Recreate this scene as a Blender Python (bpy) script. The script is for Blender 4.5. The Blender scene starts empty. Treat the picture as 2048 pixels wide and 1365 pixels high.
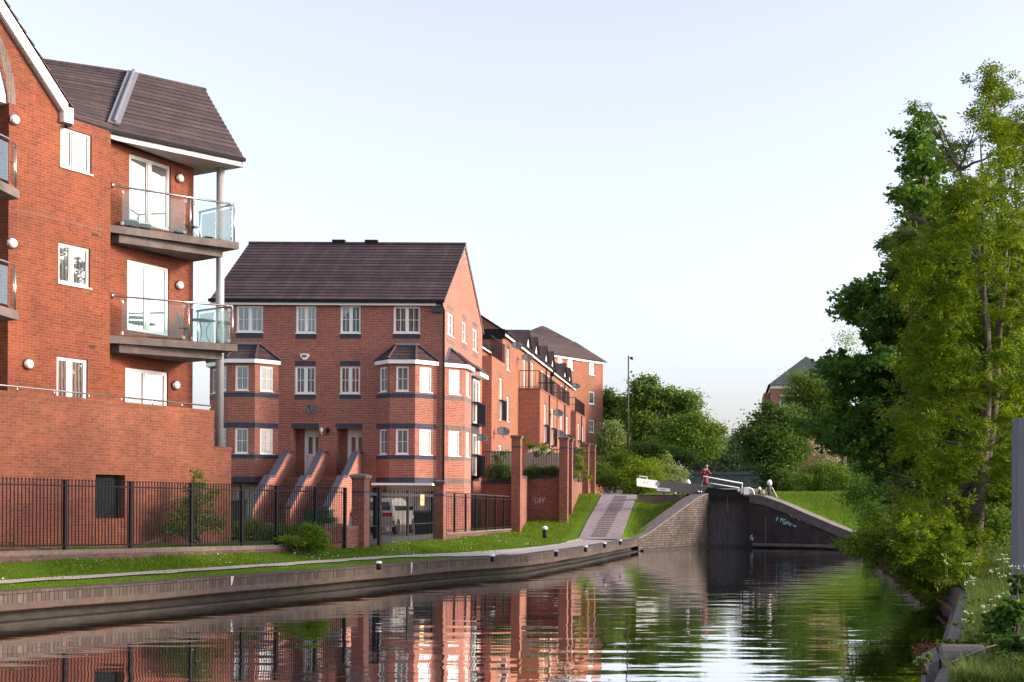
import bpy, bmesh, math, random
import numpy as np
from mathutils import Vector, Matrix
R = math.radians
random.seed(7); rng = np.random.default_rng(11)
scene = bpy.context.scene
C = bpy.data.collections.new("scene"); scene.collection.children.link(C)

# ------------------------------------------------------------------ camera
H = 2.36; F = 2600.0; CX = 1450.0; CY = 1010.0; ROLL = R(0.3)      # photo pixels, 2048 wide
cam = bpy.data.cameras.new("camera"); co = bpy.data.objects.new("camera", cam); C.objects.link(co)
cam.sensor_width = 36; cam.sensor_fit = 'HORIZONTAL'; cam.lens = 36 * F / 2048
cam.shift_x = (1024 - CX) / 2048; cam.shift_y = (CY - 682.5) / 2048
cam.clip_end = 4000; cam.clip_start = .1
co.matrix_world = Matrix.Translation((0, 0, H)) @ Matrix.Rotation(R(90), 4, 'X') @ Matrix.Rotation(ROLL, 4, 'Z')
scene.camera = co
# ------------------------------------------------------------------ light
SUN_EL = 18; SUN_AZ = 90                                            # azimuth clockwise from +Y
w = bpy.data.worlds.new("World"); scene.world = w; w.use_nodes = True
nt = w.node_tree; sky = nt.nodes.new('ShaderNodeTexSky'); sky.sky_type = 'NISHITA'; sky.sun_disc = False
sky.sun_elevation = R(SUN_EL); sky.sun_rotation = R(SUN_AZ); sky.air_density = 1.0; sky.dust_density = 3.0; sky.ozone_density = 2.6
hs = nt.nodes.new('ShaderNodeHueSaturation'); hs.inputs['Saturation'].default_value = .53; hs.inputs['Value'].default_value = .82   # thin high haze whitens the evening sky
nt.links.new(sky.outputs[0], hs.inputs['Color']); tn = nt.nodes.new('ShaderNodeMixRGB'); tn.blend_type = 'MULTIPLY'; tn.inputs[0].default_value = 1; tn.inputs[2].default_value = (1.03, .955, .985, 1); nt.links.new(hs.outputs[0], tn.inputs[1]); nt.links.new(tn.outputs[0], nt.nodes['Background'].inputs[0]); nt.nodes['Background'].inputs[1].default_value = 0.15
sl = bpy.data.lights.new("sun", 'SUN'); sl.energy = 1.5; sl.angle = R(10); sl.color = (1.0, .78, .58)
so = bpy.data.objects.new("sun", sl); C.objects.link(so)
sv = Vector((math.cos(R(SUN_EL)) * math.sin(R(SUN_AZ)), math.cos(R(SUN_EL)) * math.cos(R(SUN_AZ)), math.sin(R(SUN_EL))))
so.rotation_euler = sv.to_track_quat('Z', 'Y').to_euler(); so.location = (60, 0, 60)
scene.view_settings.view_transform = 'Standard'; scene.view_settings.look = 'None'
scene.view_settings.gamma = 1; scene.view_settings.exposure = 1.75
scene.render.engine = 'CYCLES'
scene.cycles.max_bounces = 6; scene.cycles.transparent_max_bounces = 12

# ------------------------------------------------------------------ pixels to points
def unroll(px, py):
    du, dv = px - CX, py - CY; c, s = math.cos(ROLL), math.sin(ROLL)
    return (du * c + dv * s) / F, (-du * s + dv * c) / F
def PX(px, py, Y):
    a, b = unroll(px, py); return Vector((a * Y, Y, H - b * Y))
def PZ(px, py, z):
    a, b = unroll(px, py); Y = (H - z) / b; return Vector((a * Y, Y, z))
class Pl:                                                            # a vertical plane: origin, horizontal direction, outward normal to its right
    def __init__(s, x, y, dx, dy):
        l = math.hypot(dx, dy); s.o = Vector((x, y, 0)); s.d = Vector((dx / l, dy / l, 0)); s.n = Vector((dy / l, -dx / l, 0))
    def uv(s, px, py):
        a, b = unroll(px, py); u = (a * s.o.y - s.o.x) / (s.d.x - a * s.d.y); Y = s.o.y + u * s.d.y
        return u, H - b * Y
    def u(s, px, py=1010): return s.uv(px, py)[0]
    def p(s, u, z, o=0): v = s.o + s.d * u + s.n * o; return Vector((v.x, v.y, z))
    def off(s, o): q = s.p(0, 0, o); return Pl(q.x, q.y, s.d.x, s.d.y)
def PLX(x0, x1, a=None):
    return Pl(x0[0], x0[1], x1[0] - x0[0], x1[1] - x0[1])

# ------------------------------------------------------------------ materials
def newmat(name):
    m = bpy.data.materials.new(name); m.use_nodes = True; t = m.node_tree
    return m, t, t.nodes['Principled BSDF']
def N(t, typ, **k):
    n = t.nodes.new(typ)
    for a, b in k.items():
        if isinstance(b, (int, float, str, bool)) and hasattr(n, a): setattr(n, a, b)
    return n
def L(t, a, b): t.links.new(a, b)
def math_(t, op, a, b=None):
    n = t.nodes.new('ShaderNodeMath'); n.operation = op
    for i, v in enumerate((a, b)):
        if v is None: continue
        if isinstance(v, (int, float)): n.inputs[i].default_value = v
        else: L(t, v, n.inputs[i])
    return n.outputs[0]
def vmath(t, op, a, b=None):
    n = t.nodes.new('ShaderNodeVectorMath'); n.operation = op
    for i, v in enumerate((a, b)):
        if v is None: continue
        if isinstance(v, tuple): n.inputs[i].default_value = v
        else: L(t, v, n.inputs[i])
    return n.outputs['Value'] if op == 'DOT_PRODUCT' else n.outputs[0]
def noise(t, vec, scale, detail=3, rough=.55):
    n = t.nodes.new('ShaderNodeTexNoise'); n.inputs['Scale'].default_value = scale; n.inputs['Detail'].default_value = detail
    n.inputs['Roughness'].default_value = rough
    if vec is not None: L(t, vec, n.inputs['Vector'])
    return n.outputs['Fac']
def ramp(t, fac, stops):
    n = t.nodes.new('ShaderNodeValToRGB'); e = n.color_ramp.elements
    e[0].position, e[0].color = stops[0][0], (*stops[0][1], 1); e[1].position, e[1].color = stops[-1][0], (*stops[-1][1], 1)
    for p, c in stops[1:-1]:
        x = e.new(p); x.color = (*c, 1)
    L(t, fac, n.inputs[0]); return n.outputs[0]
def mix(t, fac, a, b, mode='MIX'):
    n = t.nodes.new('ShaderNodeMixRGB'); n.blend_type = mode
    for i, v in enumerate((fac, a, b)):
        if isinstance(v, (int, float)): n.inputs[i].default_value = v
        elif isinstance(v, tuple): n.inputs[i].default_value = (*v, 1)
        else: L(t, v, n.inputs[i])
    return n.outputs[0]
def pos(t): return t.nodes.new('ShaderNodeNewGeometry').outputs['Position']
def surf_uv(t):
    """metres along the surface: u horizontal, v up the slope, for any plane"""
    g = t.nodes.new('ShaderNodeNewGeometry'); n = g.outputs['True Normal']; p = g.outputs['Position']
    s = t.nodes.new('ShaderNodeSeparateXYZ'); L(t, n, s.inputs[0]); sp = t.nodes.new('ShaderNodeSeparateXYZ'); L(t, p, sp.inputs[0])
    tv = t.nodes.new('ShaderNodeCombineXYZ'); L(t, math_(t, 'MULTIPLY', s.outputs[1], -1), tv.inputs[0]); L(t, s.outputs[0], tv.inputs[1])
    tn = vmath(t, 'NORMALIZE', tv.outputs[0]); u = vmath(t, 'DOT_PRODUCT', p, tn)
    sd = vmath(t, 'CROSS_PRODUCT', n, tn); v = vmath(t, 'DOT_PRODUCT', p, sd)
    flat = math_(t, 'GREATER_THAN', math_(t, 'ABSOLUTE', s.outputs[2]), .93)
    def mx(a, b): return math_(t, 'ADD', math_(t, 'MULTIPLY', a, math_(t, 'SUBTRACT', 1, flat)), math_(t, 'MULTIPLY', b, flat))
    c = t.nodes.new('ShaderNodeCombineXYZ'); L(t, mx(u, sp.outputs[0]), c.inputs[0]); L(t, mx(v, sp.outputs[1]), c.inputs[1])
    return c.outputs[0]
def bump(t, bs, h, strength=.3, dist=.01):
    b = t.nodes.new('ShaderNodeBump'); b.inputs['Strength'].default_value = strength; b.inputs['Distance'].default_value = dist
    L(t, h, b.inputs['Height']); L(t, b.outputs[0], bs.inputs['Normal'])
def brick(name, c1, c2, mortar, bw=.225, rh=.075, msize=.008, stain=(.5, .45, .42), stain_amt=.25, swap=False, offset=.5, spread=.5, rough=.85, dark=None, damp=0.0):
    m, t, bs = newmat(name); uv = surf_uv(t)
    b = t.nodes.new('ShaderNodeTexBrick'); L(t, uv, b.inputs['Vector']); b.offset = offset
    b.inputs['Scale'].default_value = 1; b.inputs['Brick Width'].default_value = bw; b.inputs['Row Height'].default_value = rh
    b.inputs['Mortar Size'].default_value = msize; b.inputs['Mortar Smooth'].default_value = .3
    b.inputs['Color1'].default_value = (*c1, 1); b.inputs['Color2'].default_value = (*c2, 1); b.inputs['Mortar'].default_value = (*mortar, 1)
    b.inputs['Bias'].default_value = 0
    p = pos(t)
    blotch = ramp(t, noise(t, p, .6, 5, .6), [(.3, tuple(1 - stain_amt * (1 - x) * 2 for x in stain)), (.7, (1.06, 1.04, 1.0))])
    col = mix(t, 1, b.outputs['Color'], blotch, 'MULTIPLY')
    fine = ramp(t, noise(t, p, 9, 4, .7), [(.25, (1 - .35 * spread,) * 3), (.75, (1 + .35 * spread,) * 3)])
    col = mix(t, 1, col, fine, 'MULTIPLY')
    if damp:
        vs = t.nodes.new('ShaderNodeMapping'); L(t, p, vs.inputs[0]); vs.inputs['Scale'].default_value = (2.2, 2.2, .35)
        dm = ramp(t, noise(t, vs.outputs[0], 1.3, 6, .7), [(.42, (.32, .31, .27)), (.62, (1, 1, 1))])
        col = mix(t, damp, col, mix(t, 1, col, dm, 'MULTIPLY'))
    L(t, col, bs.inputs['Base Color']); bs.inputs['Roughness'].default_value = rough
    bump(t, bs, math_(t, 'ADD', math_(t, 'MULTIPLY', b.outputs['Fac'], -1), math_(t, 'MULTIPLY', noise(t, p, 30), .5)), .6, .008)
    return m
def plain(name, col, rough=.6, metal=0, var=.12, scale=6, bumpy=0, spec=None):
    m, t, bs = newmat(name); f = noise(t, pos(t), scale, 5, .6)
    c = ramp(t, f, [(.25, tuple(x * (1 - var) for x in col)), (.75, tuple(min(1, x * (1 + var)) for x in col))])
    L(t, c, bs.inputs['Base Color']); bs.inputs['Roughness'].default_value = rough; bs.inputs['Metallic'].default_value = metal
    if spec is not None: bs.inputs['Specular IOR Level'].default_value = spec
    if bumpy: bump(t, bs, noise(t, pos(t), scale * 4, 5), bumpy, .01)
    return m
M = {}
M['brick'] = brick('red_brick', (.245, .054, .018), (.16, .034, .013), (.25, .125, .065), stain_amt=.3, spread=.8, msize=.006, damp=.22)
M['brick2'] = brick('terrace_wall_brick', (.26, .076, .034), (.18, .05, .025), (.25, .14, .09), stain_amt=.35, spread=.7, msize=.006, damp=.2)
M['brickh'] = brick('townhouse_brick', (.33, .096, .058), (.21, .058, .040), (.48, .355, .28), stain_amt=.12, spread=.6, msize=.007)
M['brickr'] = brick('row_brick', (.28, .094, .045), (.19, .056, .03), (.27, .17, .11), stain_amt=.15, spread=.5)
M['brickp'] = brick('pier_brick', (.24, .085, .052), (.15, .045, .032), (.24, .16, .12), stain_amt=.3, spread=.7)
M['brickd'] = brick('dwarf_wall_brick', (.15, .075, .06), (.085, .045, .04), (.15, .11, .095), stain_amt=.4, spread=.9, damp=.3)
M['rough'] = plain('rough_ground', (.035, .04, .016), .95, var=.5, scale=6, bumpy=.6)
M['blue'] = brick('blue_brick', (.036, .046, .08), (.022, .029, .052), (.085, .095, .12), bw=.075, rh=.235, msize=.007, offset=0, stain_amt=.1)
M['grey_soldier'] = brick('grey_soldier_brick', (.17, .13, .115), (.11, .085, .08), (.2, .17, .15), bw=.075, rh=.235, msize=.008, offset=0, stain_amt=.3)
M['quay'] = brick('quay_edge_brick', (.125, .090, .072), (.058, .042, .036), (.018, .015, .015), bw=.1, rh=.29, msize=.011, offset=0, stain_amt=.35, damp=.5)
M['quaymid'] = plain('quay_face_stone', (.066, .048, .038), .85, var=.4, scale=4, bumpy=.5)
M['quaylow_shade'] = plain('quay_low_stone_shade', (.020, .016, .012), .8, var=.8, scale=4, bumpy=.6)  # near-black: shade of the quay undercut is put into the stone colour
M['oldbrick'] = brick('old_lock_brick', (.175, .14, .12), (.08, .062, .055), (.022, .018, .016), rh=.12, bw=.26, stain_amt=.7, spread=1.3, msize=.022, damp=.35)
M['darkbrick'] = brick('dark_lock_brick', (.042, .032, .036), (.020, .017, .021), (.055, .047, .052), rh=.12, bw=.26, msize=.014, stain_amt=.5, spread=1.2, damp=.5)  # very dark purplish brick for the lock and bridge walls
M['setts'] = brick('paving_brick', (.34, .295, .32), (.27, .23, .255), (.13, .115, .125), bw=.225, rh=.24, msize=.022, stain_amt=.2)
M['darksetts'] = plain('raised_setts', (.15, .115, .12), .8, var=.3, scale=20)
M['stone'] = plain('coping_stone', (.155, .135, .125), .8, var=.3, scale=2.5, bumpy=.4)
M['stonedark'] = plain('weathered_stone', (.09, .082, .078), .85, var=.45, scale=5, bumpy=.7)
M['white'] = plain('white_plastic', (.80, .79, .77), .35, var=.03)
M['whitepaint'] = plain('white_paint', (.82, .82, .80), .5, var=.06)
M['cream'] = plain('cream_render', (.72, .70, .64), .7, var=.05)
M['greyframe'] = plain('grey_window_frame', (.42, .41, .40), .4, var=.04)
M['black'] = plain('black_paint', (.012, .013, .016), .6, var=.3, spec=.15)
M['gutter'] = plain('black_gutter', (.016, .016, .019), .7, var=.3, spec=.1)
M['beamgrey'] = plain('dark_timber_paint', (.035, .037, .045), .6, var=.4, scale=9)
M['steel'] = plain('stainless_steel', (.62, .60, .57), .22, metal=1, var=.05)
M['column'] = plain('grey_painted_steel', (.42, .43, .45), .35, metal=.3, var=.05)
M['lead'] = plain('lead_flashing', (.17, .18, .21), .65, metal=.2, var=.15, scale=5)
M['concrete'] = plain('weathered_balcony_edge', (.13, .105, .095), .8, var=.45, scale=3, bumpy=.5)
M['soffit'] = plain('soffit_board', (.45, .42, .41), .6, var=.06)
M['gravel'] = plain('gravel', (.36, .33, .31), .95, var=.25, scale=40, bumpy=.5)
M['paving'] = plain('grey_paving', (.27, .25, .25), .9, var=.2, scale=12, bumpy=.3)
M['tarmac'] = plain('tarmac', (.07, .068, .07), .9, var=.25, scale=20, bumpy=.3)
M['green_box'] = plain('green_cabinet_paint', (.015, .075, .05), .45, var=.1)
M['bin'] = plain('bin_plastic', (.022, .035, .038), .45, var=.2)
M['teal'] = plain('teal_paint', (.02, .20, .20), .4, var=.1)
M['pot'] = plain('plant_pot_plastic', (.015, .045, .045), .5, var=.2)
M['silver'] = plain('silver_car_paint', (.50, .49, .47), .3, metal=.55, var=.02)
M['darkglass'] = plain('dark_glass', (.02, .025, .03), .06, var=.1, spec=.9)
M['rubber'] = plain('rubber', (.02, .02, .02), .8)
M['redlamp'] = plain('red_lamp_lens', (.45, .02, .02), .2)
M['yellow'] = plain('yellow_sign', (.45, .36, .16), .5, var=.04)
M['dish'] = plain('satellite_dish_grey', (.085, .09, .10), .5, var=.08)
M['rail_dark'] = plain('dark_grey_railing', (.035, .035, .038), .6, var=.2, spec=.2)
M['redcoat'] = plain('red_cloth', (.17, .008, .02), .8, var=.15)
M['skin'] = plain('skin', (.55, .32, .24), .6, var=.05)
M['hair'] = plain('grey_hair', (.22, .19, .16), .8, var=.2)
M['trousers'] = plain('dark_cloth', (.03, .03, .04), .9)
M['rust'] = plain('rusty_iron', (.16, .055, .025), .85, var=.5, scale=8, bumpy=.5)
M['slate'] = plain('slate_roof', (.045, .06, .058), .7, var=.2, scale=3)
M['bridge'] = plain('bridge_girder_paint', (.055, .095, .105), .6, var=.3, scale=2)
M['bark'] = plain('bark', (.12, .10, .085), .9, var=.4, scale=7, bumpy=.9)
M['barkdark'] = plain('dark_bark', (.075, .06, .045), .9, var=.4, scale=7, bumpy=.9)
M['graffiti'] = plain('pale_blue_spray_paint', (.30, .52, .60), .7, var=.3, scale=8)
M['chalk'] = plain('pale_chalk_paint', (.45, .40, .38), .8, var=.3, scale=8)
M['signwhite'] = plain('sign_white', (.74, .78, .80), .5, var=.05)
M['signtext'] = plain('sign_lettering', (.10, .10, .11), .6)
def wood(name, c, c2, sx=1.0, damp=0):
    m, t, bs = newmat(name); mp = t.nodes.new('ShaderNodeMapping'); L(t, pos(t), mp.inputs[0]); mp.inputs['Scale'].default_value = (9 * sx, 9 * sx, .7)
    f = noise(t, mp.outputs[0], 3, 6, .65); L(t, ramp(t, f, [(.3, c), (.7, c2)]), bs.inputs['Base Color'])
    bs.inputs['Roughness'].default_value = .85; bump(t, bs, f, .5, .01); return m
M['gatewood'] = wood('wet_gate_timber', (.012, .011, .013), (.095, .082, .085))
M['postwood'] = wood('weathered_grey_timber', (.07, .075, .10), (.15, .155, .19), 1.6)
M['fencewood'] = wood('larch_fence_boards', (.20, .16, .13), (.34, .30, .27), .6)
def tilemat(name, c1, c2, dark, rh, bw):
    m, t, bs = newmat(name); uv = surf_uv(t)
    b = t.nodes.new('ShaderNodeTexBrick'); L(t, uv, b.inputs['Vector']); b.offset = .5
    b.inputs['Scale'].default_value = 1; b.inputs['Brick Width'].default_value = bw; b.inputs['Row Height'].default_value = 40; b.inputs['Mortar Size'].default_value = .006
    for k, c in (('Color1', c1), ('Color2', c2), ('Mortar', dark)): b.inputs[k].default_value = (*c, 1)
    isl = t.nodes.new('ShaderNodeNewGeometry').outputs['Random Per Island']
    f = ramp(t, isl, [(0, (.72, .70, .74)), (.5, (1, 1, 1)), (1, (1.3, 1.2, 1.15))])
    col = mix(t, 1, mix(t, 1, b.outputs['Color'], f, 'MULTIPLY'), ramp(t, noise(t, pos(t), 1.2, 6, .7), [(.3, (.62, .62, .66)), (.7, (1.25, 1.2, 1.15))]), 'MULTIPLY')
    col = mix(t, ramp(t, noise(t, pos(t), 5.5, 6, .75), [(.60, (0, 0, 0)), (.70, (.6, .6, .6))]), col, (.11, .105, .085))
    L(t, col, bs.inputs['Base Color']); bs.inputs['Roughness'].default_value = .75; bs.inputs['Specular IOR Level'].default_value = .25
    bump(t, bs, noise(t, pos(t), 25, 4), .3, .01)
    return m
M['tile'] = tilemat('brown_roof_tile', (.088, .066, .067), (.066, .052, .055), (.03, .024, .026), .33, .33)
M['tile2'] = tilemat('plum_roof_tile', (.082, .058, .062), (.058, .042, .048), (.028, .022, .025), .3, .3)
def panemat(name, lo, hi, refl, stripes=18):
    """double glazing seen from outside: a curtain or room behind a reflecting pane"""
    m, t, bs = newmat(name); uv = surf_uv(t)
    wv = t.nodes.new('ShaderNodeTexWave'); wv.inputs['Scale'].default_value = stripes / 6; wv.inputs['Distortion'].default_value = 2.5; wv.inputs['Detail'].default_value = 2
    L(t, uv, wv.inputs['Vector'])
    n = noise(t, pos(t), 1.3, 2)
    f = math_(t, 'ADD', math_(t, 'MULTIPLY', wv.outputs['Fac'], .45), math_(t, 'MULTIPLY', n, .6))
    L(t, ramp(t, f, [(.3, lo), (.75, hi)]), bs.inputs['Base Color']); bs.inputs['Roughness'].default_value = .9; bs.inputs['Specular IOR Level'].default_value = 0
    g = t.nodes.new('ShaderNodeBsdfGlossy'); g.inputs['Roughness'].default_value = .015; g.inputs['Color'].default_value = (.95, .97, 1, 1)
    fr = t.nodes.new('ShaderNodeFresnel'); fr.inputs['IOR'].default_value = 1.5
    ms = t.nodes.new('ShaderNodeMixShader'); L(t, math_(t, 'MINIMUM', math_(t, 'ADD', math_(t, 'MULTIPLY', fr.outputs[0], 1.2), refl), 1.0), ms.inputs[0])
    L(t, bs.outputs[0], ms.inputs[1]); L(t, g.outputs[0], ms.inputs[2]); L(t, ms.outputs[0], t.nodes['Material Output'].inputs[0])
    nb = t.nodes.new('ShaderNodeBump'); nb.inputs['Strength'].default_value = .04; nb.inputs['Distance'].default_value = .05; L(t, noise(t, pos(t), 1.5, 1), nb.inputs['Height']); L(t, nb.outputs[0], g.inputs['Normal'])
    return m
M['pane_bright'] = panemat('glass_before_white_blind', (.07, .08, .085), (.20, .20, .20), .34)
M['pane_pale'] = panemat('glass_before_pale_curtain', (.06, .09, .095), (.22, .25, .24), .07)
M['pane_dim'] = panemat('glass_before_dim_curtain', (.03, .045, .045), (.10, .12, .11), .05)
M['pane_dark'] = panemat('glass_before_dark_room', (.035, .03, .03), (.22, .17, .15), .10)
M['pane_sky'] = panemat('glass_reflecting_sky', (.05, .06, .07), (.20, .21, .21), .34)
def glassmat():
    m, t, bs = newmat('balcony_glass'); tr = t.nodes.new('ShaderNodeBsdfTransparent'); tr.inputs[0].default_value = (.86, .95, .94, 1)
    g = t.nodes.new('ShaderNodeBsdfGlossy'); g.inputs['Roughness'].default_value = .02
    fr = t.nodes.new('ShaderNodeFresnel'); fr.inputs['IOR'].default_value = 1.5; ms = t.nodes.new('ShaderNodeMixShader')
    L(t, math_(t, 'ADD', math_(t, 'MULTIPLY', fr.outputs[0], .5), .02), ms.inputs[0]); L(t, tr.outputs[0], ms.inputs[1]); L(t, g.outputs[0], ms.inputs[2])
    L(t, ms.outputs[0], t.nodes['Material Output'].inputs[0]); return m
M['glass'] = glassmat()
def leafmat(name, c1, c2, c3, trans=.45):
    m, t, bs = newmat(name); isl = t.nodes.new('ShaderNodeNewGeometry').outputs['Random Per Island']
    n = noise(t, pos(t), .55, 3)
    f = math_(t, 'ADD', math_(t, 'MULTIPLY', isl, .5), math_(t, 'MULTIPLY', n, .6))
    col = ramp(t, f, [(.2, c1), (.5, c2), (.85, c3)])
    L(t, col, bs.inputs['Base Color']); bs.inputs['Roughness'].default_value = .55; bs.inputs['Specular IOR Level'].default_value = .18
    tl = t.nodes.new('ShaderNodeBsdfTranslucent'); L(t, mix(t, 1, col, (1.5, 1.45, .55), 'MULTIPLY'), tl.inputs[0])
    ms = t.nodes.new('ShaderNodeMixShader'); ms.inputs[0].default_value = trans; L(t, bs.outputs[0], ms.inputs[1]); L(t, tl.outputs[0], ms.inputs[2])
    L(t, ms.outputs[0], t.nodes['Material Output'].inputs[0]); return m
M['leaf_ash'] = leafmat('ash_leaf', (.040, .098, .009), (.085, .152, .012), (.19, .235, .022), .46)
M['leaf_syc'] = leafmat('sycamore_leaf', (.030, .092, .022), (.060, .142, .024), (.125, .205, .028), .44)
M['leaf_dark'] = leafmat('dark_leaf', (.028, .070, .018), (.052, .108, .024), (.10, .16, .034), .42)
M['leaf_mid'] = leafmat('mid_green_leaf', (.048, .108, .020), (.085, .155, .026), (.15, .215, .042), .45)
M['leaf_pale'] = leafmat('pale_willow_leaf', (.10, .16, .06), (.16, .23, .09), (.26, .32, .14), .45)
M['leaf_lime'] = leafmat('lime_green_leaf', (.07, .14, .012), (.12, .20, .018), (.19, .26, .03), .45)
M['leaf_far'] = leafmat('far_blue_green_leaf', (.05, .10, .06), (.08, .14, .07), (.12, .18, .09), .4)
M['blossom'] = leafmat('white_blossom', (.62, .66, .66), (.75, .8, .8), (.85, .88, .85), .2)
M['drybranch'] = leafmat('dry_cream_twig', (.25, .20, .12), (.36, .31, .19), (.45, .40, .25), .1)
M['blade'] = leafmat('grass_blade', (.042, .11, .004), (.08, .165, .006), (.17, .225, .025), .35)
M['bladeshade'] = leafmat('rough_grass_blade', (.045, .10, .02), (.09, .15, .03), (.20, .22, .08), .3)
def grassmat():
    m, t, bs = newmat('lawn_grass'); p = pos(t)
    n1 = noise(t, p, .5, 5, .6); n2 = noise(t, p, 14, 4, .7)
    c = ramp(t, math_(t, 'ADD', math_(t, 'MULTIPLY', n1, .5), math_(t, 'MULTIPLY', n2, .5)), [(.30, (.045, .105, .004)), (.5, (.08, .15, .007)), (.70, (.15, .19, .03))])
    L(t, c, bs.inputs['Base Color']); bs.inputs['Roughness'].default_value = .95; bs.inputs['Specular IOR Level'].default_value = .1
    bump(t, bs, n2, .8, .05); return m
M['grass'] = grassmat()
M['soil'] = plain('dark_soil', (.022, .018, .012), .95, var=.4, scale=5, bumpy=.5)
def watermat():
    m, t, bs = newmat('canal_water'); p = pos(t)
    bs.inputs['Base Color'].default_value = (.008, .012, .005, 1); bs.inputs['Roughness'].default_value = .025; bs.inputs['IOR'].default_value = 1.45
    bs.inputs['Specular IOR Level'].default_value = .5
    def wv(sx, sy, sc, det, rot=0):
        mp = t.nodes.new('ShaderNodeMapping'); L(t, p, mp.inputs[0]); mp.inputs['Scale'].default_value = (sx, sy, 1); mp.inputs['Rotation'].default_value = (0, 0, rot)
        return noise(t, mp.outputs[0], sc, det, .5)
    a = wv(.35, 1.1, 1.25, 1, R(3)); b = wv(.5, 1.3, 4.2, 2, R(-5)); c = wv(.25, .3, .5, 2)
    sepy = t.nodes.new('ShaderNodeSeparateXYZ'); L(t, p, sepy.inputs[0])
    mr = t.nodes.new('ShaderNodeMapRange'); L(t, sepy.outputs[0], mr.inputs[0]); mr.inputs[1].default_value = -11; mr.inputs[2].default_value = -1; mr.inputs[3].default_value = .40; mr.inputs[4].default_value = 1.0
    h = math_(t, 'ADD', math_(t, 'MULTIPLY', a, 1.0), math_(t, 'MULTIPLY', b, .10))
    h = math_(t, 'MULTIPLY', h, math_(t, 'ADD', math_(t, 'MULTIPLY', c, .9), .35)); h = math_(t, 'MULTIPLY', h, mr.outputs[0])
    bump(t, bs, h, 1.0, .019); nl = bs.inputs['Normal'].links[0].from_socket
    g = t.nodes.new('ShaderNodeBsdfGlossy'); g.inputs['Roughness'].default_value = .02; g.inputs['Color'].default_value = (1, 1, 1, 1); L(t, nl, g.inputs['Normal'])
    d = t.nodes.new('ShaderNodeBsdfDiffuse'); d.inputs['Color'].default_value = (.012, .018, .008, 1)
    fr = t.nodes.new('ShaderNodeFresnel'); fr.inputs['IOR'].default_value = 1.38; L(t, nl, fr.inputs['Normal']); ms = t.nodes.new('ShaderNodeMixShader')
    L(t, math_(t, 'MINIMUM', math_(t, 'MULTIPLY', fr.outputs[0], 2.1), .95), ms.inputs[0]); L(t, d.outputs[0], ms.inputs[1]); L(t, g.outputs[0], ms.inputs[2]); L(t, ms.outputs[0], t.nodes['Material Output'].inputs[0]); return m
M['water'] = watermat()

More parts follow.
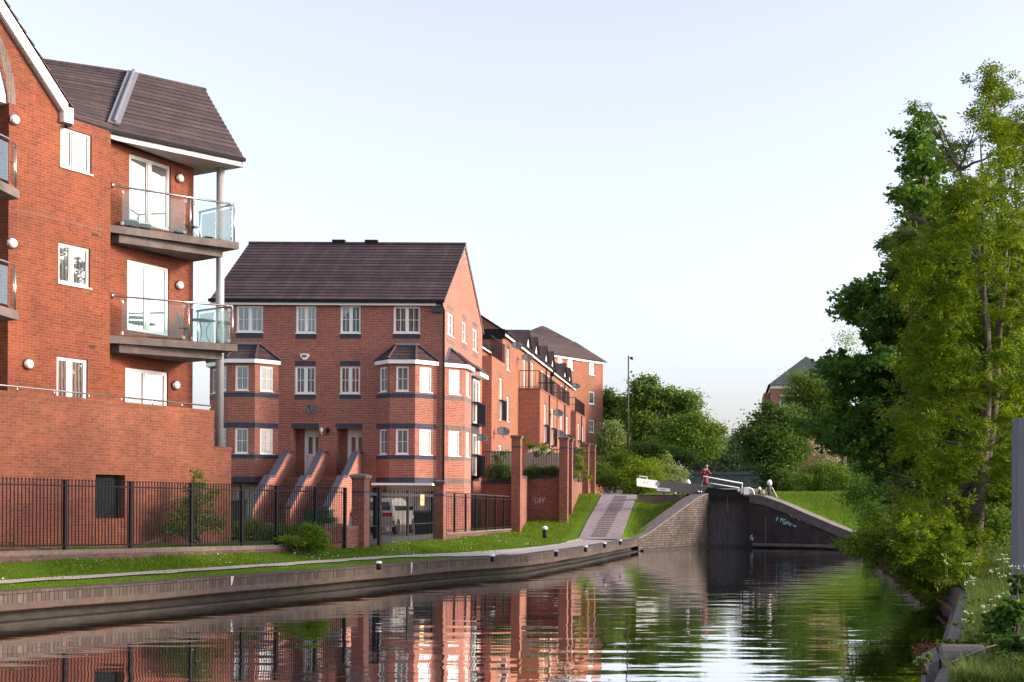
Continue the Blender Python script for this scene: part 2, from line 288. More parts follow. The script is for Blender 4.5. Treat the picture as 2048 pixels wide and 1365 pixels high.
# ------------------------------------------------------------------ mesh builder
class MB:
    def __init__(s): s.v = []; s.f = []; s.m = []; s.mats = []
    def mi(s, m):
        m = M[m] if isinstance(m, str) else m
        if m not in s.mats: s.mats.append(m)
        return s.mats.index(m)
    def face(s, pts, m):
        i = len(s.v); s.v += [tuple(p) for p in pts]; s.f.append(list(range(i, i + len(pts)))); s.m.append(s.mi(m)); return s
    def hexa(s, a, b, m):                                            # two matching quads, bottom a and top b
        i = len(s.v); s.v += [tuple(p) for p in a] + [tuple(p) for p in b]; k = s.mi(m); n = len(a)
        s.f.append([i + j for j in range(n)][::-1]); s.m.append(k); s.f.append([i + n + j for j in range(n)]); s.m.append(k)
        for j in range(n):
            j2 = (j + 1) % n; s.f.append([i + j, i + j2, i + n + j2, i + n + j]); s.m.append(k)
        return s
    def box(s, x0, x1, y0, y1, z0, z1, m):
        q = lambda z: [(x0, y0, z), (x1, y0, z), (x1, y1, z), (x0, y1, z)]
        return s.hexa(q(z0), q(z1), m)
    def pbox(s, pl, u0, u1, z0, z1, o0, o1, m):                       # box on a wall plane, from o0 to o1 outward
        q = lambda z: [pl.p(u0, z, o0), pl.p(u0, z, o1), pl.p(u1, z, o1), pl.p(u1, z, o0)]
        return s.hexa(q(z0), q(z1), m)
    def prism(s, pl, pts, o0, o1, m):                                 # polygon (u,z) on the plane given thickness
        return s.hexa([pl.p(u, z, o0) for u, z in pts], [pl.p(u, z, o1) for u, z in pts], m)
    def tube(s, pts, r, m, n=8, r2=None, cap=True):
        pts = [Vector(p) for p in pts]; k = s.mi(m); base = len(s.v); L_ = len(pts)
        for i, p in enumerate(pts):
            d = (pts[min(i + 1, L_ - 1)] - pts[max(i - 1, 0)]).normalized()
            a = Vector((0, 0, 1)) if abs(d.z) < .9 else Vector((1, 0, 0)); x = d.cross(a).normalized(); y = d.cross(x)
            rr = r if r2 is None else r + (r2 - r) * i / max(1, L_ - 1)
            if isinstance(r, (list, tuple)): rr = r[i]
            for j in range(n):
                t = 2 * math.pi * j / n; s.v.append(tuple(p + x * math.cos(t) * rr + y * math.sin(t) * rr))
        for i in range(L_ - 1):
            for j in range(n):
                j2 = (j + 1) % n; s.f.append([base + i * n + j, base + i * n + j2, base + (i + 1) * n + j2, base + (i + 1) * n + j]); s.m.append(k)
        if cap:
            s.f.append([base + j for j in range(n)][::-1]); s.m.append(k); s.f.append([base + (L_ - 1) * n + j for j in range(n)]); s.m.append(k)
        return s
    def lathe(s, c, prof, m, n=16, axis=Vector((0, 0, 1))):            # prof: (radius, height)
        c = Vector(c); a = Vector((1, 0, 0)) if abs(axis.x) < .9 else Vector((0, 1, 0)); x = axis.cross(a).normalized(); y = axis.cross(x); k = s.mi(m); b = len(s.v)
        for r, h in prof:
            for j in range(n):
                t = 2 * math.pi * j / n; s.v.append(tuple(c + axis * h + x * math.cos(t) * r + y * math.sin(t) * r))
        for i in range(len(prof) - 1):
            for j in range(n):
                j2 = (j + 1) % n; s.f.append([b + i * n + j, b + i * n + j2, b + (i + 1) * n + j2, b + (i + 1) * n + j]); s.m.append(k)
        s.f.append([b + j for j in range(n)][::-1]); s.m.append(k); s.f.append([b + (len(prof) - 1) * n + j for j in range(n)]); s.m.append(k)
        return s
    def build(s, name, parent=None, smooth=False, origin=None):
        me = bpy.data.meshes.new(name)
        if not s.v: return None
        P = np.array(s.v, float); 
        if origin is None:
            lo, hi = P.min(0), P.max(0); origin = Vector(((lo[0] + hi[0]) / 2, (lo[1] + hi[1]) / 2, lo[2]))
        me.from_pydata((P - np.array(origin)).tolist(), [], s.f)
        for m in s.mats: me.materials.append(m)
        me.polygons.foreach_set('material_index', s.m)
        if smooth: me.polygons.foreach_set('use_smooth', [True] * len(s.f))
        bm = bmesh.new(); bm.from_mesh(me); bmesh.ops.recalc_face_normals(bm, faces=bm.faces); bm.to_mesh(me); bm.free()
        o = bpy.data.objects.new(name, me); C.objects.link(o)
        if parent is not None:
            o.parent = parent; pw = Vector(parent['wl']); o.location = Vector(origin) - pw
        else: o.location = origin
        o['wl'] = tuple(origin)
        return o
def thing(name, label, cat, loc, group=None):
    o = bpy.data.objects.new(name, None); C.objects.link(o); o.location = loc; o.empty_display_size = .3; o['wl'] = tuple(loc)
    return tag(o, label, cat, group)
def tag(o, label, cat, group=None):
    o['label'] = label; o['category'] = cat
    if group: o['group'] = group
    return o
def struct(o, label=None):
    o['kind'] = 'structure'
    if label: o['label'] = label
    return o
def copy_tree(o, dloc=None, loc=None, rz=0, parent=None):
    c = o.copy(); C.objects.link(c)
    if parent is not None: c.parent = parent
    if loc is not None: c.location = loc; c['wl'] = tuple(loc)
    if rz: c.rotation_euler[2] += rz
    for ch in o.children: copy_tree(ch, parent=c)
    return c
def raw_mesh(name, V, Fc, mat, parent=None, origin=None, mats=None, midx=None):
    """big numpy quad mesh"""
    V = np.asarray(V, dtype=np.float32); origin = Vector(origin) if origin is not None else Vector(V.mean(0).tolist())
    me = bpy.data.meshes.new(name); n = len(V); k = Fc.shape[1]; nf = len(Fc)
    me.vertices.add(n); me.vertices.foreach_set('co', (V - np.array(origin, dtype=np.float32)).ravel())
    me.loops.add(nf * k); me.loops.foreach_set('vertex_index', Fc.astype(np.int32).ravel())
    me.polygons.add(nf); me.polygons.foreach_set('loop_start', np.arange(0, nf * k, k, dtype=np.int32)); me.polygons.foreach_set('loop_total', np.full(nf, k, dtype=np.int32))
    for m_ in (mats or [mat]): me.materials.append(M[m_])
    if midx is not None: me.polygons.foreach_set('material_index', midx.astype(np.int32))
    me.update(calc_edges=True); me.validate()
    o = bpy.data.objects.new(name, me); C.objects.link(o)
    if parent is not None: o.parent = parent; o.location = origin - Vector(parent['wl'])
    else: o.location = origin
    o['wl'] = tuple(origin)
    return o
# walls with real openings ------------------------------------------------
def wall(mb, pl, u0, u1, z0, z1, ops, mat, reveal=.11):
    us = sorted({u0, u1, *[a for o in ops for a in (o[0], o[1]) if u0 < a < u1]}); zs = sorted({z0, z1, *[a for o in ops for a in (o[2], o[3]) if z0 < a < z1]})
    for i in range(len(us) - 1):
        for j in range(len(zs) - 1):
            a, b, c, d = us[i], us[i + 1], zs[j], zs[j + 1]; um, zm = (a + b) / 2, (c + d) / 2
            if any(o[0] < um < o[1] and o[2] < zm < o[3] for o in ops): continue
            mb.face([pl.p(a, c), pl.p(b, c), pl.p(b, d), pl.p(a, d)], mat)
    for o in ops:
        a, b, c, d = o[:4]; k = -(o[4] if len(o) > 4 else reveal)
        mb.face([pl.p(a, c), pl.p(a, c, k), pl.p(a, d, k), pl.p(a, d)], mat); mb.face([pl.p(b, c), pl.p(b, c, k), pl.p(b, d, k), pl.p(b, d)], mat)
        mb.face([pl.p(a, d), pl.p(b, d), pl.p(b, d, k), pl.p(a, d, k)], mat); mb.face([pl.p(a, c), pl.p(b, c), pl.p(b, c, k), pl.p(a, c, k)], mat)
def window(parent, pl, u0, u1, z0, z1, n=2, bars=(1, 1), pane='pane_pale', depth=-.08, fr='white', name='window', sill=True, split=None, t=.055, handle=False):
    """frame mesh, with the pane and sill as children"""
    f = MB(); d0, d1 = depth - .03, depth + .035
    f.pbox(pl, u0, u1, z0, z0 + t, d0, d1, fr); f.pbox(pl, u0, u1, z1 - t, z1, d0, d1, fr)
    f.pbox(pl, u0, u0 + t, z0 + t, z1 - t, d0, d1, fr); f.pbox(pl, u1 - t, u1, z0 + t, z1 - t, d0, d1, fr)
    es = [u0 + (u1 - u0) * k / n for k in range(n + 1)] if split is None else [u0, *[u0 + (u1 - u0) * s_ for s_ in split], u1]
    for e in es[1:-1]: f.pbox(pl, e - t * .8, e + t * .8, z0 + t, z1 - t, d0, d1 + .005, fr)
    for k in range(len(es) - 1):
        a = es[k] + t * .95; b = es[k + 1] - t * .95; s2 = .03
        f.pbox(pl, a, a + s2, z0 + t, z1 - t, d0, d1 - .012, fr); f.pbox(pl, b - s2, b, z0 + t, z1 - t, d0, d1 - .012, fr)
        f.pbox(pl, a + s2, b - s2, z1 - t - s2, z1 - t, d0, d1 - .012, fr); f.pbox(pl, a + s2, b - s2, z0 + t, z0 + t + s2, d0, d1 - .012, fr)
        for q in range(1, bars[0] + 1):
            x = a + (b - a) * q / (bars[0] + 1); f.pbox(pl, x - .011, x + .011, z0 + t + s2, z1 - t - s2, depth - .012, depth + .01, fr)
        for q in range(1, bars[1] + 1):
            z = z0 + (z1 - z0) * q / (bars[1] + 1); f.pbox(pl, a + s2, b - s2, z - .011, z + .011, depth - .014, depth + .012, fr)
    w_ = f.build(name, parent)
    g = MB(); g.pbox(pl, u0 + t * .5, u1 - t * .5, z0 + t * .5, z1 - t * .5, depth - .025, depth - .005, pane); g.build('pane', w_)
    if sill:
        s_ = MB(); s_.pbox(pl, u0 - .03, u1 + .03, z0 - .035, z0 - .002, depth - .03, .045, 'white'); s_.build('sill', w_)
    return w_
def courses(mb, a0, a1, b1, b0, mat, rh=.32, lift=.035, nmax=60):
    """a roof slope laid in overlapping tile courses: eave a0-a1, top b0-b1"""
    a0, a1, b0, b1 = map(Vector, (a0, a1, b0, b1)); n = max(2, min(nmax, int(round(((b0 - a0).length + (b1 - a1).length) / 2 / rh))))
    nr = (a1 - a0).cross(b0 - a0); nr = nr if nr.length > 1e-6 else (a1 - a0).cross(b1 - a1); nr.normalize()
    if nr.z < 0: nr = -nr
    for i in range(n):
        t0, t1 = i / n, (i + 1) / n; p, q = a0.lerp(b0, t0), a1.lerp(b1, t0); r_, s_ = a1.lerp(b1, t1), a0.lerp(b0, t1)
        mb.face([p + nr * lift, q + nr * lift, r_ + nr * .004, s_ + nr * .004], mat)
        mb.face([p, q, q + nr * lift, p + nr * lift], mat)
        mb.face([p, p + nr * lift, s_ + nr * .004], mat); mb.face([q, q + nr * lift, r_ + nr * .004], mat)
def lightfit(parent, pl, px, py, r=.14):
    u, z = pl.uv(px, py); f = MB(); f.lathe(pl.p(u, z), [(r, 0), (r, .05), (r * .96, .07)], 'steel', 20, pl.n); o = f.build('wall_light', parent, True)
    g = MB(); g.lathe(pl.p(u, z, .055), [(r * .82, 0), (r * .8, .03), (r * .6, .06), (r * .3, .078), (r * .05, .083)], 'cream', 20, pl.n); g.build('diffuser', o, True)
def clearprint(*a): print(*a)
# ------------------------------------------------------------------ ground and water
def sm(t): t = min(1, max(0, t)); return t * t * (3 - 2 * t)
def interp(y, pts):
    if y <= pts[0][0]: return pts[0][1]
    for (a, p), (b, q) in zip(pts, pts[1:]):
        if y <= b: return p + (q - p) * (y - a) / (b - a)
    return pts[-1][1]
e_ = [PZ(0, 1252, 0), PZ(350, 1219, 0), PZ(700, 1183, 0), PZ(897, 1161, 0), PZ(1061, 1147, 0), PZ(1170, 1127, 0), PZ(1277, 1103, 0)]
W0 = e_[-1].copy(); W1 = PX(1415, 1095, 72.0); W1.z = 0
W2 = PX(1499, 1095, 72.0); W2.z = 0; W3 = PX(1722, 1099, 69.0); W3.z = 0
d0 = (e_[1] - e_[0]); d0 /= d0.y
EL = [(-30, -25.)] + [(e_[0].y - 20, e_[0].x - 20 * d0.x - 1)] + [(p.y, p.x) for p in e_] + [(W1.y, W1.x), (110, W1.x), (111, -1.4), (700, -1.4)]
ER = [(-30, -6.), (4, -2.5), (10, 1.2), (13.8, 2.12), (27, 4.75), (W3.y, W3.x), (W2.y, W2.x), (700, W2.x)]
xL = lambda y: interp(y, EL)
xR = lambda y: interp(y, ER)
def pth(y): return .61 + 2.29 * min(1, max(0, (y - 63) / 14.5)) if y < 77.5 else 2.9
def ceL(y): return .61 if y < W0.y else min(2.9, .61 + 2.29 * (y - W0.y) / (W1.y - W0.y))
RAMPR = -5.25
def hL(x, y):
    p = pth(y); e = xL(y); d = e - x
    if y > 63 and x > RAMPR:
        t = (x - RAMPR) / max(.3, e - .45 - RAMPR); t = min(1, t); a = ceL(y); a = a - .03
        z = p + (a - p) * t ** 1.3
        return z - .25 * sm((y - 63) / 8) * sm(t * 3) * sm((1 - t) * 3) if y < 77 else p
    z = p + .01 + (.09 * sm((d - .5) / 1.0) + .46 * sm((d - 1.7) / 4.0)) * (1 - .42 * sm((y - 37) / 13)) * (1 - sm((y - 60) / 14))
    if y > 70: z += 0
    return z
bR = lambda x: 2.9 + (.8 - 2.9) * min(1, max(0, (x - W2.x) / (W3.x - W2.x)))
def hR(x, y):
    d = x - xR(y)
    near = .62 + .30 * sm((d - .6) / 3.5)
    if y < 58: return near
    yw = interp(x, [(W2.x, W2.y), (W3.x, W3.y), (60, 62)])
    far = bR(x) - .02 + (3.12 - bR(x)) * sm((y - yw) / 8.0)
    return near + (far - near) * sm((y - 58) / 11) if x > W3.x else far
offs = [0.32, .5, .8, 1.2, 1.6, 2, 2.5, 3, 3.5, 4, 4.6, 5.3, 6, 7, 8, 9.5, 11, 13, 16, 20, 30, 60, 150, 500]
ys = [-30, -10, 0, 5] + list(np.arange(8, 60, 2.0)) + list(np.arange(60, 80, .5)) + [80, 84, 90, 100, 109, 112, 130, 160, 220, 400, 700]
def loft_ground(side):
    Vs = []; 
    for y in ys:
        e = xL(y) if side < 0 else xR(y)
        for o in offs:
            x = e + side * o; z = (hL if side < 0 else hR)(x, y)
            if y > 150: z += (y - 150) * .004
            if o > 2.2 and 5 < y < 62: z += .03 * math.sin(x * 1.7 + y * .9) * math.sin(y * .63)
            Vs.append((x, y, z))
    n = len(offs); Fc = []
    for i in range(len(ys) - 1):
        for j in range(n - 1):
            a = i * n + j; Fc.append((a, a + 1, a + n + 1, a + n) if side < 0 else (a, a + n, a + n + 1, a + 1))
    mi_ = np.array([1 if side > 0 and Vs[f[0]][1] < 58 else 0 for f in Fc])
    o = raw_mesh('grass_bank', Vs, np.array(Fc), 'grass', origin=(0, 0, 0), mats=['grass', 'rough'], midx=mi_); o.data.polygons.foreach_set('use_smooth', [True] * len(Fc)); return o
gl = struct(loft_ground(-1), 'green lawn bank on the left beside the towpath'); gr = struct(loft_ground(1), 'green bank on the right of the canal')
mb = MB(); mb.face([(-500, -60, -1.6), (500, -60, -1.6), (500, 900, -1.6), (-500, 900, -1.6)], 'soil'); struct(mb.build('ground'))
mb = MB(); mb.face([(-60, -60, 0), (60, -60, 0), (60, 72.7, 0), (-60, 72.7, 0)], 'water'); struct(mb.build('water'), 'calm dark canal water with small ripples')
mb = MB(); mb.face([(-1.6, 73, 2.45), (1.9, 73, 2.45), (1.9, 400, 2.45), (-1.6, 400, 2.45)], 'water'); struct(mb.build('water'), 'upper level canal water above the lock')
def strip(name, rows, mat, lab):                                     # rows of (left point, right point)
    V_ = []; Fc = []
    for a, b in rows: V_ += [a, b]
    for i in range(len(rows) - 1): Fc.append((2 * i, 2 * i + 1, 2 * i + 3, 2 * i + 2))
    return struct(raw_mesh(name, V_, np.array(Fc), mat, origin=(0, 0, 0)), lab)
rows = []
for y in np.arange(4, 62.1, .5):
    e = xL(y); w_ = 1.24 - .82 * sm((y - 39) / 5); wl_ = 1.92 - .36 * sm((y - 44) / 6) + .04 * math.sin(y * 2.3) + .6 * sm((y - 54) / 6)
    w_ += .04 * math.sin(y * 3.1) + .03 * math.sin(y * 7.7)
    rows.append(((e - wl_, y, max(hL(e - wl_, y), hL(e - w_, y)) + .03), (e - w_, y, hL(e - w_, y) + .03)))
strip('path', rows, 'gravel', 'narrow pale gravel towpath in the grass')
rows = []
for y in np.arange(61.0, 77.6, .5):
    x0 = interp(y, [(60, -7.0), (64, -7.1), (78, -7.35)]); x1 = interp(y, [(60, -4.9), (63, -5.0), (78, -5.25)])
    if y < 63: x1 = xL(y) - .42
    z = max(hL(x0, y), hL(x1 - .02, y), hL((x0 + x1) / 2, y)) + .03; rows.append(((x0, y, z), (x1, y, z)))
ramp_rows = rows; strip('path', rows, 'setts', 'brick paved towpath ramp climbing beside the lock')
rows = [((x_ - 7.35 if False else -7.35, y, 2.93), (-5.2, y, 2.93)) for x_, y in ((0, 77.5), (0, 90), (0, 106))]; strip('path', rows, 'setts', 'level paved towpath above the lock')
zr_of = lambda y: interp(y, [(r_a[0][1], r_a[0][2]) for r_a in ramp_rows])
mb = MB()                                                             # raised brick treads down the middle of the ramp
for k in range(26):
    y = 63.4 + k * .53; xm = -6.15 + .0 * y; z = zr_of(y); z2 = zr_of(y + .12)
    mb.hexa([(xm - .38, y, z - .03), (xm + .38, y, z - .03), (xm + .38, y + .12, z2 - .03), (xm - .38, y + .12, z2 - .03)], [(xm - .38, y, z + .035), (xm + .38, y, z + .035), (xm + .38, y + .12, z2 + .035), (xm - .38, y + .12, z2 + .035)], 'darksetts')
struct(mb.build('ramp_treads'), 'raised dark brick treads across the towpath ramp')
mb = MB()                                                             # paved apron at the water edge near the lock
for y in np.arange(43.5, 66.4, .6):
    y2 = y + .6; w_ = .42 + 1.15 * sm((y - 43.5) / 14); w2 = .42 + 1.15 * sm((y2 - 43.5) / 14)
    if y > 61.5: w_ = w2 = max(.6, xL(y) + 5.0 - .42 + 0)
    mb.face([(xL(y) - .42 - w_ * .7, y, .70), (xL(y) - .40, y, .65), (xL(y2) - .40, y2, .65), (xL(y2) - .42 - w2 * .7, y2, .70)], 'paving')
struct(mb.build('pavement'), 'grey paved edge beside the mooring posts')
# quay edge: profile swept along the left bank
prof = [(.10, -1.5, 'quaylow_shade'), (.10, -.02, 'quaylow_shade'), (.03, -.01, 'quaylow_shade'), (.03, .03, 'quaylow_shade'), (.36, .045, 'quaylow_shade'), (.38, .25, 'quaylow_shade'), (.03, .255, 'rust'), (.0, .275, 'rust'), (.0, .285, 'quaymid'), (0, .40, 'quaymid'), (0, .625, 'quay'), (.02, .64, 'quay'), (.43, .64, 'quay'), (.43, -1.5, 'quaylow_shade')]
yy = [4, 12, 16, 20] + [22 + 1.0 * k for k in range(45)] + [W0.y]
yy = [y for y in yy if y <= W0.y]
def quay_sec(y): 
    s_ = .012 * math.sin(y * 1.9) + .01 * math.sin(y * 4.3)
    st = .06 if 40.6 < y < 48 else 0
    return [(xL(y) - d + (s_ if d < .2 else 0) + (st if d < .3 and z > -.5 and z < .25 else 0), y, z + (.008 * math.sin(y * 1.3) if z > .2 else 0)) for d, z, _ in prof]
mb = MB()
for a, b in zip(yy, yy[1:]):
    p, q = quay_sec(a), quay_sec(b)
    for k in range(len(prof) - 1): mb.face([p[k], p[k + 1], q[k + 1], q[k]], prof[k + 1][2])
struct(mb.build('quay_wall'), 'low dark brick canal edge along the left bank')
for px, h, lb in ((420, .2, 'white paint drip on the canal edge nearest the camera'), (805, .3, 'longer white paint drip on the canal edge below the gate')):
    y = interp(px, [(0, 24.6), (350, 29), (700, 35.3), (897, 39.8), (1061, 45.3)]); mb = MB(); mb.hexa([(xL(y) + .001, y, .62 - h), (xL(y) + .012, y, .62 - h), (xL(y + .03) + .012, y + .03, .62 - h), (xL(y + .03) + .001, y + .03, .62 - h)], [(xL(y) + .001, y, .635), (xL(y) + .014, y, .635), (xL(y + .09) + .014, y + .09, .635), (xL(y + .09) + .001, y + .09, .635)], 'chalk'); tag(mb.build('paint_mark'), lb, 'paint mark')

# ------------------------------------------------------------------ lock
PW = Pl(W0.x, W0.y, W1.x - W0.x, W1.y - W0.y); LW = (W1 - W0).length
t = thing('lock_wing_wall', 'sloping old brown brick wing wall left of the lock gates', 'lock wall', W0)
top = [(0, .35), (LW * .18, .78), (LW * .5, 1.50), (LW * .58, 1.62), (LW * .60, 1.95), (LW * .85, 2.45), (LW, 2.62)]
mb = MB(); mb.prism(PW, [(0, -1.5)] + [(LW, -1.5)] + top[::-1], -.5, 0, 'oldbrick'); mb.build('wall', t)
mb = MB()
cp = [(-.1, .60), (LW * .15, .92), (LW * .5, 1.85), (LW * .8, 2.63), (LW * .93, 2.88), (LW + .0, 2.93)]
for (a, za), (b, zb) in zip(cp, cp[1:]):
    mb.prism(PW, [(a, za - .36), (b, zb - .36), (b, zb), (a, za)], -.75, .045, 'oldbrick')
    mb.prism(PW, [(a, za + .002), (b, zb + .002), (b, zb + .05), (a, za + .05)], -.78, .06, 'stone')
mb.build('coping', t)
mb = MB(); mb.prism(PW, [(0.2, 0), (LW - .1, 0), (LW - .1, .12), (.2, .08)], -.02, .18, 'quaylow_shade'); mb.build('ledge', t)
PV = Pl(W2.x, W2.y, W3.x - W2.x, W3.y - W2.y); LV = (W3 - W2).length
t = thing('lock_wing_wall', 'dark brick wing wall with graffiti right of the lock gates', 'lock wall', W2)
cp = [(0, 2.93), (LV * .12, 2.83), (LV * .3, 2.45), (LV * .55, 1.80), (LV * .8, 1.18), (LV * .93, .88), (LV + .05, .78)]
mb = MB(); mb.prism(PV, [(0, -1.5), (LV, -1.5)] + [(a, b - .45) for a, b in cp[::-1]], -.6, 0, 'darkbrick'); mb.build('wall', t)
mb = MB()
for (a, za), (b, zb) in zip(cp, cp[1:]):
    mb.prism(PV, [(a, za - .45), (b, zb - .45), (b, zb), (a, za)], -.9, .05, 'stonedark'); mb.prism(PV, [(a, za + .002), (b, zb + .002), (b, zb + .04), (a, za + .04)], -1.0, .07, 'stone')
mb.build('coping', t)
mb = MB(); mb.prism(PV, [(0.3, .10), (LV + 1.5, .10), (LV + 1.5, .26), (.3, .26)], -.02, .22, 'stonedark'); mb.build('ledge', t)
def scribble(parent, pl, px0, py0, w_, h_, n, mat, th=.03, seed=1, slant=.0, o=.012, nm='graffiti'):
    r_ = random.Random(seed); g = MB()
    for k in range(n):
        x = px0 + w_ * k / n; pts = []
        for q in range(5): pts.append((x + r_.uniform(-.4, 1.1) * w_ / n, py0 + slant * (x - px0) + r_.uniform(0, 1) * h_))
        P3 = [pl.uv(*p_) for p_ in pts]
        for (a, b) in zip(P3, P3[1:]):
            dx, dz = b[0] - a[0], b[1] - a[1]; l = math.hypot(dx, dz) + 1e-6; nx, nz = -dz / l * th / 2, dx / l * th / 2
            g.prism(pl, [(a[0] + nx, a[1] + nz), (b[0] + nx, b[1] + nz), (b[0] - nx, b[1] - nz), (a[0] - nx, a[1] - nz)], .001, o, mat)
    return g.build(nm, parent)
scribble(t, PV, 1554, 1033, 26, 12, 6, 'graffiti', .028, 3, .35); scribble(t, PV, 1578, 1022, 50, 12, 8, 'graffiti', .028, 5, .38); scribble(t, PV, 1570, 1044, 26, 6, 3, 'graffiti', .022, 9, .3)
scribble(t, PV, 1502, 1068, 8, 14, 2, 'graffiti', .03, 12, .2)
mb = MB(); mb.pbox(PV, .95, .975, .3, 1.7, .001, .008, 'stone'); mb.build('limescale_streak', t)
# chamber walls behind the wing walls
mb = MB(); mb.box(W1.x - .6, W1.x, W1.y - .02, 106, -1.5, 2.915, 'darkbrick'); mb.box(W1.x - .7, W1.x + .02, W1.y - .03, 106, 2.917, 3.0, 'stone')
o = mb.build('lock_chamber_wall'); tag(o, 'brick lock chamber side running back left of the gates', 'lock wall')
mb = MB(); mb.box(W2.x, W2.x + .6, W2.y - .02, 106, -1.5, 2.915, 'darkbrick'); mb.box(W2.x - .02, W2.x + .9, W2.y - .03, 106, 2.917, 2.98, 'stone')
o = mb.build('lock_chamber_wall'); tag(o, 'brick lock chamber side running back right of the gates', 'lock wall')
# step across the top of the grass left of the lock
a = PX(1277, 993, 76); b = PX(1405, 992, 75)
mb = MB(); mb.box(a.x, W1.x - .62, 75.2, 75.6, 2.3, 2.90, 'grey_soldier'); mb.box(a.x - .05, W1.x - .62, 75.15, 75.7, 2.902, 2.93, 'stone')
tag(mb.build('brick_step'), 'low dark brick step across the top of the grass slope beside the lock', 'step')

# gates
YG = 72.7; G = Pl(0, YG, 1, 0)
def gu(px, py=1000): return G.u(px, py)
t = thing('lock_gate', 'left lock gate leaf of wet dark boards with long balance beam ending in white', 'lock gate', (gu(1417), YG, 0))
x0, xm, x1 = W1.x + .02, gu(1455), W2.x - .12
def planks(a, b, par, seed):
    r_ = random.Random(seed); g = MB(); n = 6; 
    for k in range(n):
        p_, q_ = a + (b - a) * k / n, a + (b - a) * (k + 1) / n; g.box(p_ + .008, q_ - .008, YG - .04 - r_.uniform(0, .02), YG + .1, -1.4, 2.82, 'gatewood')
    g.box(a, b, YG - .02, YG + .12, -1.4, 2.8, 'gatewood'); g.build('planks', par)
    g = MB(); g.box(a + .02, b - .02, YG - .12, YG - .062, .12, .36, 'gatewood'); g.build('cross_rail', par); g = MB(); g.box(a + .02, b - .02, YG - .11, YG - .062, 2.66, 2.84, 'gatewood'); g.build('cross_rail', par)
planks(x0, xm - .004, t, 1)
b0 = PX(1274, 964.5, 71.2); b1 = PX(1425, 984, 72.4)
g = MB(); dv = (b1 - b0); s_ = .245; j = b0 + dv * .27
def beam(g, p, q, h0, h1, wd, mat): g.hexa([p + Vector((0, -wd, -h0)), q + Vector((0, -wd, -h1)), q + Vector((0, wd, -h1)), p + Vector((0, wd, -h0))], [p + Vector((0, -wd, h0)), q + Vector((0, -wd, h1)), q + Vector((0, wd, h1)), p + Vector((0, wd, h0))], mat)
beam(g, j, b1, .22, .36, .17, 'beamgrey'); bb = g.build('balance_beam', t)
g = MB(); beam(g, b0, j - dv * .002, .215, .222, .175, 'whitepaint'); g.build('white_beam_end', bb)
g = MB(); a = PX(1279, 959, 71.2); b = PX(1294, 960.5, 71.2); g.tube([a, a + Vector((0, 0, .17)), b + Vector((0, 0, .17)), b], .028, 'whitepaint'); g.build('hand_hold', bb)
def txt(body, size, pl, u, z, o, mat, parent, name='lettering', th=.004):
    cu = bpy.data.curves.new(name, 'FONT'); cu.body = body; cu.size = size; cu.extrude = th; cu.align_x = 'CENTER'; cu.align_y = 'CENTER'
    ob = bpy.data.objects.new(name, cu); C.objects.link(ob); dg = bpy.context.evaluated_depsgraph_get(); me = bpy.data.meshes.new_from_object(ob.evaluated_get(dg)); bpy.data.objects.remove(ob)
    me.materials.clear(); me.materials.append(M[mat]); ob = bpy.data.objects.new(name, me); C.objects.link(ob)
    mw = Matrix((pl.d, Vector((0, 0, 1)), pl.n)).transposed().to_4x4(); mw.translation = pl.p(u, z, o)
    if parent is not None: ob.parent = parent; mw.translation = mw.translation - Vector(parent['wl'])
    ob.matrix_basis = mw; ob['wl'] = tuple(pl.p(u, z, o)); return ob
G2 = Pl(0, 71.2 - .175, 1, 0); u_, z_ = G2.uv(1291, 965.8); txt('N°5', .17, G2, u_, z_, .006, 'signtext', bb)
G3 = Pl(0, 71.2 - .19, 1, 0)
g = MB(); a = G3.uv(1314, 975); b = G3.uv(1340, 984)
g.prism(G3, [(a[0], b[1] + .05), (b[0], b[1]), (b[0], a[1] - .07), (a[0], a[1])], -.03, 0, 'signwhite'); sg = g.build('sign_plate', bb); txt('LOCK', .12, G3, a[0] + .32, (a[1] + b[1]) / 2, .003, 'dish', sg)
g = MB(); a = G3.uv(1311, 964.5); g.pbox(G3, a[0], a[0] + .22, a[1] - .2, a[1], -.04, .0, 'chalk'); g.build('metal_strap', bb)
t2 = thing('lock_gate', 'right lock gate leaf of wet dark boards below the white handrail', 'lock gate', (xm, YG, 0)); planks(xm + .004, x1, t2, 2)
g = MB(); g.box(x1 + .002, W2.x, YG + .0, YG + .3, -1.4, 2.8, 'beamgrey'); g.build('heel_post', t2)
# walkway over the gates with its rails
t3 = thing('lock_footbridge', 'black plank walkway across the lock gates with white tubular handrails', 'walkway', (0, YG - .3, 2.9))
g = MB(); a = PX(1408, 986, 72.2); b = PX(1490, 994, 72.2); g.box(a.x, b.x, 71.95, 72.55, b.z, PX(1408, 987, 72.2).z, 'black'); g.box(PX(1412, 985, 72.2).x, PX(1474, 980, 72.2).x, 72.1, 72.5, PX(1412, 986.9, 72.2).z + .002, PX(1412, 979, 72.2).z, 'black'); 
p_ = PX(1416, 975, 72.25); q_ = PX(1482, 983, 72.25); g.hexa([(p_.x, 72.12, 2.99), (q_.x, 72.12, 2.99), (q_.x, 72.4, 2.99), (p_.x, 72.4, 2.99)], [(p_.x, 72.12, p_.z), (q_.x, 72.12, q_.z), (q_.x, 72.4, q_.z), (p_.x, 72.4, p_.z)], 'black'); g.build('deck', t3)
g = MB(); g.tube([PX(1403, 974, 71.9), PX(1407, 953.5, 71.9), PX(1485, 967.5, 71.9), PX(1482, 989, 71.9)], .04, 'whitepaint'); g.build('handrail', t3, True)
g = MB(); g.tube([PX(1418, 974, 72.05), PX(1420, 967, 72.05), PX(1478.5, 976.5, 72.05), PX(1477, 984, 72.05)], .03, 'whitepaint'); g.build('handrail', t3, True)
t = thing('handrail', 'curved white tubular handrail beside the white notice right of the lock gates', 'handrail', PX(1505, 992, 72))
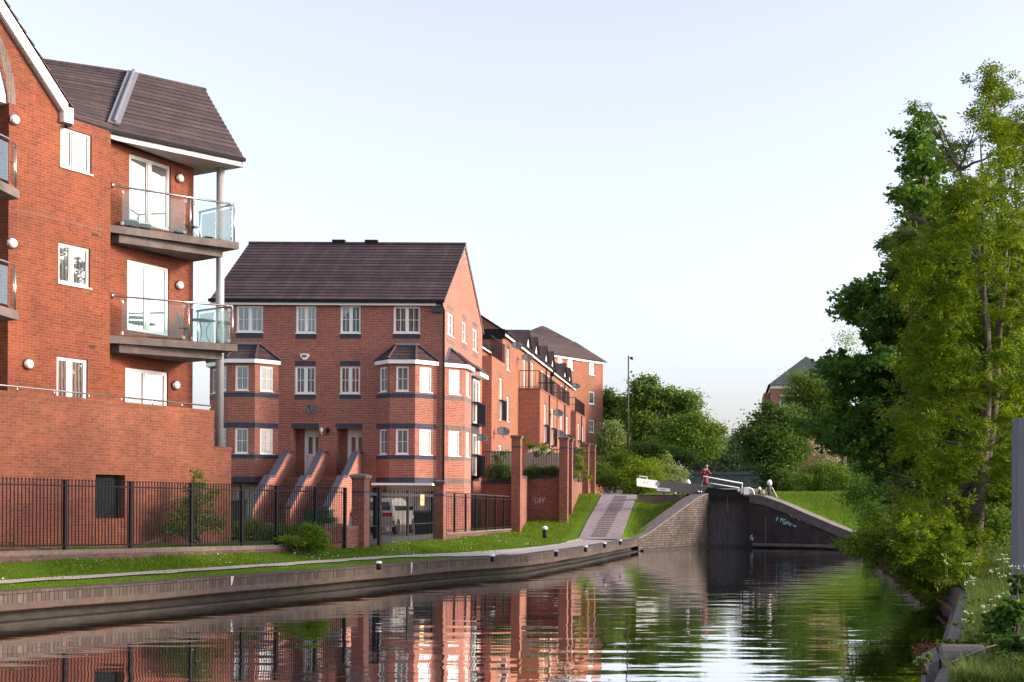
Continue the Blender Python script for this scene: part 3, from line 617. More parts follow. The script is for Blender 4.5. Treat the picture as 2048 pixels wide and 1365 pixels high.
g = MB(); g.tube([PX(1488, 991, 71.9), PX(1488, 976, 71.9), PX(1499, 976.2, 71.9), PX(1504, 978.5, 71.9), PX(1507.5, 983, 71.9), PX(1508.5, 993, 71.9)], .04, 'whitepaint'); g.build('rail', t, True)
GS = Pl(0, 71.8, 1, 0); a = GS.uv(1488, 976); b = GS.uv(1498.5, 989.5)
t = thing('notice_board', 'small square white notice board at the right end of the lock walkway', 'sign', GS.p((a[0] + b[0]) / 2, 2.9)); g = MB(); g.pbox(GS, a[0], b[0], b[1], a[1], -.03, .03, 'signwhite'); g.build('board', t)
g = MB(); g.pbox(GS, a[0] + .1, a[0] + .16, 2.7, b[1], -.02, .02, 'black'); g.build('post', t)
# lit top gear box between
def domed_post(px, pytop, pybot, Y, rad, legs, label, group, cap='whitepaint', body='black'):
    c = PX(px, pybot, Y); z1 = PX(px, pytop, Y).z; t = thing('paddle_post', label, 'paddle gear', c, group); r = rad; h = z1 - c.z
    g = MB(); g.lathe(c, [(r * .75, 0), (r * .68, h * .4), (r * .62, h * .68)], body, 12); g.lathe(c, [(r * .9, h * .68), (r * .9, h * .72)], cap, 12); g.build('post', t, True)
    g = MB(); g.lathe(c, [(r * 1.05, h * .76), (r * 1.05, h * .80), (r * .95, h * .88), (r * .7, h * .95), (r * .35, h), (.01, h * 1.01)], cap, 16); g.lathe(c, [(r * .7, h * .68), (r * .75, h * .76)], 'black', 12); g.build('cap', t, True)
    for k in range(legs):
        s_ = (-1, 1)[k % 2]; g = MB(); g.tube([c + Vector((s_ * .45 * (1 if legs > 1 else -1), 0, -.1)), c + Vector((s_ * .12, 0, h * .55))], .035, 'chalk'); g.build('leg', t)
domed_post(1376, 959.5, 993, 72.6, .13, 2, 'white domed paddle post behind the left balance beam', 'white domed posts round the lock')
domed_post(1539, 960, 992.5, 73, .14, 2, 'white domed paddle post standing right of the lock beside the grass mound', 'white domed posts round the lock', body='stonedark')
domed_post(1519, 974.5, 993, 76, .10, 0, 'small white domed post right of the white curved handrail', 'white domed posts round the lock')
domed_post(1350.5, 985.5, 993, 74, .06, 0, 'tiny white capped stud on the lockside step left of the gates', 'white domed posts round the lock')
domed_post(1397, 982, 990, 71.9, .07, 0, 'short white topped stud left of the lock walkway', 'white domed posts round the lock')
domed_post(1402.5, 982.5, 990, 71.9, .05, 0, 'narrow white topped stud touching the left end of the lock walkway', 'white domed posts round the lock')
t = thing('stone_block', 'small rounded grey stone standing between the two white domed posts', 'stone', PX(1525, 992, 73)); g = MB(); g.lathe(PX(1526, 993, 73), [(.13, 0), (.12, .28), (.07, .36), (.01, .37)], 'chalk', 12); g.build('stone', t, True)

# bridge over the canal beyond the lock
YB = 104; B = Pl(0, YB, 1, 0); a = B.uv(1372, 944); b = B.uv(1640, 976)
t = thing('road_bridge', 'low dark green girder bridge with railings across the canal beyond the lock', 'bridge', (0, YB, 2.9))
g = MB(); g.box(a[0], b[0], YB, YB + 7, b[1], a[1], 'bridge'); g.box(a[0], b[0], YB - .12, YB - .002, a[1] - .22, a[1] + .02, 'bridge'); g.box(a[0], b[0], YB - .08, YB - .002, b[1] - .0, b[1] + .15, 'bridge'); g.build('deck', t)
g = MB(); g.box(a[0] - 1, B.u(1375), YB + .2, YB + 7, 1, b[1], 'darkbrick'); g.build('abutment', t); g = MB(); g.box(B.u(1545), b[0], YB + .2, YB + 7, 1, b[1], 'darkbrick'); g.build('abutment', t)
g = MB(); z0 = a[1] + .01; z1 = B.uv(1400, 920.5)[1]
for k in range(int((b[0] - a[0]) / .14)):
    x = a[0] + k * .14; g.box(x - .014, x + .014, YB + .3, YB + .33, z0, z1, 'rail_dark')
g.box(a[0], b[0], YB + .29, YB + .34, z1 - .05, z1, 'rail_dark'); g.box(a[0], b[0], YB + .29, YB + .34, z0 + .1, z0 + .15, 'rail_dark'); g.build('railing', t)

# ------------------------------------------------------------------ mooring bollards on the left quay
def bollard(px, pyb, h, r, label, cat='bollard', group='white topped mooring posts along the quay', z=.65):
    c = PZ(px, pyb, z); t = thing('mooring_post', label, cat, c, group)
    g = MB(); g.lathe(c, [(r, 0), (r, h * .72)], 'black', 14); g.build('post', t, True)
    g = MB(); g.lathe(c, [(r * 1.02, h * .722), (r * 1.28, h * .76), (r * 1.28, h * .86), (r * 1.1, h * .95), (r * .5, h), (.005, h * 1.005)], 'whitepaint', 16); g.build('cap', t, True); return t
bollard(757.5, 1140, .22, .062, 'white capped mooring post nearest the camera, on the grass verge')
bollard(985, 1124, .22, .062, 'second white capped mooring post from the near end, at start of the paving')
bollard(1112, 1113.5, .22, .062, 'third white capped mooring post, in front of the foot of the ramp')
bollard(1171, 1104, .22, .062, 'fourth white capped mooring post, below the paved ramp')
bollard(1209, 1096, .21, .06, 'fifth white capped mooring post, one before the last near the lock wall')
bollard(1240.5, 1090, .21, .06, 'last and farthest white capped mooring post, at the foot of the lock wing wall')
c = PX(1089.5, 1078.5, 58.5); t = thing('bollard', 'tall black bollard with white domed top standing on the lawn', 'bollard', c)
g = MB(); g.lathe(c, [(.10, 0), (.10, .42)], 'black', 16); g.build('post', t, True); g = MB(); g.lathe(c, [(.10, .421), (.135, .46), (.135, .50), (.12, .54), (.07, .575), (.01, .585)], 'whitepaint', 16); g.build('cap', t, True)
# red coated person leaning on the walkway rail
def skinned(name, verts, edges, radii, mat, parent, sub=2, root=0):
    me = bpy.data.meshes.new(name); me.from_pydata([tuple(v) for v in verts], edges, []); o = bpy.data.objects.new(name, me); C.objects.link(o)
    me.materials.append(M[mat]); o.modifiers.new('s', 'SKIN'); 
    for i, r in enumerate(radii): me.skin_vertices[0].data[i].radius = (r, r) if not isinstance(r, tuple) else r
    me.skin_vertices[0].data[root].use_root = True; o.modifiers.new('b', 'SUBSURF').levels = sub; o.modifiers['b'].render_levels = sub
    o.parent = parent; o.location = (0, 0, 0); o['wl'] = tuple(parent['wl']); return o
pc = PX(1410, 1000, 73.4); pc.z = 2.98; t = thing('person', 'person in a red coat bending over the white rail on the lock', 'person', pc)
v = [(0, 0, .86), (-.02, -.02, 1.08), (.0, -.10, 1.28), (.06, -.16, 1.40), (-.16, -.10, 1.30), (.18, -.12, 1.30), (-.2, -.25, 1.08), (.24, -.27, 1.08), (.02, -.42, 1.16), (.32, -.45, 1.15), (-.09, 0, .82), (.09, 0, .82), (-.1, .0, .45), (.1, .02, .45), (-.1, .04, .06), (.1, .05, .06), (-.1, -.12, .03), (.1, -.12, .03), (.09, -.20, 1.50)]
skinned('body', v, [(0, 1), (1, 2), (2, 3), (2, 4), (2, 5), (4, 6), (5, 7), (6, 8), (7, 9), (0, 10), (0, 11), (10, 12), (11, 13), (12, 14), (13, 15), (14, 16), (15, 17), (3, 18)], [.14, .13, .14, .06, .06, .06, .045, .045, .03, .03, .09, .09, .06, .06, .045, .045, .04, .04, .085], 'skin', t)
v2 = [(0, 0, .80), (-.02, -.02, 1.06), (.0, -.10, 1.28), (-.17, -.10, 1.31), (.19, -.12, 1.31), (-.21, -.25, 1.08), (.25, -.27, 1.08), (.0, -.39, 1.155), (.30, -.41, 1.145), (0, .0, .55)]
skinned('coat', v2, [(0, 1), (1, 2), (2, 3), (2, 4), (3, 5), (4, 6), (5, 7), (6, 8), (0, 9)], [.19, .17, .165, .085, .085, .065, .065, .05, .05, .2], 'redcoat', t)
g = MB(); hc = pc + Vector((.09, -.19, 1.51)); g.lathe(hc, [(.10, -.02), (.105, .03), (.09, .08), (.05, .12), (.005, .13)], 'hair', 14); g.build('hair', t, True)
g = MB()
for s_ in (-1, 1):
    g.lathe(pc + Vector((s_ * .1, .01, .02)), [(.07, 0), (.085, .4), (.11, .8)], 'trousers', 10)
g.build('trousers', t, True)
# ------------------------------------------------------------------ foliage
def leaf_quads(cen, L_, W_, up=.35, r=None, droop=.3):
    """one folded diamond per centre; returns vertices and faces"""
    r = r or rng; n = len(cen); d = r.normal(size=(n, 3)); d[:, 2] = d[:, 2] * .5 - droop; d /= np.linalg.norm(d, axis=1)[:, None]
    u = r.normal(size=(n, 3)); u[:, 2] += up * 3; u -= d * (u * d).sum(1)[:, None]; u /= np.linalg.norm(u, axis=1)[:, None] + 1e-9
    s = np.cross(d, u); sz = (L_ * r.uniform(.6, 1.25, n))[:, None]; w_ = sz * (W_ / L_)
    a = cen - d * sz * .5; b = cen + s * w_ * .5 + u * w_ * .12; c = cen + d * sz * .5; e = cen - s * w_ * .5 + u * w_ * .12
    V_ = np.stack([a, b, c, e], 1).reshape(-1, 3); F_ = np.arange(n * 4).reshape(-1, 4); return V_, F_
def cloud(blobs, n, clump=.22, per=26, r=None, shell=.55):
    """leaf centres: clumps spread through the outer part of each ellipsoid"""
    r = r or rng; vol = np.array([b[3] * b[4] * b[5] for b in blobs]) ** (2 / 3.); share = (vol / vol.sum() * n).astype(int); out = []
    for b, k in zip(blobs, share):
        nc = max(3, k // per); d = r.normal(size=(nc, 3)); d /= np.linalg.norm(d, axis=1)[:, None]
        rad = (shell + (1 - shell) * r.uniform(0, 1, nc) ** .6) * (1 + .22 * np.sin(d[:, 0] * 5 + b[0]) * np.sin(d[:, 2] * 4 + b[1]))
        cc = d * rad[:, None] * np.array(b[3:6]) + np.array(b[:3]); ids = r.integers(0, nc, k)
        m_ = (b[3] * b[4] * b[5]) ** (1 / 3.)
        out.append(cc[ids] + r.normal(size=(k, 3)) * clump * np.array([1, 1, .55]) * min(1, m_ + .2))
    return np.concatenate(out)
def leaves(parent, name, blobs, n, size, mat, seed=1, wide=.6, clump=.22, per=26, shell=.45, up=.35, droop=.3):
    r = np.random.default_rng(seed); cen = cloud(blobs, n, clump, per, r, shell); V_, F_ = leaf_quads(cen, size, size * wide, up, r, droop)
    V_[:, 2] = np.maximum(V_[:, 2], .02)
    return raw_mesh(name, V_, F_, mat, parent, origin=cen.mean(0))
def pinnate(parent, name, blobs, n, ln, mat, seed=1, clump=.3, per=6, shell=.3):
    """compound leaves: a stalk of narrow paired leaflets"""
    r = np.random.default_rng(seed); cen = cloud(blobs, n, clump, per, r, shell); k = len(cen)
    d = r.normal(size=(k, 3)); d[:, 2] = d[:, 2] * .4 + .05; d /= np.linalg.norm(d, axis=1)[:, None]; u = r.normal(size=(k, 3)) * .5 + np.array([0, 0, 1.]); u -= d * (u * d).sum(1)[:, None]; u /= np.linalg.norm(u, axis=1)[:, None]
    s = np.cross(d, u); L1 = (ln * r.uniform(.7, 1.2, k))[:, None]; Vs = []
    for j, (t, side) in enumerate([(.15, 1), (.15, -1), (.4, 1), (.4, -1), (.65, 1), (.65, -1), (.9, 0)]):
        base = cen + d * L1 * (t - .4) - u * L1 * .25 * t * t; dir_ = (s * side * .8 + d * .55) if side else d; dir_ = dir_ - u * .15; dir_ /= np.linalg.norm(dir_, axis=1)[:, None]; ll = L1 * .42
        wv = np.cross(dir_, u) * L1 * .075; Vs.append(np.stack([base, base + dir_ * ll * .5 + wv, base + dir_ * ll, base + dir_ * ll * .5 - wv], 1))
    V_ = np.stack(Vs, 1).reshape(-1, 3); return raw_mesh(name, V_, np.arange(len(V_)).reshape(-1, 4), mat, parent, origin=cen.mean(0))
def split(blobs, k, f=.45, seed=0, reach=.75, flat=.75):
    r = random.Random(seed); out = []
    for b in blobs:
        for _ in range(k):
            d = Vector((r.gauss(0, 1), r.gauss(0, 1), r.gauss(0, 1))).normalized() * reach * r.uniform(.45, 1.1); s = f * r.uniform(.6, 1.25)
            out.append((b[0] + d.x * b[3], b[1] + d.y * b[4], b[2] + d.z * b[5], b[3] * s, b[4] * s, b[5] * s * flat))
    return out
def poly_blobs(poly, Y, thick, n, r0, r1, seed=1, keep=None, flat=.6):
    """leaf clumps filling an outline drawn in photo pixels, given real depth"""
    r = random.Random(seed); xs = [p[0] for p in poly]; ys_ = [p[1] for p in poly]; out = []
    def inside(x, y):
        c = False; j = len(poly) - 1
        for i in range(len(poly)):
            (xi, yi), (xj, yj) = poly[i], poly[j]
            if (yi > y) != (yj > y) and x < (xj - xi) * (y - yi) / (yj - yi) + xi: c = not c
            j = i
        return c
    while len(out) < n:
        x, y = r.uniform(min(xs), max(xs)), r.uniform(min(ys_), max(ys_))
        stray = False
        if inside(x, y) and r.random() < .14: x += r.uniform(-18, 18); y += r.uniform(-14, 14); stray = True
        if not (inside(x, y) or stray) or (keep and r.random() > keep(x, y)): continue
        q = 30; core = sum(inside(x + dx, y + dy) for dx, dy in ((q, 0), (-q, 0), (0, q), (0, -q), (3 * q, 0), (-3 * q, 0))) / 6
        Yc = Y + r.uniform(-1, 1) * thick * (.25 + .75 * core); c = PX(x, y, Yc); s = r.uniform(r0, r1) * (.6 if stray else 1); out.append((c.x, c.y, c.z, s, s, s * flat))
    return out
def crown_blob(px, py, rpx, Y, sq=.85, dy=0):
    """an ellipsoid of foliage at depth Y"""
    c = PX(px, py, Y + dy); r_ = rpx * (Y + dy) / F; return (c.x, c.y, c.z, r_, r_ * .9, r_ * sq)
def trunk(parent, name, path_, r0, r1, mat='bark', n=9):
    g = MB(); k = len(path_); g.tube(path_, [r0 + (r1 - r0) * (i / (k - 1)) ** .8 for i in range(k)], mat, n); return g.build(name, parent, True)
def wobble(a, b, k, amp, r):
    a, b = Vector(a), Vector(b); out = []
    for i in range(k + 1):
        t = i / k; o = Vector((r.uniform(-1, 1), r.uniform(-1, 1), r.uniform(-.4, .4))) * amp * math.sin(math.pi * t); out.append(a.lerp(b, t) + o)
    return out
def tree(name, label, base, blobs, nleaf, size, mat, tr=.15, seed=1, cat='tree', group=None, pin=False, bark='barkdark', clump=.3, per=30, shell=.45, wide=.6, stems=1, twigs=True, lb=None):
    base = Vector(base); t = thing(name, label, cat, base, group); r_ = random.Random(seed)
    top = Vector(max(blobs, key=lambda b: b[2])[:3])
    p = wobble(base - Vector((0, 0, .2)), top, 7, tr * 1.5, r_); trunk(t, 'trunk', p, tr, tr * .15, bark)
    g = MB()
    for b in blobs:
        c = Vector(b[:3]); k = min(range(len(p)), key=lambda i: (p[i] - c).length + max(0, p[i].z - c.z + .5) * 2); k = max(1, k - 1)
        q = wobble(p[k], c, 5, (c - p[k]).length * .07, r_); g.tube(q, [tr * .42 * (1 - i / 6.5) for i in range(6)], bark, 6)
        if twigs:
            for _ in range(5):
                e = c + Vector((r_.uniform(-1, 1) * b[3], r_.uniform(-1, 1) * b[4], r_.uniform(-.7, 1) * b[5])) * .85; g.tube(wobble(q[3], e, 4, .12 * b[3], r_), [tr * .14, tr * .12, tr * .09, tr * .06, tr * .03], bark, 5)
    g.build('branches', t, True)
    lb = lb or blobs
    (pinnate(t, 'crown', lb, nleaf, size, mat, seed, clump, per, shell) if pin else leaves(t, 'crown', lb, nleaf, size, mat, seed, wide, clump, per, shell)); return t
def shrub(name, label, blobs, n, size, mat, seed=1, cat='shrub', group=None, stems=5, clump=.15, per=20, shell=.35, bark='barkdark', wide=.6):
    x = sum(b[0] for b in blobs) / len(blobs); y = sum(b[1] for b in blobs) / len(blobs); zb_ = min(b[2] - b[5] for b in blobs); t = thing(name, label, cat, (x, y, zb_), group); r_ = random.Random(seed)
    g = MB()
    for k in range(stems):
        b = blobs[k % len(blobs)]; e = Vector(b[:3]) + Vector((r_.uniform(-.6, .6) * b[3], r_.uniform(-.6, .6) * b[4], r_.uniform(0, .8) * b[5])); s_ = Vector((x + r_.uniform(-.3, .3) * b[3], y + r_.uniform(-.2, .2) * b[4], zb_ - .1)); g.tube(wobble(s_, e, 4, .08 * b[3], r_), [.03, .025, .02, .014, .008], bark, 5)
    g.build('stems', t, True); leaves(t, 'foliage', blobs, n, size, mat, seed, wide, clump, per, shell); return t
# ------------------------------------------------------------------ left apartment building
PD = Pl(-14.36, 37.8, .39, 1)                                        # terrace wall
PA = Pl(-17.0, 34.0, .41, 1)                                         # window wall
c218 = PA.p(PA.u(218), 0)
PB = PA.off(-.30)
T = thing('apartment_building', 'red brick canalside apartment building with stacked glass balconies and tiled roof', 'apartment building', (c218.x, c218.y, .9))
ZE = PA.uv(150, 240)[1]
zb = 0.6
uA0 = PA.u(14); uA1 = PA.u(218)
def op(pl, x0, y0, x1, y1):
    a, b = pl.uv(x0, y0), pl.uv(x1, y1); return [a[0], b[0], b[1], a[1]]
wA = [op(PA, 121, 252, 183, 350), op(PA, 117, 484, 180, 577), op(PA, 114, 713, 175, 808)]
wB = [op(PB, 259, 307, 341, 463), op(PB, 255, 519, 338, 673), op(PB, 251, 735, 336, 830)]
uB0 = PB.u(218.5); uB1 = PB.u(384)
mb = MB()
wall(mb, PA, uA0, uA1, zb, ZE, wA, 'brick')
g0 = PA.uv(119, 222); g1 = PA.uv(0, 36); sl_ = (g1[1] - g0[1]) / (g1[0] - g0[0])
uap = g0[0] - 4.6; zap = g0[1] + sl_ * (uap - g0[0])
# gable front above the eaves and left of the recess
uL = uap - (g0[0] - uap)
R0u = PA.uv(0, 113); Rs = PA.uv(15, 205)
uc = ((R0u[0] ** 2 - Rs[0] ** 2) + (R0u[1] - Rs[1]) ** 2) / (2 * (R0u[0] - Rs[0])); rad = Rs[0] - uc; zs = Rs[1]
mb.face([PA.p(uA0, ZE), PA.p(g0[0], ZE), PA.p(g0[0], g0[1]), PA.p(uA0, g0[1] + sl_ * (uA0 - g0[0]))], 'brick')
# around the arch, in vertical slivers
ul_ = uc - (uA0 - uc); n = 14
for k in range(n):
    a = ul_ + (uA0 - ul_) * k / n; b = ul_ + (uA0 - ul_) * (k + 1) / n
    za = zs + math.sqrt(max(0, rad ** 2 - (a - uc) ** 2)); zb_ = zs + math.sqrt(max(0, rad ** 2 - (b - uc) ** 2))
    ta = min(g0[1] + sl_ * (a - g0[0]), zap - abs(sl_) * 0 if a > uap else zap + sl_ * (uap - a)); tb = g0[1] + sl_ * (b - g0[0]) if b > uap else zap + sl_ * (uap - b)
    ta = g0[1] + sl_ * (a - g0[0]) if a > uap else zap + sl_ * (uap - a)
    mb.face([PA.p(a, za), PA.p(b, zb_), PA.p(b, tb), PA.p(a, ta)], 'brick')
PR = PA.off(-1.3)
mb.face([PR.p(ul_ - 1, zb), PR.p(uA0, zb), PR.p(uA0, zs + rad), PR.p(ul_ - 1, zs + rad)], 'brick')
mb.face([PA.p(uA0, zb), PA.p(uA0, zb, -1.3), PA.p(uA0, zs, -1.3), PA.p(uA0, zs)], 'brick')
wall(mb, PA, ul_ - 6, ul_, zb, ZE, [], 'brick')
mb.face([PA.p(uA1, zb), PA.p(uA1, zb, -.3), PA.p(uA1, ZE, -.3), PA.p(uA1, ZE)], 'brick')
wall(mb, PB, uB0 - .02, uB1, zb, ZE - .02, wB, 'brick')
mb.face([PB.p(uB1, zb), PB.p(uB1, zb, -9), PB.p(uB1, ZE - .02, -9), PB.p(uB1, ZE - .02)], 'brick')
mb.face([PB.p(uB1, zb, -9), PB.p(uL, zb, -9), PB.p(uL, ZE - .02, -9), PB.p(uB1, ZE - .02, -9)], 'brick')
for px, py in ((190, 470), (184, 693)): u_, z_ = PA.uv(px, py); mb.pbox(PA, u_ - .1, u_ + .1, z_ - .03, z_ + .03, -.01, .006, 'darkbrick')
for x0, y0, x1, y1 in ((30, 418, 205, 460),):
    a, b = PA.uv(x0, y0), PA.uv(x1, y1); mb.pbox(PA, a[0], b[0], (a[1] + b[1]) / 2 - .006, (a[1] + b[1]) / 2 + .006, -.004, .003, 'stone')
mb.build('wall', T)
g = MB(); n = 14                                                      # cream arch panel and grey brick ring
pts = [(ul_, zs - .02)] + [(uc - rad * math.cos(math.pi * k / n), zs + rad * math.sin(math.pi * k / n)) for k in range(n + 1)] + [(uA0, zs - .02)]
g.prism(PA, pts, -.25, -.04, 'cream'); g.build('arch_panel', T)
g = MB()
for k in range(n * 2):
    t0, t1 = math.pi * k / n / 2, math.pi * (k + 1) / n / 2; r0, r1 = rad, rad + .235
    g.prism(PA, [(uc - r0 * math.cos(t0), zs + r0 * math.sin(t0)), (uc - r0 * math.cos(t1), zs + r0 * math.sin(t1)), (uc - r1 * math.cos(t1), zs + r1 * math.sin(t1)), (uc - r1 * math.cos(t0), zs + r1 * math.sin(t0))], -.02, .004, 'grey_soldier')
g.build('arch_ring', T)
for o, pn in zip(wA, ('pane_bright', 'pane_sky', 'pane_dark')): window(T, PA, *o, 2, (0, 0), pn, fr='greyframe' if pn != 'pane_dark' else 'white', split=[.45])
for o, pn in zip(wB, ('pane_bright', 'pane_sky', 'pane_dark')): window(T, PB, *o, 2, (0, 0), pn, fr='greyframe' if pn == 'pane_bright' else 'white', name='french_door', sill=False, t=.07)
for k, (z_, zt) in enumerate(((6.6, 8.6), (9.6, 11.3), (3.9, 5.6))): window(T, PR, ul_ + .3, uA0 - .15, z_ - .5, zt, 3, (0, 0), 'pane_bright', name='french_door', sill=False, t=.07, depth=.04)
for px, py in ((27, 240), (22, 487), (55, 729)): lightfit(T, PA, px, py)
for px, py in ((357.5, 357), (357, 571), (350, 771)): lightfit(T, PB, px, py)
# roofs
zR = PA.off(-3.1).p(*PA.off(-3.1).uv(265, 150)).z
E0 = PZ(128, 232, ZE + .05); E1 = PZ(222, 262, ZE + .05); E2 = PZ(489, 319, ZE + .05)
R0 = PZ(70, 121, zR); R1 = PZ(265, 149, zR); R2 = PZ(411, 182, zR)
rf = MB(); courses(rf, E0 + (E0 - E1) * .3, E1, R1, R0 + (R0 - R1) * .4, 'tile', .32); courses(rf, E1, E2, R2, R1, 'tile', .32)
Eb = PB.p(uB1 + 1.2, ZE + .05, -5.5); Eb2 = PA.p(uA0, ZE + .05, -8)
rf.face([E2, Eb, R2], 'tile'); rf.face([R0 + (R0 - R1) * .4, R1, Eb2], 'tile'); rf.face([R1, R2, Eb, Eb2], 'tile')
ro = rf.build('roof', T)
g = MB(); g.tube([R0 + (R0 - R1) * .4, R1, R2], .09, 'tile2', 8); g.build('ridge_tiles', ro)
g = MB(); nr = (E2 - E1).cross(R1 - E1).normalized(); nr = nr if nr.z > 0 else -nr
v0 = R1 + nr * .05; v1 = PZ(203, 236, ZE + .45); v1 = E1.lerp(R1, .08) + nr * .06; side = (E2 - E1).normalized() * .17
g.hexa([v0 - side, v0 + side, v1 + side, v1 - side], [v0 - side + nr * .05, v0 + side + nr * .05, v1 + side + nr * .05, v1 - side + nr * .05], 'lead')
g.tube([v0 + nr * .08, v1 + nr * .08], .05, 'lead', 8); g.build('valley_flashing', ro)
g = MB(); dn = Vector((0, 0, -.22))
def fascia(g, a, b, h, th, out, mat, dz=0):
    d = (b - a); d.z = 0; nn = Vector((d.y, -d.x, 0)).normalized(); z_ = Vector((0, 0, dz)); g.hexa([a + nn * out + z_ - Vector((0, 0, h)), b + nn * out + z_ - Vector((0, 0, h)), b + nn * (out - th) + z_ - Vector((0, 0, h)), a + nn * (out - th) + z_ - Vector((0, 0, h))], [a + nn * out + z_, b + nn * out + z_, b + nn * (out - th) + z_, a + nn * (out - th) + z_], mat)
fascia(g, E0, E1, .20, .03, -.02, 'white', -.03); fascia(g, E1, E2, .20, .03, -.02, 'white', -.03); fascia(g, E2, Eb, .20, .03, -.02, 'white', -.03); g.build('fascia', T)
g = MB(); 
for a, b in ((E0, E1), (E1, E2)): fascia(g, a, b, .10, .1, .085, 'gutter', .02)
u_ = PA.u(131); g.tube([PA.p(u_, ZE - .02, .08), PA.p(u_, ZE - .22, .12), PA.p(u_ - .15, ZE - .3, .12)], .04, 'gutter', 8); g.build('gutter', T)
g = MB(); q = [E1 + dn, E2 + dn, Eb + dn, PB.p(uB1, ZE - .17, -5.5), PB.p(uB1, ZE - .17, 0), PA.p(uA1, ZE - .17, 0)]
g.hexa([Vector((p.x, p.y, ZE - .18)) for p in q], [Vector((p.x, p.y, ZE - .15)) for p in q], 'soffit'); g.build('soffit', T)
# gable roof and white bargeboard
g = MB(); gz = lambda u: g0[1] + sl_ * (u - g0[0])
uE = g0[0] + .12
g.hexa([PA.p(uap, gz(uap) - .02, .10), PA.p(uE, gz(uE) - .02, .10), PA.p(uE, gz(uE) - .02, .16), PA.p(uap, gz(uap) - .02, .16)], [PA.p(uap, gz(uap) + .34, .10), PA.p(uE, gz(uE) + .34, .10), PA.p(uE, gz(uE) + .34, .16), PA.p(uap, gz(uap) + .34, .16)], 'white')
u2 = PA.u(126); g.pbox(PA, uE - .12, u2 + .12, gz(uE) - .16, gz(uE) + .24, -.1, .165, 'white'); g.build('bargeboard', T)
g = MB(); g.hexa([PA.p(uap, gz(uap) - .04, 0.002), PA.p(uE, gz(uE) - .04, 0.002), PA.p(uE, gz(uE) - .04, .098), PA.p(uap, gz(uap) - .04, .098)], [PA.p(uap, gz(uap) + .3, 0.002), PA.p(uE, gz(uE) + .3, 0.002), PA.p(uE, gz(uE) + .3, .098), PA.p(uap, gz(uap) + .3, .098)], 'soffit'); g.build('verge_soffit', T)
rf = MB(); h_ = .36; courses(rf, PA.p(uE + .1, gz(uE) + h_ - .1, .2), PA.p(uE + .1, gz(uE) + h_ - .1, -5), PA.p(uap, gz(uap) + h_, -5), PA.p(uap, gz(uap) + h_, .2), 'tile', .33, .05)
courses(rf, PA.p(2 * uap - uE - .1, gz(uE) + h_ - .1, .2), PA.p(2 * uap - uE - .1, gz(uE) + h_ - .1, -5), PA.p(uap, gz(uap) + h_, -5), PA.p(uap, gz(uap) + h_, .2), 'tile', .33, .05)
rf.build('roof', T)
# column
cb = PX(438.5, 893, 38.05); g = MB(); cb.z = PD.uv(450, 893)[1] - .02; g.lathe(cb, [(.115, 0), (.115, ZE - .15 - cb.z)], 'column', 24); g.build('column', T, True)
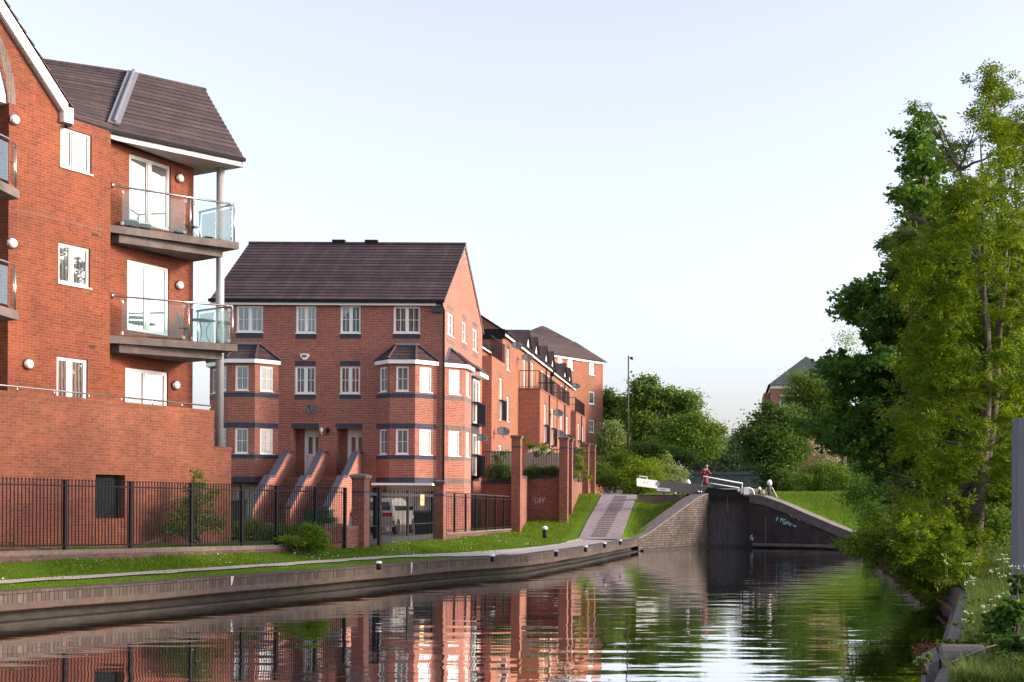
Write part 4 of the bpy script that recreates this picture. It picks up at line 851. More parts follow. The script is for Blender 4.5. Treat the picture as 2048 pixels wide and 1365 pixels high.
# balconies (right stack)
def balcony(px0, py0, pxt, pyt, zrail_px, name='balcony'):
    zt = PA.uv(px0, py0)[1]                                         # top of the deck edge at the wall
    S = PA.p(PA.u(218), zt, .0); tip = PZ(pxt, pyt, zt); back = PZ(384, pyt - (8 if zt > 7 else 5), zt); back = tip + Vector((-.81, .58, 0)) * 2.2
    b = thing_part = bpy.data.objects.new(name, None); C.objects.link(b); b.parent = T; b.location = S - Vector(T['wl']); b['wl'] = tuple(S)
    d = (tip - S).normalized(); nn = Vector((d.y, -d.x, 0)); e = (back - tip).normalized(); n2 = Vector((e.y, -e.x, 0))
    wallp = PB.p(uB0 + .02, zt); wc = PB.p(uB1, zt)
    poly = [S, tip, back, wc + PB.n * -1.5 * 0 + Vector((0, 0, 0)), wallp]
    g = MB(); dz = lambda p, z: Vector((p.x, p.y, z))
    g.hexa([dz(p, zt - .20) for p in poly], [dz(p, zt) for p in poly], 'concrete')
    g.build('deck', b)
    ins = [S + d * .12 - nn * .12 * 0, tip - d * .35 + e * .0 - nn * .3, back - d * .35 - e * .2, wc, wallp]; ins[0] = S + d * .25 - nn * .1
    g = MB(); g.hexa([dz(p, zt - .43) for p in ins], [dz(p, zt - .202) for p in ins], 'concrete'); g.build('deck_beam', b)
    zr = zt + 1.08; g = MB(); i_ = -nn * .07; i2 = -n2 * .07; corner = tip - d * .1 + e * .07
    A0 = S + d * .12 + i_; g.tube([dz(A0, zr), dz(corner, zr), dz(corner + e * 1.75, zr)], .03, 'steel', 10); g.lathe(dz(S + d * .08 + i_, zr), [(.085, -.05), (.085, 0)], 'steel', 16, d); g.build('handrail', b, True)
    Ls = (corner - A0).length
    for f_ in (.62, 1.0):
        g = MB(); p_ = A0 + (corner - A0) * f_; g.tube([dz(p_, zt), dz(p_, zr - .02)], .022, 'steel', 10); g.build('post', b, True)
    g = MB(); p_ = corner + e * 1.7; g.tube([dz(p_, zt), dz(p_, zr - .02)], .022, 'steel', 10); g.build('post', b, True)
    for (f0, f1) in ((.06, .575), (.655, .97)):
        g = MB(); p_, q_ = A0 + (corner - A0) * f0, A0 + (corner - A0) * f1; o_ = nn * .006
        g.hexa([dz(p_ - o_, zt + .06), dz(q_ - o_, zt + .06), dz(q_ + o_, zt + .06), dz(p_ + o_, zt + .06)], [dz(p_ - o_, zr - .1), dz(q_ - o_, zr - .1), dz(q_ + o_, zr - .1), dz(p_ + o_, zr - .1)], 'glass'); gp = g.build('glass_panel', b)
        for s_ in (p_, q_):
            for z_ in (zt + .09, zr - .13): g = MB(); g.box(s_.x - .03, s_.x + .03, s_.y - .03, s_.y + .03, z_ - .045, z_ + .045, 'steel'); g.build('clamp', gp)
    for (f0, f1) in ((.12, .8), (.9, 1.62)):
        g = MB(); p_, q_ = corner + e * f0, corner + e * f1; o_ = n2 * .006
        g.hexa([dz(p_ - o_, zt + .06), dz(q_ - o_, zt + .06), dz(q_ + o_, zt + .06), dz(p_ + o_, zt + .06)], [dz(p_ - o_, zr - .1), dz(q_ - o_, zr - .1), dz(q_ + o_, zr - .1), dz(p_ + o_, zr - .1)], 'glass'); g.build('glass_panel', b)
    return S, d, nn, e, zt
BU = balcony(218, 449, 478, 485, 0); BL = balcony(218, 671, 475, 689, 0)
# left balconies, mostly out of frame
def balcony2(pyt, pyb):
    ur = PA.u(36); zt = PA.off(.9).uv(36, pyt)[1]; PQ = PA.off(0); b = bpy.data.objects.new('balcony', None); C.objects.link(b); b.parent = T; L0 = PA.p(ur, zt, .4); b.location = L0 - Vector(T['wl']); b['wl'] = tuple(L0)
    uu = PA.off(.55).u(36); l_ = uu - 4.2
    poly = [PA.p(l_, 0, .002), PA.p(l_, 0, .5), PA.p(l_ + 1.2, 0, 1.15), PA.p(uu - 1.2, 0, 1.15), PA.p(uu, 0, .55), PA.p(uu, 0, .002)]; dz = lambda p, z: Vector((p.x, p.y, z))
    g = MB(); g.hexa([dz(p, zt - .22) for p in poly], [dz(p, zt) for p in poly], 'concrete'); g.build('deck', b)
    g = MB(); zr = zt + 1.08; path_ = [PA.p(l_ + .1, 0, .5), PA.p(l_ + 1.2, 0, 1.08), PA.p(uu - 1.2, 0, 1.08), PA.p(uu - .5, 0, .84), PA.p(uu - .07, 0, .5)]; g.tube([dz(p, zr) for p in path_], .03, 'steel', 8); g.build('handrail', b, True)
    for p_ in (path_[-1], path_[2]): g = MB(); g.tube([dz(p_, zt), dz(p_, zr)], .022, 'steel', 8); g.build('post', b, True)
    for p_, q_ in zip(path_, path_[1:]):
        a_, b_ = p_.lerp(q_, .1), p_.lerp(q_, .9); g = MB(); nn = (b_ - a_).cross(Vector((0, 0, 1))).normalized() * .006
        g.hexa([dz(a_ - nn, zt + .06), dz(b_ - nn, zt + .06), dz(b_ + nn, zt + .06), dz(a_ + nn, zt + .06)], [dz(a_ - nn, zr - .1), dz(b_ - nn, zr - .1), dz(b_ + nn, zr - .1), dz(a_ + nn, zr - .1)], 'glass'); g.build('glass_panel', b)
balcony2(372, 398); balcony2(618, 640)
# terrace wall and its rail
zt = (PD.uv(0, 781)[1] + PD.uv(427, 821)[1]) / 2; zl = PD.uv(462, 895)[1]
u0 = PD.u(-40); u1 = PD.u(428, 830); u2 = PD.u(462)
mb = MB(); wo = op(PD, 191, 949, 250, 1037) + [.3]
zl_ = zl
wall(mb, PD, u0 - 6, u2, zb, zl - .11, [wo], 'brick2')
wall(mb, PD, u0 - 6, u1, zl - .11, zt - .11, [], 'brick2')
mb.pbox(PD, u0 - 6, u1 + .01, zt - .108, zt, -.33, .012, 'brick2'); mb.pbox(PD, u1 + .012, u2 + .01, zl - .108, zl, -.5, .012, 'brick2')
mb.face([PD.p(u2, zb), PD.p(u2, zb, -6), PD.p(u2, zl - .11, -6), PD.p(u2, zl - .11)], 'brick2')
mb.face([PD.p(u1, zl - .1), PD.p(u1, zl - .1, -.33), PD.p(u1, zt - .11, -.33), PD.p(u1, zt - .11)], 'brick2')
mb.build('terrace_wall', T)
g = MB(); q = [PD.p(u0 - 6, 0, -.02), PD.p(u1, 0, -.02), PD.p(u1, 0, -4), PD.p(u0 - 6, 0, -4)]; g.hexa([Vector((p.x, p.y, zt - .9)) for p in q], [Vector((p.x, p.y, zt - .7)) for p in q], 'paving'); g.build('terrace_floor', T)
f = MB(); a, b, c_, d_ = wo[:4]
for (x0, x1, y0, y1) in ((a, a + .07, c_, d_), (b - .07, b, c_, d_), (a + .07, b - .07, c_, c_ + .07), (a + .07, b - .07, d_ - .07, d_), (a + .07, b - .07, c_ + (d_ - c_) * .38, c_ + (d_ - c_) * .38 + .05)): f.pbox(PD, x0, x1, y0, y1, -.3, -.24, 'black')
wn = f.build('window', T); g = MB(); g.pbox(PD, a + .03, b - .03, c_ + .03, d_ - .03, -.285, -.265, 'darkglass'); g.build('pane', wn)
g = MB(); q0 = PD.uv(0, 768); q1 = PD.uv(427, 814); zr = (q0[1] + q1[1]) / 2; g.tube([PD.p(u0 - 6, zr, -.08), PD.p(u1 - .02, zr, -.08)], .022, 'steel', 8)
u_ = u0
while u_ < u1: g.tube([PD.p(u_, zt, -.08), PD.p(u_, zr, -.08)], .012, 'steel', 6); u_ += 1.05
g.build('handrail', T, True)
# things on the balconies
def pot(p, r, h, label, plant=None, mat='pot'):
    t = thing('plant_pot', label, 'plant pot', p, None); g = MB(); g.lathe(p, [(r * .7, 0), (r * .95, h * .82), (r * 1.08, h * .83), (r * 1.08, h), (r * .95, h)], mat, 16); g.build('pot', t, True)
    if plant:
        leaves(t, 'plant', [(p.x, p.y, p.z + h + plant * .4, plant, plant, plant * .7)], 150, .05, 'leaf_mid', seed=abs(int(p.x * 10)))
def on_balcony(Bx, s, o, dz=0.0):
    S, d, nn, e, z_ = Bx; p = S + d * s - nn * o; return Vector((p.x, p.y, z_ + dz))
pot(on_balcony(BU, .62, .35), .19, .24, 'dark green plant pot left of a similar pot on the top balcony')
pot(on_balcony(BU, .98, .38), .17, .20, 'dark plant pot right of a similar pot on the top balcony')
pot(on_balcony(BU, 1.95, .45), .15, .17, 'small pot with a leafy green plant on the top balcony', plant=.2)
pot(on_balcony(BU, 2.95, 1.0), .13, .22, 'square dark planter by the column on the top balcony', mat='black')
def bistro_table(p, label, r=.27, h=.70, mat='teal'):
    t = thing('bistro_table', label, 'table', p); g = MB(); g.lathe(p, [(r, h), (r, h + .03)], mat, 24); g.build('table_top', t, True)
    for k in range(3):
        a = 2.1 * k + .4; d = Vector((math.cos(a), math.sin(a), 0)); g = MB(); g.tube([p + d * .24, p + d * .1 + Vector((0, 0, .25)), p + d * .08 + Vector((0, 0, .45)), p + d * .2 + Vector((0, 0, h))], .012, mat, 6); g.build('leg', t, True)
def bistro_chair(p, a, label, mat='teal'):
    t = thing('bistro_chair', label, 'chair', p); d = Vector((math.cos(a), math.sin(a), 0)); s = Vector((-d.y, d.x, 0)); q = lambda f_, l, z: p + d * f_ + s * l + Vector((0, 0, z))
    g = MB()
    for k in range(5): y = -.17 + k * .075; g.hexa([q(-.18, y, .43), q(.18, y, .43), q(.18, y + .055, .43), q(-.18, y + .055, .43)], [q(-.18, y, .45), q(.18, y, .45), q(.18, y + .055, .45), q(-.18, y + .055, .45)], mat)
    g.build('seat', t)
    g = MB()
    for z in (.62, .76): g.hexa([q(-.2, -.19, z), q(-.2, .19, z), q(-.185, .19, z), q(-.185, -.19, z)], [q(-.22, -.19, z + .09), q(-.22, .19, z + .09), q(-.205, .19, z + .09), q(-.205, -.19, z + .09)], mat)
    g.build('backrest', t)
    for l in (-.19, .19):
        g = MB(); g.tube([q(.2, l, 0), q(-.22, l, .85)], .011, mat, 6); g.build('leg', t, True); g = MB(); g.tube([q(-.2, l, 0), q(.16, l, .43)], .011, mat, 6); g.build('leg', t, True)
bistro_table(on_balcony(BL, 2.55, .85), 'round green bistro table on the lower balcony', .32)
bistro_chair(on_balcony(BL, 2.05, .75), .4, 'green slatted folding chair beside the bistro table on the lower balcony')
bistro_table(on_balcony(BU, 2.45, .9), 'small grey pedestal table on the top balcony', .17, .42, 'dish')

# ------------------------------------------------------------------ railing on its dwarf wall
FA = Pl(-15.35, 30.4, .365, 1)
def dwarf_top(px): return FA.p(FA.u(px), 0)
t = thing('dwarf_wall', 'low brick wall under the long black railing by the lawn', 'wall', FA.p(FA.u(300), .9))
uz0, uz1 = FA.u(-420), FA.u(592); zw0, zw1 = FA.uv(5, 1098)[1], FA.uv(560, 1091)[1]
mb = MB(); mb.prism(FA, [(uz0, .3), (uz1, .3), (uz1, zw1 - .115), (uz0, zw0 - .115)], -.24, 0.0, 'brickd'); mb.build('wall', t)
mb = MB(); mb.prism(FA, [(uz0, zw0 - .113), (uz1, zw1 - .113), (uz1, zw1), (uz0, zw0)], -.25, .012, 'grey_soldier'); mb.build('coping', t)
def railing(label, pl, posts, ztop, zbot, o=-.12, gap=.10, bar=.009, finial=True, postw=.035, posth=.0, group=None, kind='railing', mat='black'):
    """posts: list of u; ztop, zbot: functions of u"""
    t = thing(kind, label, 'railing', pl.p(posts[0], zbot(posts[0]), o), group)
    for u in posts:
        g = MB(); g.pbox(pl, u - postw, u + postw, zbot(u) - .12, ztop(u) + .03 + posth, o - postw, o + postw, mat); g.build('post', t)
    for a, b in zip(posts, posts[1:]):
        g = MB(); n = max(2, int(round((b - a) / gap)))
        for s_, h in ((0.10, .035), (-1, .035)):
            z0a = ztop(a) - s_ if s_ > 0 else zbot(a) + .08; z0b = ztop(b) - s_ if s_ > 0 else zbot(b) + .08
            g.prism(pl, [(a + postw, z0a - h), (b - postw, z0b - h), (b - postw, z0b), (a + postw, z0a)], o - .02, o + .02, mat)
        for k in range(1, n):
            u = a + (b - a) * k / n; zt_, zb_ = ztop(u), zbot(u); g.pbox(pl, u - bar, u + bar, zb_ + .03, zt_, o - bar, o + bar, mat)
            if finial: c = pl.p(u, zt_ + .012, o); g.lathe(c, [(.012, -.02), (.022, 0), (.016, .02), (.004, .035)], mat, 6)
        g.build('rail_panel', t)
    return t
zT0, zT1 = FA.uv(5, 958)[1], FA.uv(640, 976)[1]; uT0, uT1 = FA.u(5), FA.u(640); uW0, uW1 = FA.u(5), FA.u(560)
ft = lambda u: zT0 + (zT1 - zT0) * (u - uT0) / (uT1 - uT0); fb = lambda u: zw0 + (zw1 - zw0) * (u - uW0) / (uW1 - uW0)
railing('long black vertical bar railing along the lawn in front of the left building', FA, [FA.u(x) for x in (-420, -280, -140, -2, 138, 269, 390, 491, 560, 638, 697)], ft, fb)
# short wall, brick piers
def pier(name, label, px0, px1, pyt, pyb, Y, side_px=None, cap='stone', mat='brickp', capw=.06, caph=.1, group=None, dz=-.25, depth=None, band=True):
    a = PX(px0, pyb, Y); b = PX(px1, pyb, Y); zt_ = PX((px0 + px1) / 2, pyt, Y).z; w_ = b.x - a.x; dp = depth or w_
    t = thing(name, label, 'pier', ((a.x + b.x) / 2, Y + dp / 2, a.z), group)
    g = MB(); g.box(a.x, b.x, Y, Y + dp, a.z + dz, zt_ - caph - .06, mat)
    if band: g.box(a.x - .004, b.x + .004, Y - .004, Y + dp + .004, zt_ - caph - .5, zt_ - caph - .42, 'blue')
    g.build('shaft', t)
    g = MB(); g.box(a.x - .03, b.x + .03, Y - .03, Y + dp + .03, zt_ - caph - .058, zt_ - caph, mat); g.box(a.x - capw, b.x + capw, Y - capw, Y + dp + capw, zt_ - caph + .001, zt_ - .02, cap); g.hexa([(a.x - capw, Y - capw, zt_ - .019), (b.x + capw, Y - capw, zt_ - .019), (b.x + capw, Y + dp + capw, zt_ - .019), (a.x - capw, Y + dp + capw, zt_ - .019)], [(a.x + .1, Y + .1, zt_ + .02), (b.x - .1, Y + .1, zt_ + .02), (b.x - .1, Y + dp - .1, zt_ + .02), (a.x + .1, Y + dp - .1, zt_ + .02)], cap); g.build('capstone', t)
    return t
p1 = pier('gate_pier', 'brick gate pier with stone cap left of the car park gates', 703, 728, 949, 1092, 41.2, depth=.6, dz=-.3)
a = PX(648, 1048, 39.9); b = PX(702, 1048, 41.0)
t = thing('garden_wall', 'short brick wall stepping up to the left gate pier', 'wall', a); g = MB(); Pw = Pl(a.x, a.y, b.x - a.x, b.y - a.y); Lw = (b - a).length
g.pbox(Pw, 0, Lw * .68, .4, a.z - .12, -.3, 0, 'brickp'); g.pbox(Pw, Lw * .70, Lw + .35, .4, a.z - .2, -.3, .08, 'brickp'); g.build('wall', t)
g = MB(); g.pbox(Pw, 0, Lw * .69, a.z - .118, a.z, -.31, .012, 'grey_soldier'); g.pbox(Pw, Lw * .695, Lw + .35, a.z - .198, a.z - .08, -.31, .092, 'grey_soldier'); g.build('coping', t)
p2 = pier('gate_pier', 'brick gate pier with dark cap right of the car park gates', 869, 886.5, 962, 1083, 50.2, depth=.5, cap='stonedark', dz=-.3)
# gates
ga = PX(739, 1088, 41.9); gb = PX(870, 1082, 50.3); GP = Pl(ga.x, ga.y, gb.x - ga.x, gb.y - ga.y)
def gz(px, py): return GP.uv(px, py)[1]
t = thing('metal_gate', 'dark metal barred double gate across the car park entrance', 'gate', GP.p(1, ga.z))
ua, ub, uc_, ud = GP.u(738), GP.u(757), GP.u(811), GP.u(880)
uends = GP.u(868)
zt_ = (gz(760, 979) + gz(870, 983)) / 2; zb_ = gz(800, 1086)
g = MB(); g.pbox(GP, ub - .1, ub + .12, zb_ - .3, zt_ + .06, -.16, .06, 'black'); g.build('post', t)
g = MB(); g.pbox(GP, uends - .06, uends + .06, zb_ - .1, zt_ + .02, -.1, .02, 'black'); g.build('post', t)
def leaf(u0, u1, par):
    g = MB(); w_ = .05
    for (a_, b_, c_, d_) in ((u0, u0 + w_, zb_ + .02, zt_), (u1 - w_, u1, zb_ + .02, zt_), (u0 + w_, u1 - w_, zt_ - .22, zt_ - .12), (u0 + w_, u1 - w_, zb_ + .02, zb_ + .22), (u0 + w_, u1 - w_, zb_ + .62, zb_ + .645)): g.pbox(GP, a_, b_, c_, d_, -.045, .0, 'rail_dark')
    n = int((u1 - u0) / .16)
    for k in range(1, n): u = u0 + (u1 - u0) * k / n; g.pbox(GP, u - .006, u + .006, zb_ + .2, zt_ - .02, -.03, -.014, 'black')
    g.build('gate_leaf', par)
leaf(ua + .05, ub - .12, t); leaf(ub + .14, (ub + uends) / 2 - .02, t); leaf((ub + uends) / 2 + .02, uends - .08, t)
g = MB(); g.pbox(GP, ub - .12, ub + .02, zb_ + 1.15, zb_ + 1.3, .062, .1, 'steel'); g.build('lock', t)
a = GP.off(.02).uv(840, 989); b = GP.off(.02).uv(848, 1011.5); t = thing('warning_sign', 'narrow yellow notice fixed to the car park gate', 'sign', GP.p(a[0], b[1], .03))
g = MB(); g.pbox(GP, a[0], b[0], b[1], a[1], .022, .032, 'yellow'); g.build('panel', t); g = MB(); um = (a[0] + b[0]) / 2; zm = (a[1] + b[1]) / 2; g.prism(GP, [(um - .06, zm + .05), (um + .06, zm + .05), (um, zm - .05)], .033, .036, 'black'); g.build('symbol', t)
g = MB(); a = GP.off(-.3).uv(738, 1033); b = GP.off(-.3).uv(751, 1047.5)
# wheelie bins
def wheelie(px, pyb, Y, label, s=1, mat='bin'):
    c = PX(px, pyb, Y); t = thing('wheelie_bin', label, 'bin', c, 'wheelie bins in the car park'); w_ = .29 * s; d = .36 * s; h = .95 * s
    g = MB(); g.hexa([c + Vector((x * w_ * .8, y * d * .75 + .0, .05)) for x, y in ((-1, -1), (1, -1), (1, 1), (-1, 1))], [c + Vector((x * w_, y * d, h)) for x, y in ((-1, -1), (1, -1), (1, 1), (-1, 1))], mat)
    g.box(c.x - w_ * 1.05, c.x + w_ * 1.05, c.y - d * 1.05, c.y + d * 1.05, c.z + h * .93, c.z + h * .985, mat); g.build('body', t)
    g = MB(); pr = [(-1.12, .0), (-1.12, .03), (-.7, .085), (0, .11), (.7, .095), (1.15, .05), (1.15, .0)]; k = len(pr)
    g.hexa([c + Vector((-w_ * 1.1, d * y, h + z)) for y, z in pr], [c + Vector((w_ * 1.1, d * y, h + z)) for y, z in pr], mat); g.build('lid', t)
    for s_ in (-1, 1): g = MB(); g.lathe(c + Vector((s_ * w_ * .85, d * .85, .1)), [(.1, -.03), (.1, .03)], 'rubber', 14, Vector((1, 0, 0))); g.build('wheel', t, True)
    g = MB(); g.tube([c + Vector((-w_ * .9, d * 1.1, h)), c + Vector((-w_ * .9, d * 1.3, h + .02)), c + Vector((w_ * .9, d * 1.3, h + .02)), c + Vector((w_ * .9, d * 1.1, h))], .018, mat, 6); g.build('handle', t, True)
wheelie(847, 1078, 50.6, 'black wheelie bin behind the gate, right of the silver car', 1.05)
wheelie(482, 1062, 52, 'dark wheelie bin by the left garage, just right of the big brick wall', 1.25)
# green cabinet
a = PX(608, 1075, 43.5); b = PX(656, 1075, 43.5); zt_ = PX(630, 1021, 43.5).z; t = thing('utility_cabinet', 'dark green metal utility cabinet behind the railing', 'cabinet', a)
g = MB(); g.box(a.x, b.x, 43.5, 44.1, .9, zt_ - .03, 'green_box'); g.build('body', t); g = MB(); g.box(a.x - .03, b.x + .03, 43.46, 44.14, zt_ - .028, zt_ + .02, 'green_box'); g.build('lid', t)
g = MB(); xm = (a.x + b.x) / 2; g.box(a.x + .03, xm - .01, 43.48, 43.498, 1.0, zt_ - .06, 'green_box'); g.build('door', t); g = MB(); g.box(xm + .01, b.x - .03, 43.48, 43.498, 1.0, zt_ - .06, 'green_box'); g.build('door', t)
# car park surface
mb = MB(); q = [ga, GP.p(uends, 0), (-12.6, 57.9, 0), (-21.5, 57.9, 0), (-20.5, 50, 0), (-14.6, 43.2, 0)]; mb.face([(p_[0], p_[1], 1.12) for p_ in q], 'tarmac'); struct(mb.build('car_park'), 'dark tarmac forecourt behind the gates')
# silver car, rear towards the canal
def car(c, label):
    t = thing('parked_car', label, 'car', c); W_, Lc, z0 = .86, 4.1, .30
    prof_ = [(0, .42), (.02, .78), (.10, .98), (.30, 1.38), (.55, 1.47), (1.9, 1.50), (2.45, 1.40), (3.0, 1.02), (3.95, .82), (4.1, .62), (4.1, .40)]
    n = len(prof_); secs = []
    g = MB()
    def ring(y, z): 
        k = 1 - .16 * sm((z - .9) / .6); return (W_ * k, y, z)
    Lr = [(c.x - ring(y, z)[0], c.y + y, c.z + z - .06) for y, z in prof_]; Rr = [(c.x + ring(y, z)[0], c.y + y, c.z + z - .06) for y, z in prof_]
    g.face(Lr, 'silver'); g.face(Rr, 'silver')
    for i in range(n - 1): g.face([Lr[i], Rr[i], Rr[i + 1], Lr[i + 1]], 'silver')
    g.face([Lr[-1], Rr[-1], Rr[0], Lr[0]], 'black'); g.build('body', t)
    X1 = W_ + .004
    g = MB(); zz = [(.52, 1.36), (1.95, 1.40), (2.75, 1.0), (.36, .99)]
    g.face([(c.x + W_ * (1 - .16 * sm((z - .9) / .6)) + .006, c.y + y, c.z + z - .06) for y, z in zz], 'darkglass'); g.build('side_window', t)
    g = MB(); g.face([(c.x + s_ * (.74 if z < 1.1 else .64), c.y + y - .012, c.z + z - .05) for s_, y, z in ((-1, .115, 1.0), (1, .115, 1.0), (1, .275, 1.33), (-1, .275, 1.33))], 'darkglass'); g.build('rear_window', t)
    for s_ in (-1, 1): g = MB(); g.box(c.x + s_ * .62 - .2, c.x + s_ * .62 + .2, c.y - .025, c.y + .2, c.z + .72, c.z + .86, 'redlamp'); g.build('tail_light', t)
    g = MB(); g.box(c.x - W_ * 1.0, c.x + W_ * 1.0, c.y - .10, c.y + .25, c.z + .30, c.z + .55, 'silver'); g.build('bumper', t)
    g = MB(); g.box(c.x - .26, c.x + .26, c.y - .115, c.y - .10, c.z + .44, c.z + .54, 'yellow'); g.build('number_plate', t)
    for y in (.78, 3.3):
        for s_ in (-1, 1):
            g = MB(); g.lathe((c.x + s_ * (W_ - .08), c.y + y, c.z + .31), [(.22, -.1), (.31, -.09), (.31, .09), (.22, .1)], 'rubber', 20, Vector((1, 0, 0))); wl_ = g.build('wheel', t, True)
            g = MB(); g.lathe((c.x + s_ * (W_ - .08), c.y + y, c.z + .31), [(.21, -.11), (.21, .112)], 'steel', 14, Vector((1, 0, 0))); g.build('rim', wl_)
    g = MB(); g.box(c.x + W_, c.x + W_ + .17, c.y + 2.5, c.y + 2.6, c.z + .95, c.z + 1.1, 'black'); g.build('wing_mirror', t)
cc = PX(757, 1085, 50.8); cc.z = 1.125; cc.x = PX(786, 1080, 50.8).x - .86; car(cc, 'silver car parked behind the gates with its rear to the canal')
# second railing from the right gate pier to the tall pier
fa = PX(893, 1075, 51.0); fbp = PX(1022, 1058, 62.6); F2 = Pl(fa.x, fa.y, fbp.x - fa.x, fbp.y - fa.y); L2 = (fbp - fa).length
t = thing('dwarf_wall', 'low brick wall under the close barred railing between gate pier and tall pier', 'wall', fa)
f2t = lambda u: F2.uv(897, 987)[1] + (F2.uv(1030, 995)[1] - F2.uv(897, 987)[1]) * u / L2
f2b = lambda u: F2.uv(897, 1069)[1] + (F2.uv(1030, 1059)[1] - F2.uv(897, 1069)[1]) * u / L2
mb = MB(); mb.prism(F2, [(0, .5), (L2, .5), (L2, f2b(L2)), (0, f2b(0))], -.3, 0, 'brickd'); mb.build('wall', t); mb = MB(); mb.prism(F2, [(0, f2b(0) + .002), (L2, f2b(L2) + .002), (L2, f2b(L2) + .05), (0, f2b(0) + .05)], -.32, .03, 'stone'); mb.build('coping', t)
railing('dark close barred railing right of the car park gates', F2, [F2.u(x) for x in (897, 915, 937, 957, 978, 996, 1013, 1029)], f2t, lambda u: f2b(u) + .08, gap=.24, bar=.006, finial=False, mat='black')
g = MB(); g.prism(F2, [(0, f2t(0) + .01), (L2, f2t(L2) + .01), (L2, f2t(L2) + .06), (0, f2t(0) + .06)], -.16, -.09, 'rail_dark')
t = bpy.data.objects[[o.name for o in C.objects if o.get('label') == 'dark close barred railing right of the car park gates'][0]]; g.build('top_rail', t)
# ------------------------------------------------------------------ pair of townhouses
YF = 58.0; PFa = Pl(0, YF, 1, 0); fx = lambda px, py=1010: PFa.u(px, py); fz = lambda py, px=660: PFa.uv(px, py)[1]
XL = fx(434, 700); XR = fx(886, 750); DP = 9.3; zg = 1.05; ZE2 = fz(604)
PGr = Pl(XR, YF, 0, 1); PGl = Pl(XL, YF + DP, 0, -1)
T = thing('townhouse_pair', 'pair of three storey red brick townhouses with steps, bay windows and plum roof', 'house', ((XL + XR) / 2, YF, zg))
def fop(x0, y0, x1, y1): a, b = PFa.uv(x0, y0), PFa.uv(x1, y1); return [a[0], b[0], b[1], a[1]]
W_ = [(473, 612, 526, 665), (592, 612, 632, 667), (681, 611, 721, 667), (787, 613, 840, 667), (590, 733, 631, 788), (680, 733, 720, 788)]
wops = [fop(*w_) for w_ in W_]
dops = [fop(585, 857, 637, 955) + [.75], fop(673, 857, 724, 955) + [.75]]
gops = [fop(452, 972, 530, 1080) + [.4], fop(768, 972, 866, 1080) + [.4]]
mb = MB(); wall(mb, PFa, XL, XR, zg - .3, ZE2, wops + dops + gops, 'brickh')
apx_y = YF + DP / 2; zr_ = PX(929, 490, apx_y).z
def gw(x0, y0, x1, y1): a, b = PGr.uv(x0, y0), PGr.uv(x1, y1); return [a[0], b[0], b[1], a[1]]
gwin = [gw(895, 623, 907, 676), gw(924.5, 641, 932.5, 688), gw(945.5, 655, 954.5, 705)]
wall(mb, PGr, 0, DP, zg - .3, ZE2, gwin[0:0] + [g_ for g_ in gwin if g_[3] < ZE2] , 'brickh')
mb.face([PGr.p(0, ZE2), PGr.p(DP, ZE2), PGr.p(DP / 2, zr_ - .12)], 'brickh')
mb.face([PGl.p(0, zg - .3), PGl.p(DP, zg - .3), PGl.p(DP, ZE2), PGl.p(DP / 2, zr_ - .12), PGl.p(0, ZE2)], 'brickh')
mb.face([(XR, YF + DP, zg - .3), (XL, YF + DP, zg - .3), (XL, YF + DP, ZE2), (XR, YF + DP, ZE2)], 'brickh')
def band(mb, pl, x0, y0, x1, y1, mat='blue', o=.006):
    a, b = pl.uv(x0, y0), pl.uv(x1, y1); mb.pbox(pl, a[0], b[0], b[1], a[1], -.02, o, mat)
for x0, y0, x1, y1 in ((472, 667, 526, 677), (591, 668.5, 633, 678), (680, 668.5, 722, 678), (786, 668.5, 841, 678), (590, 722, 631, 732), (680, 722, 720, 732), (589, 790, 632, 799), (679, 790, 722, 799), (583, 847, 638, 856.5), (671, 847, 725, 856.5)): band(mb, PFa, x0, y0, x1, y1)
for x0, y0, x1, y1 in ((444, 955, 531, 966),): band(mb, PFa, x0, y0, x1, y1)
for x0, x1, y0, y1 in ((894, 908, 612, 622), (894, 908, 680, 688), (924, 933, 630, 640), (924, 933, 691, 698), (945, 955, 645, 654), (945, 955, 708, 715)):
    a = PGr.uv(x0, y0); b = PGr.uv(x1, y1); c = (PGr.uv((x0 + x1) / 2, (y0 + y1) / 2)[1]); mb.pbox(PGr, a[0], b[0], c - .11, c + .11, -.02, .006, 'grey_soldier')
mb.build('wall', T)
panes = ['pane_pale', 'pane_pale', 'pane_pale', 'pane_dark', 'pane_pale', 'pane_dark']
for (w_, pn, sp) in zip(wops, panes, (.5, .5, .5, .5, .5, .5)): window(T, PFa, *w_, 2, (1, 1), pn)
for w_ in gwin: window(T, PGr, *w_, 1, (1, 1), 'pane_sky')
